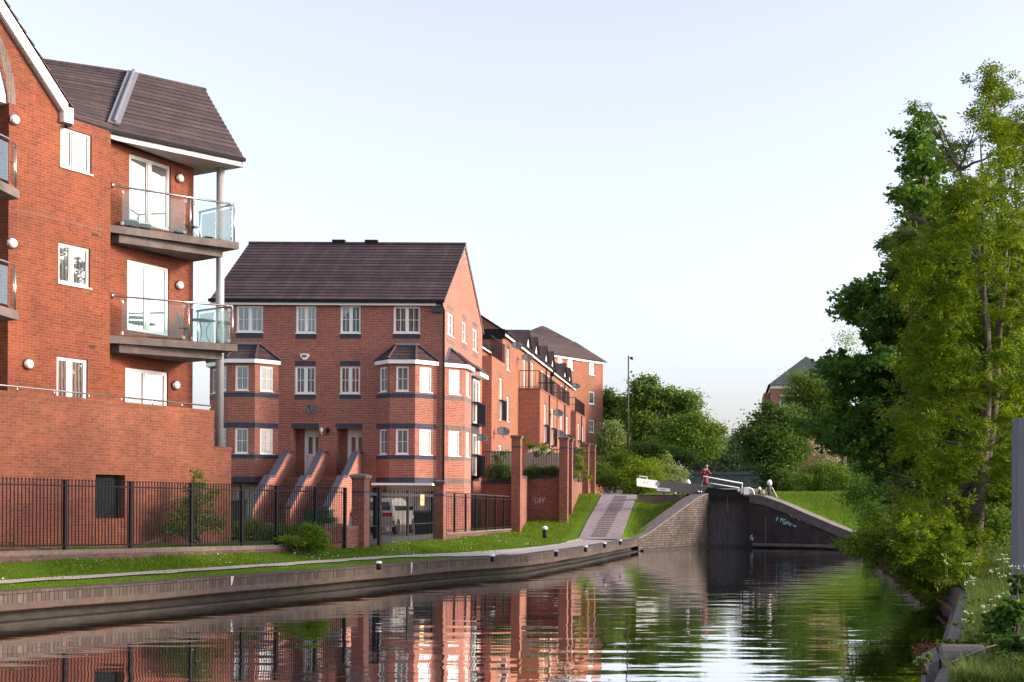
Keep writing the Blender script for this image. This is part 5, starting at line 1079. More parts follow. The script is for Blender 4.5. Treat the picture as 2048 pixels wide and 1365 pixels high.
# doors
for k, d_ in enumerate(dops):
    x0 = fx((599, 686)[k]); x1 = d_[1]; z0, z1 = d_[2] + .02, fz(864); PDo = PFa.off(-.7)
    g = MB(); g.pbox(PDo, d_[0], x0, z0 - .1, d_[3], -.2, 0, 'brickh'); g.pbox(PDo, x0, x1, z1, d_[3], -.2, 0, 'white'); g.build('porch', T)
    g = MB(); w_ = x1 - x0; h = z1 - z0; g.pbox(PDo, x0, x0 + .06, z0, z1, -.05, .03, 'white'); g.pbox(PDo, x1 - .06, x1, z0, z1, -.05, .03, 'white'); g.pbox(PDo, x0 + .06, x1 - .06, z0, z1, -.04, .0, 'white')
    for a, b in ((.18, .44), (.56, .82)):
        g.pbox(PDo, x0 + w_ * a - .02, x0 + w_ * b + .02, z0 + h * .50, z0 + h * .92, 0, .015, 'white'); g.pbox(PDo, x0 + w_ * a, x0 + w_ * b, z0 + h * .1, z0 + h * .38, .001, .012, 'white')
    dr = g.build('front_door', T); g = MB()
    for a, b in ((.20, .42), (.58, .80)): g.pbox(PDo, x0 + w_ * a, x0 + w_ * b, z0 + h * .52, z0 + h * .90, .016, .02, 'pane_dark')
    g.build('pane', dr); g = MB(); g.pbox(PDo, x0 + w_ * .13, x0 + w_ * .16, z0 + h * .42, z0 + h * .5, .0, .05, 'steel'); g.build('handle', dr); g = MB(); g.pbox(PDo, x0 + w_ * .4, x0 + w_ * .64, z0 + h * .435, z0 + h * .46, .0, .02, 'steel'); g.build('letter_box', dr)
# garage doors
for k, d_ in enumerate(gops):
    PDo = PFa.off(-.4); g = MB(); a, b, c_, e_2 = d_[:4]; g.pbox(PDo, a, a + .07, c_, e_2, -.05, .03, 'white'); g.pbox(PDo, b - .07, b, c_, e_2, -.05, .03, 'white'); g.pbox(PDo, a + .07, b - .07, e_2 - .07, e_2, -.05, .03, 'white'); n = 22
    for q in range(n): u0, u1 = a + .07 + (b - a - .14) * q / n, a + .07 + (b - a - .14) * (q + 1) / n; g.pbox(PDo, u0, u0 + (u1 - u0) * .7, c_, e_2 - .07, -.04, .0, 'white'); g.pbox(PDo, u0 + (u1 - u0) * .7, u1, c_, e_2 - .07, -.04, -.02, 'dish')
    g.build('garage_door', T)
# bays
def bay(parent, pl, ul, ur, out, ang, z0, zt_, zroof, wins, name='bay_window', panes=('pane_pale', 'pane_pale', 'pane_dim'), mat='brickh', bands=(), lowcap=True, faces=(0, 1, 2)):
    """splayed bay on a wall plane; wins: list of (z0,z1); each face gets one window per entry"""
    i0, i1 = ul + ang, ur - ang; P2 = [pl.p(ul, 0), pl.p(i0, 0, out), pl.p(i1, 0, out), pl.p(ur, 0)]
    fp = [Pl(P2[k].x, P2[k].y, P2[k + 1].x - P2[k].x, P2[k + 1].y - P2[k].y) for k in range(3)]; ln = [(P2[k + 1] - P2[k]).length for k in range(3)]
    b = bpy.data.objects.new(name, None); C.objects.link(b); b.parent = parent; o_ = pl.p((ul + ur) / 2, z0); b.location = o_ - Vector(parent['wl']); b['wl'] = tuple(o_)
    g = MB(); wl__ = []
    for k in range(3):
        l = ln[k]; m_ = (.22 * l if k != 1 else .25 * l); ops_ = [[m_, l - m_, a, c] for a, c in wins]; wall(g, fp[k], 0, l, z0, zt_, ops_, mat); wl__.append(ops_)
        for (za, zc) in bands: g.pbox(fp[k], 0, l, za, zc, -.02, .006, 'blue' if pl is PFa else 'grey_soldier')
    g.face([Vector((p.x, p.y, z0)) for p in P2], mat); g.build('wall', b)
    for k in faces:
        for o_ in wl__[k]: window(b, fp[k], *o_, 2 if k == 1 and (o_[1] - o_[0]) > .7 else 1, (1, 1), panes[k], depth=-.07, t=.045)
    g = MB(); e = .16; Q = [pl.p(ul - e * .6, zt_, 0.0), pl.p(i0 - e * .3, zt_, out + e), pl.p(i1 + e * .3, zt_, out + e), pl.p(ur + e * .6, zt_, 0)]
    ff = MB()
    for k in range(3):
        a, c = Q[k], Q[k + 1]; d = (c - a).normalized(); nn = Vector((d.y, -d.x, 0)); dz = Vector((0, 0, .17)); ff.hexa([a, c, c - nn * .03, a - nn * .03], [a + dz, c + dz, c + dz - nn * .03, a + dz - nn * .03], 'white')
    ff.face([Q[0] + Vector((0, 0, .01)), Q[1] + Vector((0, 0, .01)), Q[2] + Vector((0, 0, .01)), Q[3] + Vector((0, 0, .01))], 'white'); ff.build('fascia', b)
    rf_ = MB(); up = Vector((0, 0, .18)); t0, t1 = pl.p(i0 + .1, zroof, .12), pl.p(i1 - .1, zroof, .12); w0, w1 = pl.p(i0 + .02, zroof + .02, 0), pl.p(i1 - .02, zroof + .02, 0)
    Qo = [q_ + up for q_ in Q]
    courses(rf_, Qo[1], Qo[2], t1, t0, 'tile2', .24, .02); courses(rf_, Qo[0], Qo[1], t0, w0, 'tile2', .24, .02); courses(rf_, Qo[2], Qo[3], w1, t1, 'tile2', .24, .02); r2 = rf_.build('roof', b)
    g = MB(); k_ = Vector((0, 0, .04)); g.tube([Qo[1] + k_, t0 + k_], .055, 'tile2', 6); g.tube([Qo[2] + k_, t1 + k_], .055, 'tile2', 6); g.build('hip_tiles', r2)
    g = MB(); g.tube([t0 + k_ * 1.5, t1 + k_ * 1.5], .06, 'lead', 6); g.hexa([t0 + k_, t1 + k_, pl.p(i1, zroof + .12, .01), pl.p(i0, zroof + .12, .01)], [t0 + k_ * 1.6, t1 + k_ * 1.6, pl.p(i1, zroof + .16, .01), pl.p(i0, zroof + .16, .01)], 'lead')
    for (q_, w_, s_) in ((Qo[0], w0, -1), (Qo[3], w1, 1)):
        m_ = pl.n * .1; g.hexa([q_ + k_, q_ + m_ + k_, w_ + m_ + k_, w_ + k_], [q_ + k_ * 2, q_ + m_ + k_ * 2, w_ + m_ + k_ * 2, w_ + k_ * 2], 'lead')
    g.build('flashing', r2); return b
out = .75
def bz(py, Y=57.25, px=800): return PX(px, py, Y).z
zt_ = bz(728); zro = fz(693); bw = [(bz(909), bz(858)), (bz(783), bz(733))]; bb_ = [(bz(796), bz(787)), (bz(857), bz(847)), (bz(919), bz(910.5)), (bz(966), bz(955.5))]
bay(T, PFa, fx(752), fx(872), out, .78, bz(966), zt_, zro, bw, bands=bb_)
bay(T, PFa, fx(434), fx(556), out, .78, bz(966), zt_, zro, bw, bands=bb_)
g = MB(); a = fx(752); b = fx(872); g.pbox(PFa, a, b, bz(971), bz(966.5), .0, out + .02, 'white'); g.build('canopy_edge', T)
# side bays
gu_ = lambda px, py=800: PGr.u(px, py)
zsb = lambda py, px=905: PGr.off(.3).uv(px, py)[1]
bay(T, PGr, .35, 3.4, .75, .75, zg - .2, zt_, zro, bw, bands=bb_, panes=('pane_dim', 'pane_sky', 'pane_sky'))
bay(T, PGl, DP - 3.4, DP - .35, .75, .75, zg - .2, zt_, zro, bw, bands=bb_, panes=('pane_dark',) * 3)
# french windows with juliet railings on the gable side
ja, jb = gu_(941), gu_(957)
zA = PGr.uv(950, 757)[1]; zB_ = PGr.uv(950, 962)[1]
g = MB(); g.pbox(PGr, ja, jb, zB_, zA, .004, .05, 'beamgrey'); pn = g.build('dark_panel', T)
for z0, z1 in ((zA - 2.3, zA - .1), (zB_ + .25, zB_ + 2.3)):
    window(T, PGr, ja + .25, jb - .25, z0, z1, 2, (0, 0), 'pane_sky', depth=.07, name='french_window', sill=False)
    g = MB(); 
    for q in range(16): u = ja + (jb - ja) * q / 15; g.pbox(PGr, u - .012, u + .012, z0 - .05, z0 + 1.0, .33, .354, 'black')
    g.pbox(PGr, ja, jb, z0 + 1.0, z0 + 1.04, .06, .36, 'black'); g.pbox(PGr, ja, jb, z0 - .08, z0 - .04, .06, .36, 'black'); g.build('juliet_railing', T)
g = MB(); g.pbox(PGr, ja - .1, jb + .1, zA + .02, zA + .22, 0.004, .5, 'white'); q0 = [PGr.p(ja - .15, zA + .222, .002), PGr.p(ja - .15, zA + .222, .55), PGr.p(jb + .15, zA + .222, .55), PGr.p(jb + .15, zA + .222, .002)]; q1 = [PGr.p(ja - .15, zA + .7, .002), PGr.p(ja - .15, zA + .3, .5), PGr.p(jb + .15, zA + .3, .5), PGr.p(jb + .15, zA + .7, .002)]; g.hexa(q0, q1, 'tile2'); g.build('canopy', T)
# roof
ov = .25; rf = MB(); eL, eR = XL - .3, XR + .06
k_ = (zr_ - ZE2) / (DP / 2); e_z = ZE2 - ov * k_ + .12
courses(rf, (eL, YF - ov, e_z), (eR, YF - ov, e_z), (eR, apx_y, zr_), (eL, apx_y, zr_), 'tile2', .31, .03)
courses(rf, (eR, YF + DP + ov, e_z), (eL, YF + DP + ov, e_z), (eL, apx_y, zr_), (eR, apx_y, zr_), 'tile2', .31, .03)
ro = rf.build('roof', T); g = MB(); g.tube([(eL, apx_y, zr_ + .02), (eR, apx_y, zr_ + .02)], .09, 'tile2', 8); g.build('ridge_tiles', ro)
for px in (678, 743): c = PX(px, 490, apx_y); g = MB(); g.box(c.x - .3, c.x + .3, apx_y - .12, apx_y + .12, zr_ + .05, zr_ + .2, 'gutter'); g.build('ridge_vent', ro)
g = MB(); g.box(XL - .25, XR - .3, YF - .17, YF - .14, ZE2 - .17, ZE2 - .0, 'white'); g.build('fascia', T)
g = MB(); g.box(XL - .3, XR + .1, YF - .29, YF - .18, ZE2 - .03, ZE2 + .08, 'gutter'); g.build('gutter', T)
g = MB(); g.box(XL - .25, XR, YF - .14, YF - .002, ZE2 - .16, ZE2 - .14, 'soffit'); g.build('soffit', T)
g = MB(); g.tube([(XR - .1, YF - .24, ZE2), (XR + .05, YF - .08, ZE2 - .35), (XR + .06, YF - .06, zg)], .045, 'gutter', 8); g.build('downpipe', T, True)
g = MB(); g.box(XR - .45, XR + .0, YF - .16, YF - .003, ZE2 - .45, ZE2 - .18, 'blue'); g.build('eaves_corbel', T)
# verge
for s_ in (0, 1):
    g = MB(); ya, yb = (YF - ov, apx_y) if s_ == 0 else (YF + DP + ov, apx_y); za, zb2 = e_z - .03, zr_ - .03
    g.hexa([(XR + .002, ya, za - .1), (XR + .05, ya, za - .1), (XR + .05, yb, zb2 - .1), (XR + .002, yb, zb2 - .1)], [(XR + .002, ya, za), (XR + .05, ya, za), (XR + .05, yb, zb2), (XR + .002, yb, zb2)], 'stone'); g.build('verge', T)
# alarm, lanterns
g = MB(); u_, z_ = PFa.uv(610, 714); g.prism(PFa, [(u_ - .17, z_ + .13), (u_ + .17, z_ + .13), (u_ + .2, z_ + .03), (u_ + .06, z_ - .14), (u_ - .06, z_ - .14), (u_ - .2, z_ + .03)], 0.003, .09, 'white'); ab = g.build('alarm_box', T)
g = MB(); g.pbox(PFa, u_ - .1, u_ + .1, z_ - .03, z_ + .07, .091, .1, 'dish'); g.build('badge', ab)
for px in (645, 657.5):
    u_, z_ = PFa.uv(px, 864); c = PFa.p(u_, z_, .13); g = MB(); g.tube([PFa.p(u_, z_ - .1, 0.003), PFa.p(u_, z_ - .12, .12), PFa.p(u_, z_ - .05, .13)], .02, 'white' if px < 650 else 'black', 6); g.lathe(c, [(.04, -.06), (.09, .06), (.1, .08), (.03, .16), (.01, .2)], 'white' if px < 650 else 'black', 6); g.build('lantern', T)
def dish(pl, px, py, r, label, o=.35, par=None):
    u_, z_ = pl.uv(px, py); c = pl.p(u_, z_, o); t = thing('satellite_dish', label, 'satellite dish', c, 'satellite dishes on the house walls'); ax = Vector((-.05, -1, .75)).normalized() if abs(pl.n.y) > .5 else Vector((.25, -.8, .85)).normalized(); r *= .82
    g = MB(); pr = [(.001, .0), (r * .4, .012), (r * .75, .045), (r, .09), (r, .1), (r * .74, .058), (r * .4, .026), (.001, .014)]; g.lathe(c, [(q, h - .05) for q, h in pr], 'dish', 20, ax); g.build('reflector', t, True)
    g = MB(); g.tube([pl.p(u_, z_ - .1, 0.01), pl.p(u_, z_ - .08, o * .6), c - ax * .05], .02, 'steel', 6); g.build('bracket', t, True)
    g = MB(); g.tube([c - Vector((0, 0, r * .9)), c + ax * .4 - Vector((0, 0, r * .4))], .012, 'black', 5); g.lathe(c + ax * .4 - Vector((0, 0, r * .4)), [(.03, -.04), (.03, .04)], 'black', 8, ax); g.build('feed_arm', t)
dish(PFa, 628, 821, .30, 'grey satellite dish on the front wall between the two front doors')
# steps with sloping brick side walls
def stair_wall(px_top, label_unused, th=.24):
    x = fx(px_top, 908); out_ = MB()
    z1 = fz(908); pr = []
    def at(px, py): a, b = unroll(px, py); Y = x / a; return Y, H - b * Y
    return x
S_top = [(578, 908), (648, 908), (718, 906)]
flat1 = fz(908); yA = YF - .0; prof_s = [(YF - .003, flat1), (YF - .75, flat1), (YF - 2.45, flat1 - 1.12), (YF - 2.95, flat1 - 1.12), (YF - 5.0, flat1 - 2.45), (YF - 5.3, zg)]
st = thing('entrance_steps', 'twin brick flights with sloping blue brick copings up to the white front doors', 'steps', (fx(648), YF - 2.5, zg))
for k, (px, py) in enumerate(S_top):
    x = PX(px, py, YF - .6).x; g = MB(); th = .22
    low = [(YF - .003, zg - .2)] + prof_s[:-1] + [(YF - 5.0, zg - .2)]
    g.hexa([(x - th, y, z) for y, z in low], [(x, y, z) for y, z in low], 'brickh'); g.build('side_wall', st)
    g = MB()
    for (ya, za), (yb, zb2) in zip(prof_s[:-2], prof_s[1:-1]): g.hexa([(x - th - .03, ya, za + .002), (x + .03, ya, za + .002), (x + .03, yb, zb2 + .002), (x - th - .03, yb, zb2 + .002)], [(x - th - .03, ya, za + .1), (x + .03, ya, za + .1), (x + .03, yb, zb2 + .1), (x - th - .03, yb, zb2 + .1)], 'blue')
    g.build('coping', st)
zd = fz(954)
for k in range(2):
    xa = PX(S_top[k][0], 908, YF - .6).x + .0; xb = PX(S_top[k + 1][0], 908, YF - .6).x - .22; g = MB(); n = 13
    g.box(xa + .002, xb - .002, YF - .9, YF - .003, zg - .2, zd, 'brickh')
    for q in range(n): z_ = zd - (zd - zg) * (q + 1) / (n + 1); y0 = YF - .9 - q * .3; g.box(xa + .002, xb - .002, y0 - .3, y0 - .002, zg - .2, z_ - .04, 'brickh'); g.box(xa + .003, xb - .003, y0 - .32, y0 - .003, z_ - .038, z_, 'darksetts')
    g.build('flight', st)

# ------------------------------------------------------------------ terraced row beyond (wall faces the canal)
XRW = -12.4; PRW = Pl(XRW, 0, 0, 1)
ru = lambda px, py=800: PRW.u(px, py)
def rz(px, py): return PRW.uv(px, py)[1]
def row_block(label, y0, y1, ze, units, ridge_dx=5.2, win_left=True, proj=1.3):
    T = thing('terraced_houses', label, 'house', (XRW - 3, y0, 2)); zg2 = 1.0
    mb = MB(); up_z = ze - 2.75; mid_z = up_z - 2.75; wl = []
    ops_ = []
    if win_left:
        wy = y0 + 1.3; ops_ += [[wy, wy + 1.0, ze - 2.0, ze - .75], [wy, wy + 1.0, ze - 4.9, ze - 3.5], [wy, wy + 1.0, ze - 7.9, ze - 6.5]]
    fd = []
    for (ya, yb, doors) in units:
        for d in doors: fd.append([d, d + 1.15, up_z + .1, up_z + 2.2])
    wall(mb, PRW, y0, y1, zg2, ze, ops_ + fd, 'brickr'); mb.face([(XRW - 9, y0, zg2), (XRW, y0, zg2), (XRW, y0, ze), (XRW - ridge_dx, y0, ze + 3.3), (XRW - 9, y0, ze + .8)], 'brickh')
    mb.face([(XRW - 9, y1, zg2), (XRW, y1, zg2), (XRW, y1, ze), (XRW - ridge_dx, y1, ze + 3.3), (XRW - 9, y1, ze + .8)], 'brickh')
    for o in ops_: mb.pbox(PRW, o[0], o[1], o[3] + .01, o[3] + .24, -.02, .006, 'grey_soldier'); mb.pbox(PRW, o[0], o[1], o[2] - .26, o[2] - .04, -.02, .006, 'grey_soldier')
    mb.build('wall', T)
    for o in ops_: window(T, PRW, *o, 1, (1, 1), 'pane_pale')
    for o in fd: window(T, PRW, *o, 1, (1, 0), 'pane_sky', name='french_window', sill=False)
    for (ya, yb, doors) in units:                                     # brick projections with a balcony on top
        Q = PRW.off(proj); g = MB(); zt = up_z; jd = [[d, d + 1.0, zt - 3.1, zt - .75] for d in doors]; wall(g, Q, ya, yb, zg2, zt, jd, 'brickr')
        for yy_, m_ in ((ya, 'brickh'), (yb, 'brickh')): g.face([(XRW, yy_, zg2), (XRW + proj, yy_, zg2), (XRW + proj, yy_, zt), (XRW, yy_, zt)], m_)
        g.face([(XRW, ya, zt), (XRW + proj, ya, zt), (XRW + proj, yb, zt), (XRW, yb, zt)], 'paving')
        for o in jd: g.pbox(Q, o[0], o[1], o[3] + .01, o[3] + .26, -.02, .006, 'grey_soldier')
        g.box(XRW + .0, XRW + proj + .04, ya - .04, yb + .04, zt + .002, zt + .08, 'brickr'); pj = g.build('projection', T)
        for o in jd:
            window(pj, Q, *o, 1, (0, 0), 'pane_sky', name='french_window', sill=False)
            g = MB(); 
            for q in range(12): u = o[0] - .1 + (1.2) * q / 11; g.pbox(Q, u - .014, u + .014, o[2], o[2] + 1.05, .2, .228, 'black')
            g.pbox(Q, o[0] - .12, o[1] + .12, o[2] + 1.05, o[2] + 1.09, .0, .235, 'black'); g.pbox(Q, o[0] - .12, o[1] + .12, o[2] - .04, o[2], .0, .235, 'black'); g.build('juliet_railing', pj)
        g = MB(); zz = zt + .08
        def bars(p, q_):
            p, q_ = Vector(p), Vector(q_); l = (q_ - p).length; n = int(l / .17)
            for k in range(n + 1): c = p.lerp(q_, k / n); g.box(c.x - .008, c.x + .008, c.y - .008, c.y + .008, zz, zz + 1.05, 'black')
            g.tube([p + Vector((0, 0, 1.05)), q_ + Vector((0, 0, 1.05))], .022, 'black', 4); g.tube([p + Vector((0, 0, .08)), q_ + Vector((0, 0, .08))], .018, 'black', 4)
        X2 = XRW + proj - .08; bars((XRW + .05, ya + .05, zz), (X2, ya + .05, zz)); bars((X2, ya + .05, zz), (X2, yb - .05, zz)); bars((X2, yb - .05, zz), (XRW + .05, yb - .05, zz)); g.build('balcony_railing', pj)
        g = MB(); ym = (ya + yb) / 2; g.tube([(XRW + proj + .05, ym, zt - .02), (XRW + proj + .05, ym, zg2)], .045, 'gutter', 6); g.build('downpipe', pj)
        g = MB(); g.tube([(XRW + .2, ym, ze - .05), (XRW + .06, ym, ze - .4), (XRW + .06, ym, up_z + .1)], .045, 'gutter', 6); g.build('downpipe', T)
    rf = MB(); e_ = (XRW + .3, y0 - .12, ze - .1); f_ = (XRW + .3, y1 + .12, ze - .1); courses(rf, e_, f_, (XRW - ridge_dx, y1 + .12, ze + 3.4), (XRW - ridge_dx, y0 - .12, ze + 3.4), 'tile2', .33, .03); courses(rf, (XRW - 9.3, y0 - .12, ze + .7), (XRW - 9.3, y1 + .12, ze + .7), (XRW - ridge_dx, y1 + .12, ze + 3.4), (XRW - ridge_dx, y0 - .12, ze + 3.4), 'tile2', .33, .03); ro = rf.build('roof', T)
    g = MB(); g.box(XRW + .14, XRW + .18, y0, y1, ze - .28, ze - .06, 'white'); g.build('fascia', T); g = MB(); g.box(XRW + .185, XRW + .32, y0 - .1, y1 + .1, ze - .12, ze, 'gutter'); g.build('gutter', T)
    g = MB(); g.box(XRW - 1.2, XRW + .13, y0 - .06, y0 - .003, ze - .45, ze + .1, 'gutter'); g.build('eaves_corbel', T)
    for (ya, yb, doors) in units:                                     # small gablets in the eaves
        for d in doors:
            dm = d + .55; g = MB(); a, b, c = (XRW + .2, dm - .72, ze + .02), (XRW + .2, dm + .72, ze + .02), (XRW + .2, dm, ze + .98); g.hexa([a, b, c], [(p_[0] - .1, p_[1], p_[2]) for p_ in (a, b, c)], 'whitepaint')
            a2, b2, c2 = (XRW + .16, dm - .6, ze + .12), (XRW + .16, dm + .6, ze + .12), (XRW + .16, dm, ze + 1.05); gb_ = g.build('gablet', ro)
            g = MB(); g.face([(XRW + .33, dm - 1.0, ze - .02), (XRW + .33, dm, ze + 1.12), (XRW - 1.9, dm, ze + 1.12), (XRW - .6, dm - 1.0, ze - .02)], 'tile2'); g.face([(XRW + .33, dm + 1.0, ze - .02), (XRW + .33, dm, ze + 1.12), (XRW - 1.9, dm, ze + 1.12), (XRW - .6, dm + 1.0, ze - .02)], 'tile2'); g.build('gablet_roof', ro)
    return T
zeR = 11.95; 
Yf = lambda px: ru(px)
row_block('long brick terrace with railed balconies on brick projections, just beyond the townhouse pair', ru(1004.5, 800), ru(1100, 800), zeR, [(ru(1048, 780) - 9.2 + 7.0, ru(1048, 780) + 5.5, [ru(1048, 780) - .5, ru(1048, 780) + 2.9]), (ru(1080, 800) - 1.0, ru(1080, 800) + 6.2, [ru(1080, 800) + .6, ru(1080, 800) + 3.8])])
row_block('shorter brick terrace with railed balconies, second of the row, next to the end block', ru(1103.5, 800), ru(1146, 800) + .5, 11.9, [(ru(1124, 800) - 2.0, ru(1124, 800) + 4.6, [ru(1124, 800) - .8, ru(1124, 800) + 2.2])])
# linking house between the pair and the row, with its own projection
y0l, y1l = YF + DP + .02, ru(1004.5, 800) - .02
T = thing('terraced_houses', 'narrow set back brick house with one railed balcony between townhouse pair and terrace', 'house', (XR - 1, y0l, 1)); xl_ = XR - .55
g = MB(); PLk = Pl(xl_, 0, 0, 1); zt = rz(973, 712); dd = [y0l + .9, y0l + 2.1, zt + .1, zt + 2.2]; wall(g, PLk, y0l, y1l, 1, 10.9, [dd], 'brickr'); g.build('wall', T); window(T, PLk, *dd, 1, (1, 0), 'pane_sky', name='french_window', sill=False)
g = MB(); Q = Pl(xl_ + 1.05, 0, 0, 1); jd = [[y0l + 2.2, y0l + 3.2, zt - 3.2, zt - .9], [y0l + 2.2, y0l + 3.2, zt - 6.6, zt - 4.5]]; y2 = y0l + 4.6; wall(g, Q, y0l, y2, 1, zt, jd, 'brickr'); g.face([(xl_, y0l, 1), (xl_ + 1.05, y0l, 1), (xl_ + 1.05, y0l, zt), (xl_, y0l, zt)], 'brickh'); g.face([(xl_, y2, 1), (xl_ + 1.05, y2, 1), (xl_ + 1.05, y2, zt), (xl_, y2, zt)], 'brickh'); g.face([(xl_, y0l, zt), (xl_ + 1.05, y0l, zt), (xl_ + 1.05, y2, zt), (xl_, y2, zt)], 'paving'); g.pbox(Q, jd[0][0], jd[0][1], jd[0][3] + .01, jd[0][3] + .25, -.02, .006, 'grey_soldier'); pj = g.build('projection', T)
for o in jd: window(pj, Q, *o, 1, (1, 0), 'pane_sky', name='french_window', sill=False)
g = MB()
for q in range(12): u = jd[0][0] - .1 + 1.2 * q / 11; g.pbox(Q, u - .014, u + .014, jd[0][2], jd[0][2] + 1.05, .2, .228, 'black')
g.pbox(Q, jd[0][0] - .12, jd[0][1] + .12, jd[0][2] + 1.05, jd[0][2] + 1.09, 0, .235, 'black'); g.build('juliet_railing', pj)
g = MB(); n = 26
for q in range(n): u = y0l + .1 + (y2 - y0l - .2) * q / (n - 1); g.pbox(Q, u - .008, u + .008, zt, zt + 1.05, -.1, -.084, 'black')
for q in range(7): g.box(xl_ + .1 + q * .13, xl_ + .124 + q * .13, y2 - .12, y2 - .096, zt, zt + 1.05, 'black')
g.pbox(Q, y0l + .1, y2 - .1, zt + 1.05, zt + 1.09, -.11, -.07, 'black'); g.build('balcony_railing', pj)
rf = MB(); courses(rf, (xl_ + .3, y0l + .1, 10.9), (xl_ + .3, y1l, 10.9), (xl_ - 5, y1l, 14), (xl_ - 5, y0l + .1, 14), 'tile2', .33, .03); rf.build('roof', T); g = MB(); g.box(xl_ + .14, xl_ + .18, y0l + .1, y1l, 10.66, 10.86, 'white'); g.build('fascia', T)
g = MB(); g.box(xl_ + .185, xl_ + .3, y0l + .1, y1l, 10.78, 10.9, 'gutter'); g.build('gutter', T)
# end block turned towards the camera
zeE = 15.8; e0 = PZ(1102, 707, zeE); e1 = PZ(1206, 723, zeE); PE = Pl(e0.x, e0.y, e1.x - e0.x, e1.y - e0.y); Le = (e1 - e0).length
T = thing('apartment_block', 'pale sunlit brick block with hipped brown roof at the far end of the terrace', 'apartment building', PE.p(Le / 2, 3))
ws = [(1116, 714, 1126, 731), (1136, 717, 1146.5, 741), (1179, 725, 1189, 751), (1178.5, 783, 1189, 809), (1178, 840, 1188.5, 866)]; eo = []
for w_ in ws: a, b = PE.uv(*w_[:2]), PE.uv(*w_[2:]); eo.append([a[0], b[0], b[1], a[1]])
mb = MB(); wall(mb, PE, -.0, Le, 2.5, zeE, eo, 'brickr'); mb.face([PE.p(Le, 2.5), PE.p(Le, 2.5, -9), PE.p(Le, zeE, -9), PE.p(Le, zeE)], 'brickr'); mb.face([PE.p(0, 2.5), PE.p(0, 2.5, -9), PE.p(0, zeE, -9), PE.p(0, zeE)], 'brickh')
for o in eo: mb.pbox(PE, o[0], o[1], o[2] - .3, o[2] - .05, -.02, .01, 'grey_soldier'); mb.pbox(PE, o[0], o[1], o[3] + .01, o[3] + .22, -.02, .01, 'grey_soldier')
a = PE.uv(1120, 752); mb.pbox(PE, 2, Le, 12.2, 12.27, -.02, .008, 'grey_soldier'); mb.build('wall', T)
for i, o in enumerate(eo): window(T, PE, *o, 1, (0, 0) if i < 4 else (1, 1), 'pane_sky' if i < 4 else 'pane_pale')
rf = MB(); zr2 = zeE + 4.3; A = PE.p(-1.2, zeE - .1, .3); B_ = PE.p(Le + .3, zeE - .1, .3)
Rl = PZ(1040, 662, 19.3) ; tR = PE.p(-2, 18.6, -4.4); tR2 = PE.p(Le * .50, 18.6, -4.4)
tR = PZ(1034, 661, 19.3); tR2 = PZ(1150, 684, 18.9); courses(rf, A + (A - B_) * .25, B_, tR2, tR, 'tile', .36, .03); rf.face([B_, PE.p(Le + .3, zeE - .1, -9.3), tR2], 'tile')
pk = PZ(1084, 652, 20.6); b0_ = PZ(1054, 664, 19.6); b1_ = PZ(1144, 682, 19.0)
courses(rf, b0_, b1_, pk + (b1_ - b0_) * .05, pk, 'tile', .36, .03); rf.face([b0_, b1_, b1_ - Vector((0, 0, 1.2)), b0_ - Vector((0, 0, 1.2))], 'tile'); rf.build('roof', T)
g = MB(); g.pbox(PE, -.1, Le + .1, zeE - .3, zeE - .12, .1, .14, 'white'); g.build('fascia', T)
dish(PRW, 1016, 692, .38, 'first dish in the row, high under the terrace eaves by the first window', .5)
dish(PRW, 1035, 716, .42, 'second dish in the row, under the eaves above the first railed balcony', .6)
dish(PRW.off(1.3), 1101, 827, .42, 'dark satellite dish on the terrace wall above a smaller one', .5)
dish(PRW.off(1.3), 1108, 868, .36, 'smaller low satellite dish just above the hedge', .4)
dish(PRW, 1137, 773, .42, 'farthest satellite dish, high on the second terrace near the end block', .6)
dish(PGr, 945.5, 877, .34, 'pale satellite dish low on the gable wall of the townhouse pair', .45)
dish(Pl(xl_ + 1.05, 0, 0, 1), 988, 864, .42, 'large grey satellite dish low on the linking house', .5)

# distant building with dark pyramid roof
YD = 150; c0 = PX(1543, 769, YD); c1 = PX(1700, 772, YD); pkk = PX(1612, 713, YD + 5); T = thing('apartment_block', 'distant red brick building with dark slate pyramid roof behind the trees', 'apartment building', (c0.x + 3, YD, 3))
g = MB(); bo = PX(1535, 800, YD + 9); g.box(c0.x, c1.x, YD, YD + 12, 3, c0.z - .5, 'brickh'); g.box(c0.x - .1, c1.x + .1, YD - .1, YD + 12.1, c0.z - .498, c0.z - .1, 'cream')
g.build('wall', T); PDD = Pl(0, YD, 1, 0)
for px in (1560, 1590, 1622): a = PDD.uv(px, 790); window(T, PDD, a[0], a[0] + 1.0, a[1] - 1.3, a[1], 1, (1, 1), 'pane_pale', depth=.01)
g = MB(); q = [Vector((c0.x - .4, YD - .4, c0.z - .09)), Vector((c1.x + .4, YD - .4, c0.z - .09)), Vector((c1.x + .4, YD + 12, c0.z - .09)), Vector((c0.x - .4, YD + 12, c0.z - .09))]
for i in range(4): g.face([q[i], q[(i + 1) % 4], pkk], 'slate')
g.build('roof', T)
g = MB(); g.box(bo.x - .6, c0.x - .01, YD + 4, YD + 12, 3, bo.z + .4, 'brickh'); g.build('side_wing', T)
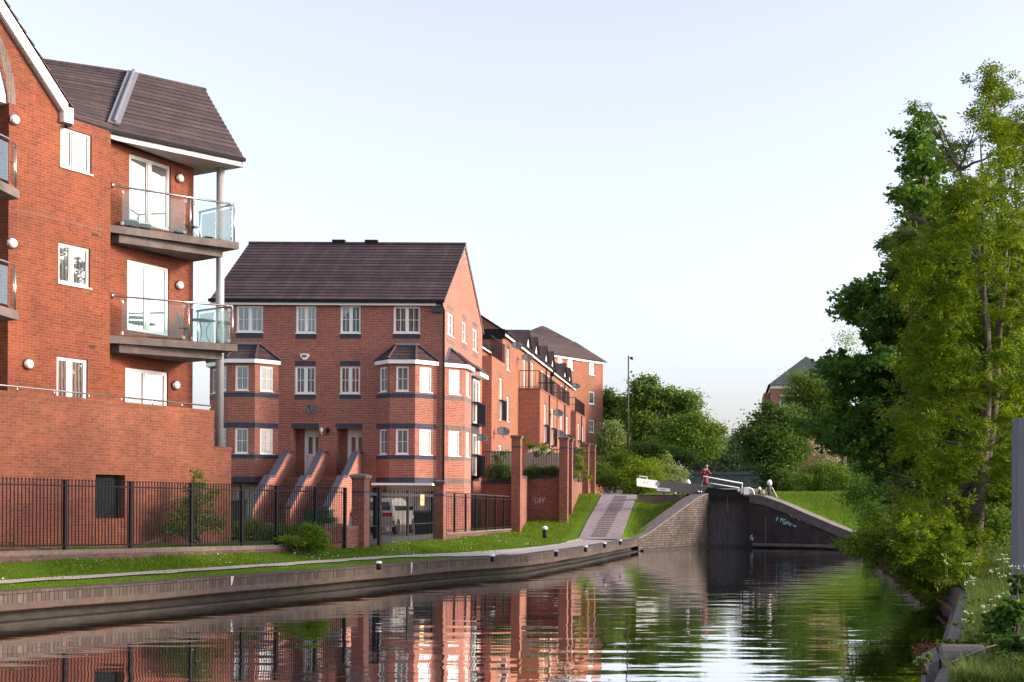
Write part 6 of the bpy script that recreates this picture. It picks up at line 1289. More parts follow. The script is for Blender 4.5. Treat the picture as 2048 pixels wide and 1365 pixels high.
# lamp column with camera head
c = PX(1256, 905, 98); zt = PX(1256, 712, 98).z; t = thing('camera_pole', 'tall thin dark pole with a small camera head against the sky', 'pole', c); g = MB(); g.tube([c, Vector((c.x, c.y, zt))], .07, 'beamgrey', 10, .05); g.build('pole', t, True)
g = MB(); h = Vector((c.x, c.y, zt - .12)); g.tube([h, h + Vector((.2, 0, 0))], .02, 'black', 6); g.lathe(h + Vector((.23, 0, -.06)), [(.02, -.12), (.1, -.06), (.12, 0), (.1, .08), (.03, .1)], 'black', 12); g.lathe(h + Vector((.33, 0, -.16)), [(.03, -.05), (.05, 0), (.02, .04)], 'dish', 10); g.build('camera_head', t, True)
# ------------------------------------------------------------------ tall brick piers, retaining walls, garden fences by the ramp
gname = 'tall brick piers beside the ramp'
pier('brick_pier', 'nearest tall brick pier, at the end of the close barred railing', 1022, 1040, 871, 1060, 63, group=gname, depth=.55, cap='stonedark', dz=-.4)
pier('brick_pier', 'second tall brick pier, at the corner of the scribbled retaining wall', 1118, 1134.5, 874, 1043, 67, group=gname, depth=.5, cap='stonedark', dz=-.4)
pier('brick_pier', 'tall brick pier close behind the second one, partly hidden by it', 1136, 1143.5, 877, 1026, 70, group=gname, depth=.5, cap='stonedark', dz=-.6)
pier('brick_pier', 'slim far brick pier left of the last one at the top of the grass slope', 1164, 1176.5, 887, 982, 80, group=gname, depth=.5, cap='stonedark', dz=-.6)
pier('brick_pier', 'last and farthest brick pier, at the top of the grass slope', 1181, 1189.5, 889, 981, 84, group=gname, depth=.5, cap='stonedark', dz=-.6)
def rwall(label, p, q, zt0, zt1, zb=.5, th=.35, mat='brickp', cap='blue'):
    pl = Pl(p[0], p[1], q[0] - p[0], q[1] - p[1]); l = math.hypot(q[0] - p[0], q[1] - p[1]); t = thing('retaining_wall', label, 'wall', (p[0], p[1], zb))
    g = MB(); g.prism(pl, [(0, zb), (l, zb), (l, zt1 - .12), (0, zt0 - .12)], -th, 0, mat); g.build('wall', t); g = MB(); g.prism(pl, [(0, zt0 - .118), (l, zt1 - .118), (l, zt1), (0, zt0)], -th - .02, .015, cap); g.build('coping', t); return t, pl
pA = PX(1040.5, 1060, 63.55); pB_ = PX(1055, 1048, 67.6); pC = PX(1118, 1044, 67.3); pD = PX(1143, 1030, 70.5); pE = PX(1164, 985, 80)
zc = PX(1050, 952, 65).z; zc2 = PX(1090, 954, 67.4).z
t, pl = rwall('sunlit short stretch of retaining wall running back from the nearest tall pier', (pA.x, pA.y), (pB_.x, pB_.y), zc, zc2)
t, pl = rwall('shaded brick retaining wall with pale scribbled graffiti facing the canal', (pB_.x, pB_.y), (pC.x, pC.y), zc2, zc2 + .05)
scribble(t, pl, 1066, 992, 26, 16, 5, 'chalk', .022, 4, .1, nm='graffiti')
ze_ = PX(1174, 962, 80).z
t, pl = rwall('sunlit retaining wall climbing beside the grass slope to the far piers', (pD.x, pD.y), (pE.x, pE.y), PX(1146, 956, 70.5).z, ze_, 1.0)
t, pl = rwall('brick garden wall behind the close barred railing left of the nearest tall pier', (PX(962, 965, 64).x, 64), (PX(1022, 965, 64).x, 64), PX(990, 964, 64).z, PX(990, 964, 64).z)
# board fence, hedge and railings in the raised gardens
g = MB(); Yh = 68.6; Pf = Pl(0, Yh, 1, 0); a = Pf.uv(1048, 905); b = Pf.uv(1119, 930)
t = thing('board_fence', 'grey vertical board fence above the hedge between the tall piers', 'fence', Pf.p(a[0], zc2)); u = a[0]; i = 0
while u < b[0]: h = a[1] + .12 * math.sin(i * 1.1) * .3; g.pbox(Pf, u, u + .10, zc2 - .2, h, 0, .025, 'fencewood'); u += .108; i += 1
g.pbox(Pf, a[0], b[0], a[1] - .4, a[1] - .3, -.05, -.005, 'fencewood'); g.build('boards', t)
g = MB(); Pf2 = Pl(0, 65.6, 1, 0); a = Pf2.uv(980, 903); b = Pf2.uv(1022, 930); u = a[0]
t = thing('board_fence', 'weathered board fence with climbers left of the nearest tall pier', 'fence', Pf2.p(a[0], zc - .3))
while u < b[0]: g.pbox(Pf2, u, u + .11, zc - .5, a[1], 0, .025, 'fencewood'); u += .118
g.build('boards', t)
def hedge(label, pl, u0, u1, z0, z1, th, n, mat='leaf_dark', seed=1, size=.07):
    k = max(2, int((u1 - u0) / .8)); bl = []
    for i in range(k): c = pl.p(u0 + (u1 - u0) * (i + .5) / k, (z0 + z1) / 2, -th / 2); bl.append((c.x, c.y, c.z, .62, th / 2 + .1, (z1 - z0) / 2))
    return shrub('hedge', label, bl, n, size, mat, seed, 'hedge')
P67 = Pl(pB_.x, pB_.y, pC.x - pB_.x, pC.y - pB_.y); L67 = (pC - pB_).length
hedge('clipped dark hedge on top of the graffiti retaining wall', P67, -.2, L67, zc2 - .1, PX(1090, 932, 67.4).z, .7, 9000, seed=3)
P64 = Pl(0, 64.3, 1, 0); hedge('clipped dark hedge left of the nearest tall pier above the garden wall', P64, P64.u(978), P64.u(1020), PX(990, 968, 64.3).z, PX(990, 928, 64.3).z, .6, 7000, seed=4)
def rails(label, p, q, z0, z1, gap=.13, r=.012):
    pl = Pl(p[0], p[1], q[0] - p[0], q[1] - p[1]); l = math.hypot(q[0] - p[0], q[1] - p[1]); t = thing('railing', label, 'railing', (p[0], p[1], z0)); g = MB(); n = int(l / gap)
    for k in range(n + 1): u = l * k / n; g.pbox(pl, u - r, u + r, z0, z1, -.17, -.17 + 2 * r, 'rail_dark')
    g.pbox(pl, 0, l, z1 - .1, z1 - .06, -.18, -.14, 'rail_dark'); g.pbox(pl, 0, l, z0 + .05, z0 + .09, -.18, -.14, 'rail_dark'); g.build('rail_panel', t)
rails('railing on the graffiti retaining wall between the tall piers', (pA.x + .1, pA.y + 3.6), (pC.x, pC.y), zc2 + .02, PX(1090, 896, 67).z)
rails('railing along the sunlit retaining wall by the far piers', (pD.x, pD.y), (pE.x, pE.y), ze_ + .0, PX(1160, 893, 76).z)
rails('railing on the garden wall left of the nearest tall pier', (PX(966, 965, 63.7).x, 63.7), (PX(1022, 965, 63.7).x, 63.7), PX(990, 964, 63.7).z, PX(990, 901, 63.7).z)

# ------------------------------------------------------------------ planting on the left bank
S = lambda px, py, r_, Y, sq=.8: crown_blob(px, py, r_, Y, sq)
shrub('climbing_shrub', 'loose straggly green shrub growing against the big brick wall behind the railing', [S(365, 1035, 34, 35.0, 1.2), S(395, 1010, 34, 35.3, 1.2), S(420, 1045, 30, 35.8), S(395, 965, 20, 35.4, 1.3), S(345, 1062, 22, 34.9), S(432, 985, 12, 36.2, 1.3)], 3000, .085, 'leaf_mid', 5, clump=.16, shell=.2, stems=14)
shrub('shrub', 'low leafy shrub behind the railing right of the big brick wall', [S(478, 1062, 24, 41), S(505, 1058, 26, 41.5), S(540, 1066, 24, 42)], 5200, .07, 'leaf_mid', 6)
shrub('shrub', 'bright green shrub behind the railing in front of the steps', [S(575, 1066, 26, 42.2), S(604, 1060, 20, 42.6), S(560, 1075, 24, 41.8)], 4200, .07, 'leaf_mid', 7)
shrub('shrub', 'rounded bright shrub spilling over the end of the low brick wall', [S(625, 1070, 26, 38.2), S(615, 1088, 24, 38.0), S(638, 1086, 20, 38.0), S(585, 1083, 22, 37.6, .5), S(560, 1080, 14, 37.4, .4)], 9500, .06, 'leaf_lime', 8)
shrub('shrub', 'small feathery plant poking over the short brick wall by the green cabinet', [S(655, 1036, 13, 43.6, .6), S(668, 1042, 12, 43.6, .5)], 500, .06, 'leaf_mid', 9, shell=.1)
shrub('weeds', 'small weeds at the foot of the big brick wall', [S(322, 1085, 14, 34, .8), S(20, 1090, 12, 29.8, .8)], 300, .05, 'leaf_mid', 10, 'weeds')
shrub('climbing_shrub', 'rose like climber on the garden railing between the two nearest tall piers', [S(1062, 893, 12, 66.6), S(1085, 898, 14, 66.7, .9), S(1048, 880, 8, 66.6), S(1100, 903, 8, 66.7)], 2200, .075, 'leaf_mid', 11, shell=.1)
leaves(bpy.data.objects[[o.name for o in C.objects if o.get('label', '').startswith('rose like')][0]], 'blossom', [S(1070, 900, 10, 66.4), S(1090, 903, 10, 66.4)], 160, .07, 'blossom', 3)
shrub('climbing_shrub', 'yellow green climber draped over the sunlit retaining wall', [S(1156, 918, 12, 72), S(1160, 935, 12, 73), S(1150, 950, 9, 72), S(1172, 955, 9, 76), S(1162, 900, 8, 73)], 3600, .08, 'leaf_lime', 12, shell=.1)
shrub('climbing_shrub', 'thin climber on the board fence left of the nearest tall pier', [S(990, 915, 10, 64.8), S(1008, 908, 10, 64.8), S(1000, 930, 14, 64.9)], 1500, .07, 'leaf_mid', 13, shell=.1)

# ------------------------------------------------------------------ trees and bushes beyond the lock, left to right
G1 = 'background trees left of the bridge'
tree('tree', 'tall dark loose crowned tree right behind the camera pole', PX(1300, 930, 122), [S(1290, 800, 30, 122), S(1268, 828, 26, 122), S(1320, 800, 30, 122), S(1345, 822, 30, 123), S(1290, 855, 40, 121), S(1340, 870, 42, 122), S(1286, 770, 16, 122, 1.2), S(1305, 765, 8, 122, 1.6), S(1385, 805, 14, 122, 1.4), S(1366, 798, 20, 123), S(1270, 880, 34, 121)], 26000, .30, 'leaf_mid', .3, 21, group=G1, clump=.5)
tree('tree', 'dark bushy tree between the end block and the camera pole', PX(1228, 930, 128), [S(1218, 805, 20, 128), S(1240, 815, 24, 128), S(1222, 835, 28, 128), S(1245, 850, 24, 128), S(1225, 880, 30, 128), S(1216, 790, 9, 128, 1.3)], 10000, .30, 'leaf_dark', .25, 22, group=G1, clump=.5)
tree('tree', 'pale yellow green willowy tree in front of the end block corner', PX(1222, 930, 108), [S(1222, 872, 20, 108, 1.1), S(1226, 890, 24, 108, 1), S(1215, 900, 20, 108), S(1224, 857, 11, 108, 1.2)], 9000, .2, 'leaf_pale', .15, 23, group=G1, clump=.4)
tree('tree', 'mid green rounded tree left of the bridge railing', PX(1370, 935, 116), [S(1360, 865, 34, 116), S(1392, 855, 30, 116), S(1415, 870, 30, 117), S(1380, 890, 36, 115), S(1420, 895, 26, 116), S(1340, 885, 24, 115), S(1432, 862, 14, 117)], 17000, .26, 'leaf_mid', .25, 24, group=G1, clump=.5)
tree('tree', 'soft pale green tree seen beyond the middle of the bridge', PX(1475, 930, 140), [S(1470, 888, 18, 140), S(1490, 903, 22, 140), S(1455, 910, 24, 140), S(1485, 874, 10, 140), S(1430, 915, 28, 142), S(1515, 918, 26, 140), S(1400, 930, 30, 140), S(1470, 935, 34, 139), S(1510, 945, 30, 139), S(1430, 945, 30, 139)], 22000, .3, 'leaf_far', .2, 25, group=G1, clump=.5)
GB = 'bushes beyond the lock on the left'
shrub('bush', 'big dark bush at the left of the ramp top', [S(1225, 930, 26, 96), S(1200, 945, 24, 92), S(1215, 965, 22, 90), S(1250, 925, 26, 96), S(1240, 960, 24, 92)], 14000, .15, 'leaf_mid', 31, group=GB, clump=.3)
shrub('bush', 'yellow green bush behind the white end of the balance beam', [S(1280, 940, 28, 90), S(1300, 955, 26, 89), S(1262, 955, 24, 89), S(1290, 975, 26, 88), S(1265, 980, 22, 88), S(1310, 930, 14, 91)], 15000, .14, 'leaf_lime', 32, group=GB, clump=.3)
shrub('bush', 'greyish green bush left of the left domed post', [S(1335, 945, 22, 92), S(1360, 950, 16, 92), S(1320, 970, 22, 90), S(1345, 968, 20, 90), S(1332, 918, 8, 92, 1.6)], 10000, .13, 'leaf_pale', 33, group=GB, clump=.3)
shrub('bush', 'dark green bush along the foot of the background trees', [S(1300, 905, 30, 104), S(1340, 915, 28, 104), S(1375, 915, 18, 104), S(1265, 905, 24, 104)], 9000, .2, 'leaf_dark', 34, group=GB, clump=.3)
G3_ = 'background trees right of the bridge'
tree('tree', 'large dark green tree at the right end of the bridge', PX(1555, 985, 96), [S(1530, 845, 26, 96), S(1505, 870, 26, 95), S(1560, 840, 30, 96), S(1545, 880, 38, 95), S(1588, 825, 16, 100), S(1510, 905, 28, 95), S(1565, 915, 36, 95), S(1595, 860, 30, 97), S(1590, 900, 30, 96), S(1550, 948, 34, 94), S(1535, 815, 12, 96), S(1575, 965, 26, 94)], 30000, .22, 'leaf_dark', .25, 41, group=G3_, clump=.42)
tree('tree', 'airy birch with pale trunk in front of the pyramid roof', PX(1655, 975, 104), [S(1610, 765, 22, 104), S(1640, 775, 24, 104), S(1595, 790, 20, 104), S(1625, 800, 26, 104), S(1660, 800, 26, 104), S(1645, 830, 28, 104), S(1610, 830, 22, 104), S(1590, 755, 10, 104), S(1665, 850, 20, 104), S(1600, 812, 18, 104), S(1580, 800, 12, 104)], 22000, .17, 'leaf_mid', .16, 42, group=G3_, clump=.6, bark='drybranch', shell=.1, per=14)
tree('tree', 'sparse pale topped tree behind the sycamore', PX(1690, 960, 110), [S(1692, 680, 18, 110, 1.2), S(1700, 720, 22, 110), S(1680, 745, 18, 110), S(1690, 780, 22, 110)], 2600, .18, 'leaf_pale', .16, 43, group=G3_, clump=.6, bark='drybranch', shell=.1, per=8)
shrub('bush', 'rounded mid green bush on the mound right of the lock', [S(1625, 950, 28, 84), S(1650, 945, 30, 84), S(1680, 955, 28, 84), S(1615, 965, 22, 83), S(1655, 970, 26, 83), S(1700, 965, 26, 83)], 20000, .11, 'leaf_mid', 44, clump=.25, group='bushes on the mound')
shrub('bush', 'dry cream twiggy bush standing up behind the rounded bush', [S(1650, 905, 26, 87, 1.0), S(1625, 890, 12, 87, 1.4), S(1640, 915, 20, 87), S(1668, 925, 18, 86)], 1200, .13, 'drybranch', 45, clump=.2, group='bushes on the mound', stems=44, bark='drybranch', shell=.1)
shrub('bush', 'dark bush beside the bridge abutment right of the stone capped post', [S(1585, 975, 20, 88), S(1570, 955, 18, 90), S(1600, 985, 12, 86)], 7000, .13, 'leaf_dark', 46, clump=.25, group='bushes on the mound')
shrub('bush', 'thick dark green undergrowth on the right bank behind the ash trunk', [S(1740, 985, 50, 60), S(1790, 980, 60, 55), S(1850, 970, 70, 50), S(1780, 1040, 44, 52), S(1830, 1050, 50, 48), S(1920, 1000, 80, 46), S(2000, 990, 80, 44), S(1755, 1020, 30, 58), S(1740, 940, 34, 62), S(1755, 1075, 24, 60), S(1790, 1090, 26, 52), S(1825, 1105, 26, 45), S(1855, 1120, 24, 40), S(1880, 1110, 30, 38), S(1990, 1050, 50, 36), S(1930, 1075, 30, 36)], 66000, .12, 'leaf_syc', 47, clump=.3)
shrub('weeds', 'green weeds and water plants at the end of the dark wing wall', [S(1760, 1085, 26, 64, .6), S(1800, 1095, 30, 56, .6), S(1740, 1075, 16, 66, .8)], 3000, .1, 'leaf_mid', 48, 'weeds')
# far tree belt closing the horizon
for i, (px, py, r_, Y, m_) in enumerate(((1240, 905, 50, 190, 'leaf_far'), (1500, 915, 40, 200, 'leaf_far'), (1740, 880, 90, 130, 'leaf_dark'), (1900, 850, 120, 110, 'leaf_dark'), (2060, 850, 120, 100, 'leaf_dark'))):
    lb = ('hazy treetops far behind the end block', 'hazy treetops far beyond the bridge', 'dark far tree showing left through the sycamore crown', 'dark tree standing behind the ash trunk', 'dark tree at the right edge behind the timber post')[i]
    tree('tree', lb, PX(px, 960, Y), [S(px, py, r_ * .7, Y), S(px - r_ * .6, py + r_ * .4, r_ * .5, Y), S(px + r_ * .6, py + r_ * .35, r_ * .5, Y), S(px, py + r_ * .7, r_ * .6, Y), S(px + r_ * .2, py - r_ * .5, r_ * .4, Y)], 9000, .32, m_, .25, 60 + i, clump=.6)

# ------------------------------------------------------------------ the two big near trees on the right bank
sb = PZ(1862, 1118, .95)
Ys = 40
SYC = [(1845, 236), (1812, 258), (1832, 300), (1815, 335), (1838, 370), (1786, 388), (1802, 430), (1772, 455), (1802, 474), (1768, 486), (1797, 520), (1785, 548), (1735, 570), (1686, 606), (1702, 640), (1738, 655), (1742, 690), (1700, 700), (1664, 712), (1656, 745), (1668, 790), (1700, 812), (1660, 835), (1626, 858), (1645, 885), (1700, 895), (1735, 940), (1760, 1000), (1900, 1040), (2070, 1000), (2070, 470), (1990, 480), (1930, 420), (1905, 340), (1880, 270)]
kp = lambda x, y: .85 if y < 560 else 1
sblobs = [S(1850, 290, 30, Ys), S(1835, 415, 40, Ys), S(1825, 500, 40, Ys), S(1880, 470, 46, Ys), S(1825, 590, 50, Ys), S(1740, 615, 34, Ys), S(1715, 640, 20, Ys), S(1750, 720, 56, Ys), S(1830, 700, 80, Ys), S(1700, 740, 36, Ys), S(1690, 850, 60, Ys), S(1780, 820, 90, Ys), S(1900, 760, 100, Ys), S(2010, 740, 100, Ys), S(1760, 910, 70, Ys), S(1850, 900, 100, Ys), S(1960, 900, 110, Ys)]
tree('sycamore_tree', 'broad dark green sycamore overhanging the canal behind the ash', (PX(1870, 1060, Ys).x, Ys, .8), sblobs, 165000, .16, 'leaf_syc', .22, 71, wide=.7, clump=.12, per=9, shell=.1,
     lb=poly_blobs(SYC, Ys, 3.6, 640, .32, .78, 5, kp, .6))
Ya = 31
ab = (PX(1950, 1100, Ya).x, Ya, .75); t = thing('ash_tree', 'twin stemmed ash with yellow green leaves on the right bank, lower boughs over the water', 'tree', ab)
AP = lambda *q: [PX(x, y, Ya + dy) for x, y, dy in q]
P1 = AP((1944, 1130, 0), (1952, 1040, 0), (1958, 960, 0), (1966, 900, 0), (1972, 820, 0), (1976, 720, 0), (1972, 640, 0), (1958, 520, 0), (1940, 440, .3), (1920, 340, .4), (1880, 250, .5), (1852, 205, .5))
P2_ = AP((1952, 1010, .05), (1972, 930, .2), (1984, 850, .3), (1992, 760, .3), (1998, 650, .3), (2012, 540, .5), (2004, 420, .5), (1998, 300, .5), (1990, 220, .5), (1976, 150, .5))
P3_ = AP((1984, 850, .3), (2008, 780, .6), (2014, 680, .8), (2040, 520, 1), (2030, 380, 1), (2032, 220, 1))
P4_ = AP((1976, 720, 0), (1968, 620, -.3), (1966, 480, -.4), (1965, 360, -.4), (1960, 270, -.4))
g = MB(); g.tube(P1, [.22, .19, .165, .145, .125, .11, .09, .07, .05, .034, .02, .008], 'bark', 10); g.build('trunk', t, True)
g = MB(); g.tube(P2_, [.13, .125, .115, .10, .085, .07, .055, .038, .026, .01], 'bark', 10); g.build('trunk', t, True)
g = MB(); g.tube(P3_, [.08, .075, .065, .05, .03, .012], 'bark', 8); g.tube(P4_, [.07, .06, .045, .03, .012], 'bark', 8)
ablobs = [S(1975, 160, 22, Ya), S(1990, 210, 26, Ya), S(1860, 250, 12, Ya), S(2035, 245, 26, Ya), S(1945, 270, 30, Ya), S(2000, 300, 40, Ya), S(1890, 300, 28, Ya), S(2040, 330, 34, Ya), S(1940, 350, 44, Ya), S(1880, 400, 44, Ya), S(1830, 430, 18, Ya), S(2000, 400, 50, Ya), S(1930, 460, 55, Ya), S(2030, 470, 50, Ya), S(1870, 520, 44, Ya), S(1800, 460, 12, Ya), S(1975, 560, 60, Ya), S(1900, 620, 60, Ya), S(2030, 620, 55, Ya), S(1840, 640, 36, Ya), S(1960, 700, 60, Ya), S(1860, 740, 60, Ya), S(2030, 760, 60, Ya), S(1800, 780, 44, Ya), S(1900, 830, 60, Ya), S(1820, 870, 50, Ya), S(2010, 880, 60, Ya), S(1880, 940, 60, Ya), S(1800, 960, 50, Ya), S(1970, 960, 40, Ya + 1),
          S(1740, 1072, 22, Ya, .6), S(1700, 1095, 18, Ya, .6), S(1830, 1040, 50, Ya), S(1780, 1085, 40, Ya), S(1850, 1100, 55, Ya), S(1820, 1145, 40, Ya), S(1870, 1165, 34, Ya), S(1905, 1100, 40, Ya), S(2000, 1020, 44, Ya), S(1890, 1020, 50, Ya), S(2030, 980, 40, Ya)]
r_ = random.Random(5); stemsP = P1[2:] + P2_[2:]
for b in ablobs:
    c = Vector(b[:3]); k = min(stemsP, key=lambda p: (p - c).length + max(0, p.z - c.z + .4) * 1.5); q = wobble(k, c, 6, (c - k).length * .08, r_); R_ = .03 + .012 * (c - k).length
    g.tube(q, [R_ * (1 - i / 8) for i in range(7)], 'bark', 6)
    for _ in range(7): e = c + Vector((r_.uniform(-1, 1) * b[3], r_.uniform(-1, 1) * b[4], r_.uniform(-.8, 1) * b[5])); g.tube(wobble(q[4], e, 4, .1 * b[3], r_), [.016, .013, .01, .007, .004], 'bark', 4)
g.build('branches', t, True)
ASH = [(1978, 143), (2000, 185), (2030, 205), (2070, 200), (2070, 1020), (1995, 1020), (1935, 1090), (1900, 1180), (1862, 1195), (1828, 1150), (1790, 1118), (1752, 1098), (1690, 1092), (1700, 1075), (1765, 1060), (1818, 1030), (1800, 960), (1785, 870), (1780, 790), (1835, 710), (1830, 620), (1790, 470), (1815, 455), (1862, 480), (1868, 400), (1905, 340), (1845, 215), (1862, 215), (1930, 310), (1962, 270), (1965, 215), (1955, 165)]
ka = lambda x, y: (.40 if y < 330 else .6 if y < 560 else .85 if y < 900 else 1) * (1 if math.sin(x * .045 + 1) * math.sin(y * .038) > -.35 else .3) * (.3 if 1932 < x < 2008 and y > 470 else 1)
pinnate(t, 'crown', poly_blobs(ASH, Ya, 2.8, 470, .22, .62, 9, ka, .85) + poly_blobs([(1692, 1092), (1760, 1062), (1840, 1030), (1930, 1040), (1955, 1095), (1925, 1150), (1895, 1192), (1862, 1198), (1815, 1150), (1770, 1112)], 30, 3.2, 190, .22, .5, 19, None, .75) + [S(1980, 150, 16, Ya), S(1968, 165, 10, Ya), S(1858, 232, 7, Ya), S(1990, 195, 14, Ya)], 24000, .30, 'leaf_ash', 72, clump=.12, per=5, shell=.05)

# ------------------------------------------------------------------ near right bank
tp = PX(2037, 836, 15.6); t = thing('timber_post', 'tall square weathered grey timber post at the right edge', 'post', (tp.x + .2, 15.6, .8)); g = MB(); g.box(tp.x, tp.x + .42, 15.6, 15.95, .3, tp.z, 'postwood'); g.build('post', t)
# edge: rusty steel rail, stone coping and rounded coping block
mb = MB(); yl = [10 + .8 * k for k in range(74)]
for a, b in zip(yl, yl[1:]):
    f_ = lambda y, d, z: (xR(y) + d, y, z)
    prf = [(.12, -1.5, 'stonedark'), (.12, .15, 'stonedark'), (-.02, .17, 'rust'), (-.02, .24, 'rust'), (.10, .26, 'stonedark'), (.12, .50, 'stonedark'), (.16, .56, 'stonedark'), (.52, .64, 'stonedark')]
    for k in range(len(prf) - 1): mb.face([f_(a, *prf[k][:2]), f_(a, *prf[k + 1][:2]), f_(b, *prf[k + 1][:2]), f_(b, *prf[k][:2])], prf[k + 1][2])
struct(mb.build('quay_wall'), 'worn stone and rusty iron edge of the right bank')
a = PZ(1878, 1342, .45); b = PZ(1962, 1330, .45); t = thing('coping_stone', 'rounded worn stone coping block at the water edge in the right foreground', 'stone', a)
g = MB(); prf = [(0, -.35), (0, .06), (.03, .16), (.09, .23), (.18, .27), (.34, .28), (.42, .25), (.42, -.35)]
ux = Vector((1, -.10, 0)).normalized(); uy = Vector((.10, 1, 0)).normalized(); o0 = PZ(1882, 1345, .52)
for k in range(5):
    pass
g.hexa([o0 + uy * p + Vector((0, 0, q)) for p, q in prf], [o0 + ux * .50 + uy * p + Vector((0, 0, q)) for p, q in prf], 'stonedark'); ob = g.build('block', t); mm = ob.modifiers.new('b', 'BEVEL'); mm.width = .03; mm.segments = 3
t = thing('stone_slab', 'low flat stone slab in front of the rounded coping block', 'stone', o0); g = MB(); o1 = o0 + Vector((-.13, -.55, -.30)); g.hexa([o1, o1 + ux * 1.6, o1 + ux * 1.6 + uy * .5, o1 + uy * .5], [p + Vector((0, 0, .20)) for p in (o1 + ux * .02 + uy * .02, o1 + ux * 1.6, o1 + ux * 1.6 + uy * .5, o1 + ux * .02 + uy * .5)], 'stonedark'); ob = g.build('slab', t); mm = ob.modifiers.new('b', 'BEVEL'); mm.width = .04; mm.segments = 3
t = thing('stone_slab', 'pitted iron holed edge stone left of the rounded coping block', 'stone', o0); g = MB(); o1 = o0 - ux * .17 + Vector((0, 0, -.0)); g.hexa([o1 + Vector((0, 0, -.5)), o1 + ux * .15 + Vector((0, 0, -.5)), o1 + ux * .19 + uy * 1.3 + Vector((0, 0, -.5)), o1 + ux * .02 + uy * 1.3 + Vector((0, 0, -.5))], [o1 + Vector((0, 0, .06)), o1 + ux * .15 + Vector((0, 0, .14)), o1 + ux * .19 + uy * 1.3 + Vector((0, 0, .14)), o1 + ux * .02 + uy * 1.3 + Vector((0, 0, .06))], 'stonedark')
ob = g.build('slab', t); g = MB()
for k in range(3): c = o1 + ux * .075 + uy * (.12 + k * .22) + Vector((0, 0, .102)); g.lathe(c, [(.016, -.02), (.016, .006)], 'black', 8)
g.build('bolt_hole', ob)
g = MB(); c = o1 + uy * 1.42 + ux * .08 + Vector((0, 0, .08)); 
leaves(None, 'moss_clump', [(c.x, c.y, c.z, .11, .09, .05)], 900, .03, 'rust', 81); ob = bpy.data.objects['moss_clump']; tag(ob, 'clump of rusty brown moss on the edge stones', 'moss')
mb = MB(); mb.face([(2.3, 11, .70), (8, 11, .86), (8, 14.3, .99), (5, 14.3, .99), (3.1, 14.3, .80), (2.62, 14.2, .70)], 'soil')
shrub('leafy_weeds', 'scattered small weeds on the bare earth at the bottom right', [(2.9, 13.3, .84, .2, .3, .06), (3.3, 13.0, .84, .25, .3, .07), (3.0, 12.8, .8, .2, .2, .05), (3.5, 13.6, .9, .3, .3, .08)], 700, .05, 'leaf_mid', 94, 'weeds', clump=.05, shell=.1, stems=2)
# dead stalk lying over the block
t = thing('twig', 'thin bare stalk lying across the rounded coping block', 'twig', o0); g = MB(); g.tube([o0 + ux * .1 + Vector((0, -.05, .12)), o0 + ux * .5 + uy * .1 + Vector((0, 0, .27)), o0 + ux * .95 + uy * .35 + Vector((0, 0, .36))], .008, 'drybranch', 5); g.build('stem', t)

# ------------------------------------------------------------------ grass blades and flowers
def blades(name, pts, hts, mat, seed, label, width=.006):
    r = np.random.default_rng(seed); n = len(pts); a = r.uniform(0, 2 * np.pi, n); d = np.stack([np.cos(a), np.sin(a), np.zeros(n)], 1); w_ = (width * r.uniform(.7, 1.4, n))[:, None]
    lean = r.normal(size=(n, 3)) * .35; lean[:, 2] = 0; h = hts[:, None]; up_ = np.array([0, 0, 1.])
    A = pts - d * w_; B_ = pts + d * w_; mid = pts + up_ * h * .6 + lean * h * .35; top = pts + up_ * h + lean * h
    V_ = np.stack([A, B_, mid + d * w_ * .7, mid - d * w_ * .7, mid - d * w_ * .7, mid + d * w_ * .7, top + d * w_ * .1, top - d * w_ * .1], 1).reshape(-1, 3)
    o = raw_mesh(name, V_, np.arange(n * 8).reshape(-1, 4), mat, origin=(0, 0, 0)); o['kind'] = 'stuff'; o['label'] = label; o['category'] = 'grass'; return o
r = np.random.default_rng(5); P_ = []; Hh = []
for _ in range(75000):
    y = 12.6 + 25 * r.random() ** 1.5 * 1.1; x = xR(y) + .38 + 3.2 * r.random() ** .9
    P_.append((x, y, hR(x, y) - .01)); Hh.append((.05 + .16 * r.random() + .22 * max(0, math.sin(x * 2.1 + y * 1.3)) * r.random()) * (1 + .9 * sm((x - xR(y) - 1.1) / 1.2)))
blades('grass', np.array(P_), np.array(Hh), 'bladeshade', 6, 'rough long grass on the near right bank', .0055)
P_ = []; Hh = []
for _ in range(130000):
    y = 23 + 36 * r.random() ** 1.15; e = xL(y); mx = min(7.5, 5.9 + .02 * y); 
    d = .46 + mx * r.random() ** 1.0
    pw0, pw1 = 1.24 - .82 * sm((y - 39) / 5), 1.92 - .36 * sm((y - 44) / 6)
    if pw0 - .02 < d < pw1 + .02 + .6 * sm((y - 54) / 6) and r.random() < .93: continue
    x = e - d; P_.append((x, y, hL(x, y) - .01)); Hh.append(.035 + .05 * r.random() + ((.12 if d > mx - .7 else .04) * r.random() if math.sin(y * 1.9) + math.sin(y * .73 + d) > .2 else 0)); Hh[-1] *= .4 if d < 1.35 else (.6 + .5 * math.sin(x * 1.3 + y * .7) ** 2)
for _ in range(50000):
    y = 58 + 22 * r.random(); x = -11.5 + 9.5 * r.random(); 
    if x > xL(y) - .5 or (-7.6 < x < -4.9) or (y < 62.5 and x > xL(y) - 1.9): continue
    P_.append((x, y, hL(x, y) - .01)); Hh.append(.06 + .09 * r.random())
for _ in range(30000):
    y = 69 + 13 * r.random(); x = 1.8 + 9 * r.random(); P_.append((x, y, hR(x, y) - .01)); Hh.append(.06 + .08 * r.random())
    if y < interp(x, [(W2.x, W2.y), (W3.x, W3.y), (60, 62)]) + 1.0: P_.pop(); Hh.pop()
blades('grass', np.array(P_), np.array(Hh), 'blade', 7, 'short mown lawn grass blades along the canal banks', .010)
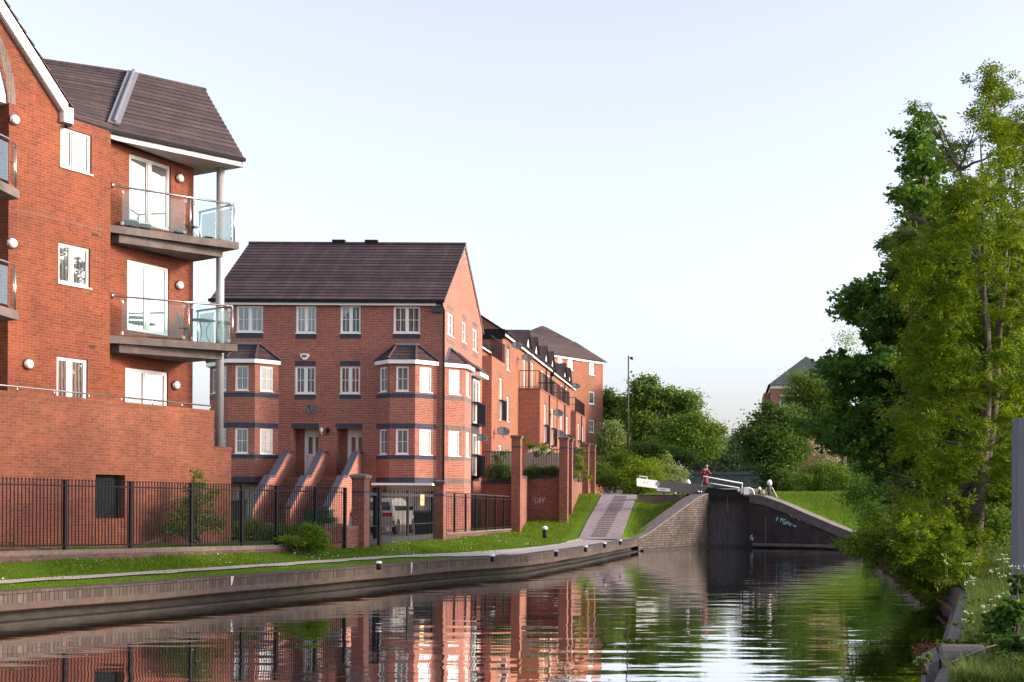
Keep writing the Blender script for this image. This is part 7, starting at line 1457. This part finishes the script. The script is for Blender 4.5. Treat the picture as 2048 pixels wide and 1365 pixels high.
P_ = []
for _ in range(1500):
    y = 24 + 34 * r.random(); d = 1.9 + 4 * r.random(); x = xL(y) - d
    if math.sin(x * 1.9 + y * .8) + math.sin(y * 1.7) > .4: P_.append((x, y, hL(x, y) + .05))
V_, F_ = leaf_quads(np.array(P_), .045, .04, 1.0, np.random.default_rng(3), 0)
o = raw_mesh('daisies', V_, F_, 'blossom', origin=(0, 0, 0)); o['kind'] = 'stuff'; o['label'] = 'tiny white daisies scattered over the lawn'; o['category'] = 'wild flowers'
P_ = []
for _ in range(260):
    y = 15 + 40 * r.random() ** 1.6; e0_, e1_ = xL(y), xR(y); f_ = r.random() ** .45 if r.random() < .7 else r.random(); P_.append((e0_ + (e1_ - e0_) * f_ - (.1 if f_ > .98 else 0), y, .006))
V_, F_ = leaf_quads(np.array(P_), .07, .045, 6.0, np.random.default_rng(8), 0); V_[:, 2] = .006 + .1 * (V_[:, 2] - V_[:, 2].min()) * 0
o = raw_mesh('floating_leaves', V_, F_, 'drybranch', origin=(0, 0, 0)); o['kind'] = 'stuff'; o['label'] = 'small pale leaves floating on the canal'; o['category'] = 'leaves'
# cow parsley
G4 = 'cow parsley on the right bank'
def cowparsley(px, py, Y, s, label):
    c = PX(px, py, Y); c0 = Vector((c.x, c.y, hR(c.x, c.y))); t = thing('cow_parsley', label, 'wild flower', c0, G4); r_ = random.Random(px); g = MB(); heads = []
    for k in range(4): e = c + Vector((r_.uniform(-.1, .1), r_.uniform(-.08, .08), r_.uniform(-.06, .02))) * s; g.tube([c0, c0.lerp(e, .5) + Vector((r_.uniform(-.03, .03), 0, 0)), e], .004, 'leaf_mid', 4); heads.append(e)
    g.build('stems', t); leaves(t, 'flower_head', [(e.x, e.y, e.z, .055 * s, .05 * s, .012) for e in heads], 110, .020, 'blossom', px, .8, .015, 12, .1, up=1)
    leaves(t, 'foliage', [(c0.x, c0.y, c0.z + .14, .16, .14, .16)], 180, .06, 'leaf_mid', px + 1, .5, .04)
cps = [(1933, 1128, 21.5), (1950, 1152, 20.5), (1940, 1163, 19.8), (2006, 1120, 20), (2014, 1112, 19), (1990, 1138, 20.5), (2012, 1150, 18), (2024, 1165, 16.8), (2018, 1182, 16.5), (1992, 1192, 17.5), (1974, 1212, 17.2), (1971, 1224, 16.8), (1931, 1222, 18.2), (1938, 1242, 17.3), (1963, 1262, 15.8), (1975, 1262, 15.5), (2008, 1284, 14.8), (1964, 1290, 14.8), (2036, 1130, 15.5), (1891, 1124, 27)]
wd = ['farthest sprig, at the water edge below the ash boughs', 'tall head left of the post in front of the dark hedge', 'head just below the tallest left sprig', 'high white cluster just left of the timber post', 'white cluster touching the timber post at eye level', 'upper cluster midway between trunk and post', 'cluster beside the post halfway down', 'sprig in front of the post foot', 'sprig low on the post', 'sprig centre right of the bank', 'loose head above the dark ferns', 'pair of heads over the dark ferns', 'solitary head in the open grass', 'small head low in the open grass', 'flower among the broad leaves', 'second flower among the broad leaves', 'low flower near the right frame edge', 'nearest low flower above the stone block', 'white cluster in front of the timber post', 'lone sprig beside the water']
for i, (x, y, Y) in enumerate(cps): cowparsley(x, y, Y, .8, 'cow parsley: ' + wd[i])
GF = 'leafy clumps by the stone block'
shrub('leafy_weeds', 'dense dark leafy weeds below the timber post in the right foreground', [S(2010, 1250, 46, 15.2, .8), S(2036, 1220, 34, 15.1), S(1985, 1275, 30, 15), S(2030, 1290, 40, 14.2, .7), S(2040, 1175, 22, 15.3, 1.2)], 5200, .075, 'leaf_syc', 91, 'weeds', GF, clump=.06, shell=.2)
shrub('leafy_weeds', 'small pale plant growing from the wall into the water at the bottom right', [S(1842, 1322, 14, 13.9, .6), S(1856, 1312, 10, 14, .6)], 260, .05, 'leaf_pale', 92, 'weeds', GF, clump=.04, shell=.1)
shrub('leafy_weeds', 'low tuft of green leaves on the edge behind the rounded block', [S(1895, 1282, 12, 14.8, .6), S(1915, 1284, 14, 14.9, .6), S(1940, 1284, 16, 15, .6), S(1965, 1288, 16, 14.9, .6)], 1500, .035, 'leaf_mid', 93, 'weeds', GF, clump=.04, shell=.1)
for o in list(C.objects):
    if 'wl' in o: del o['wl']
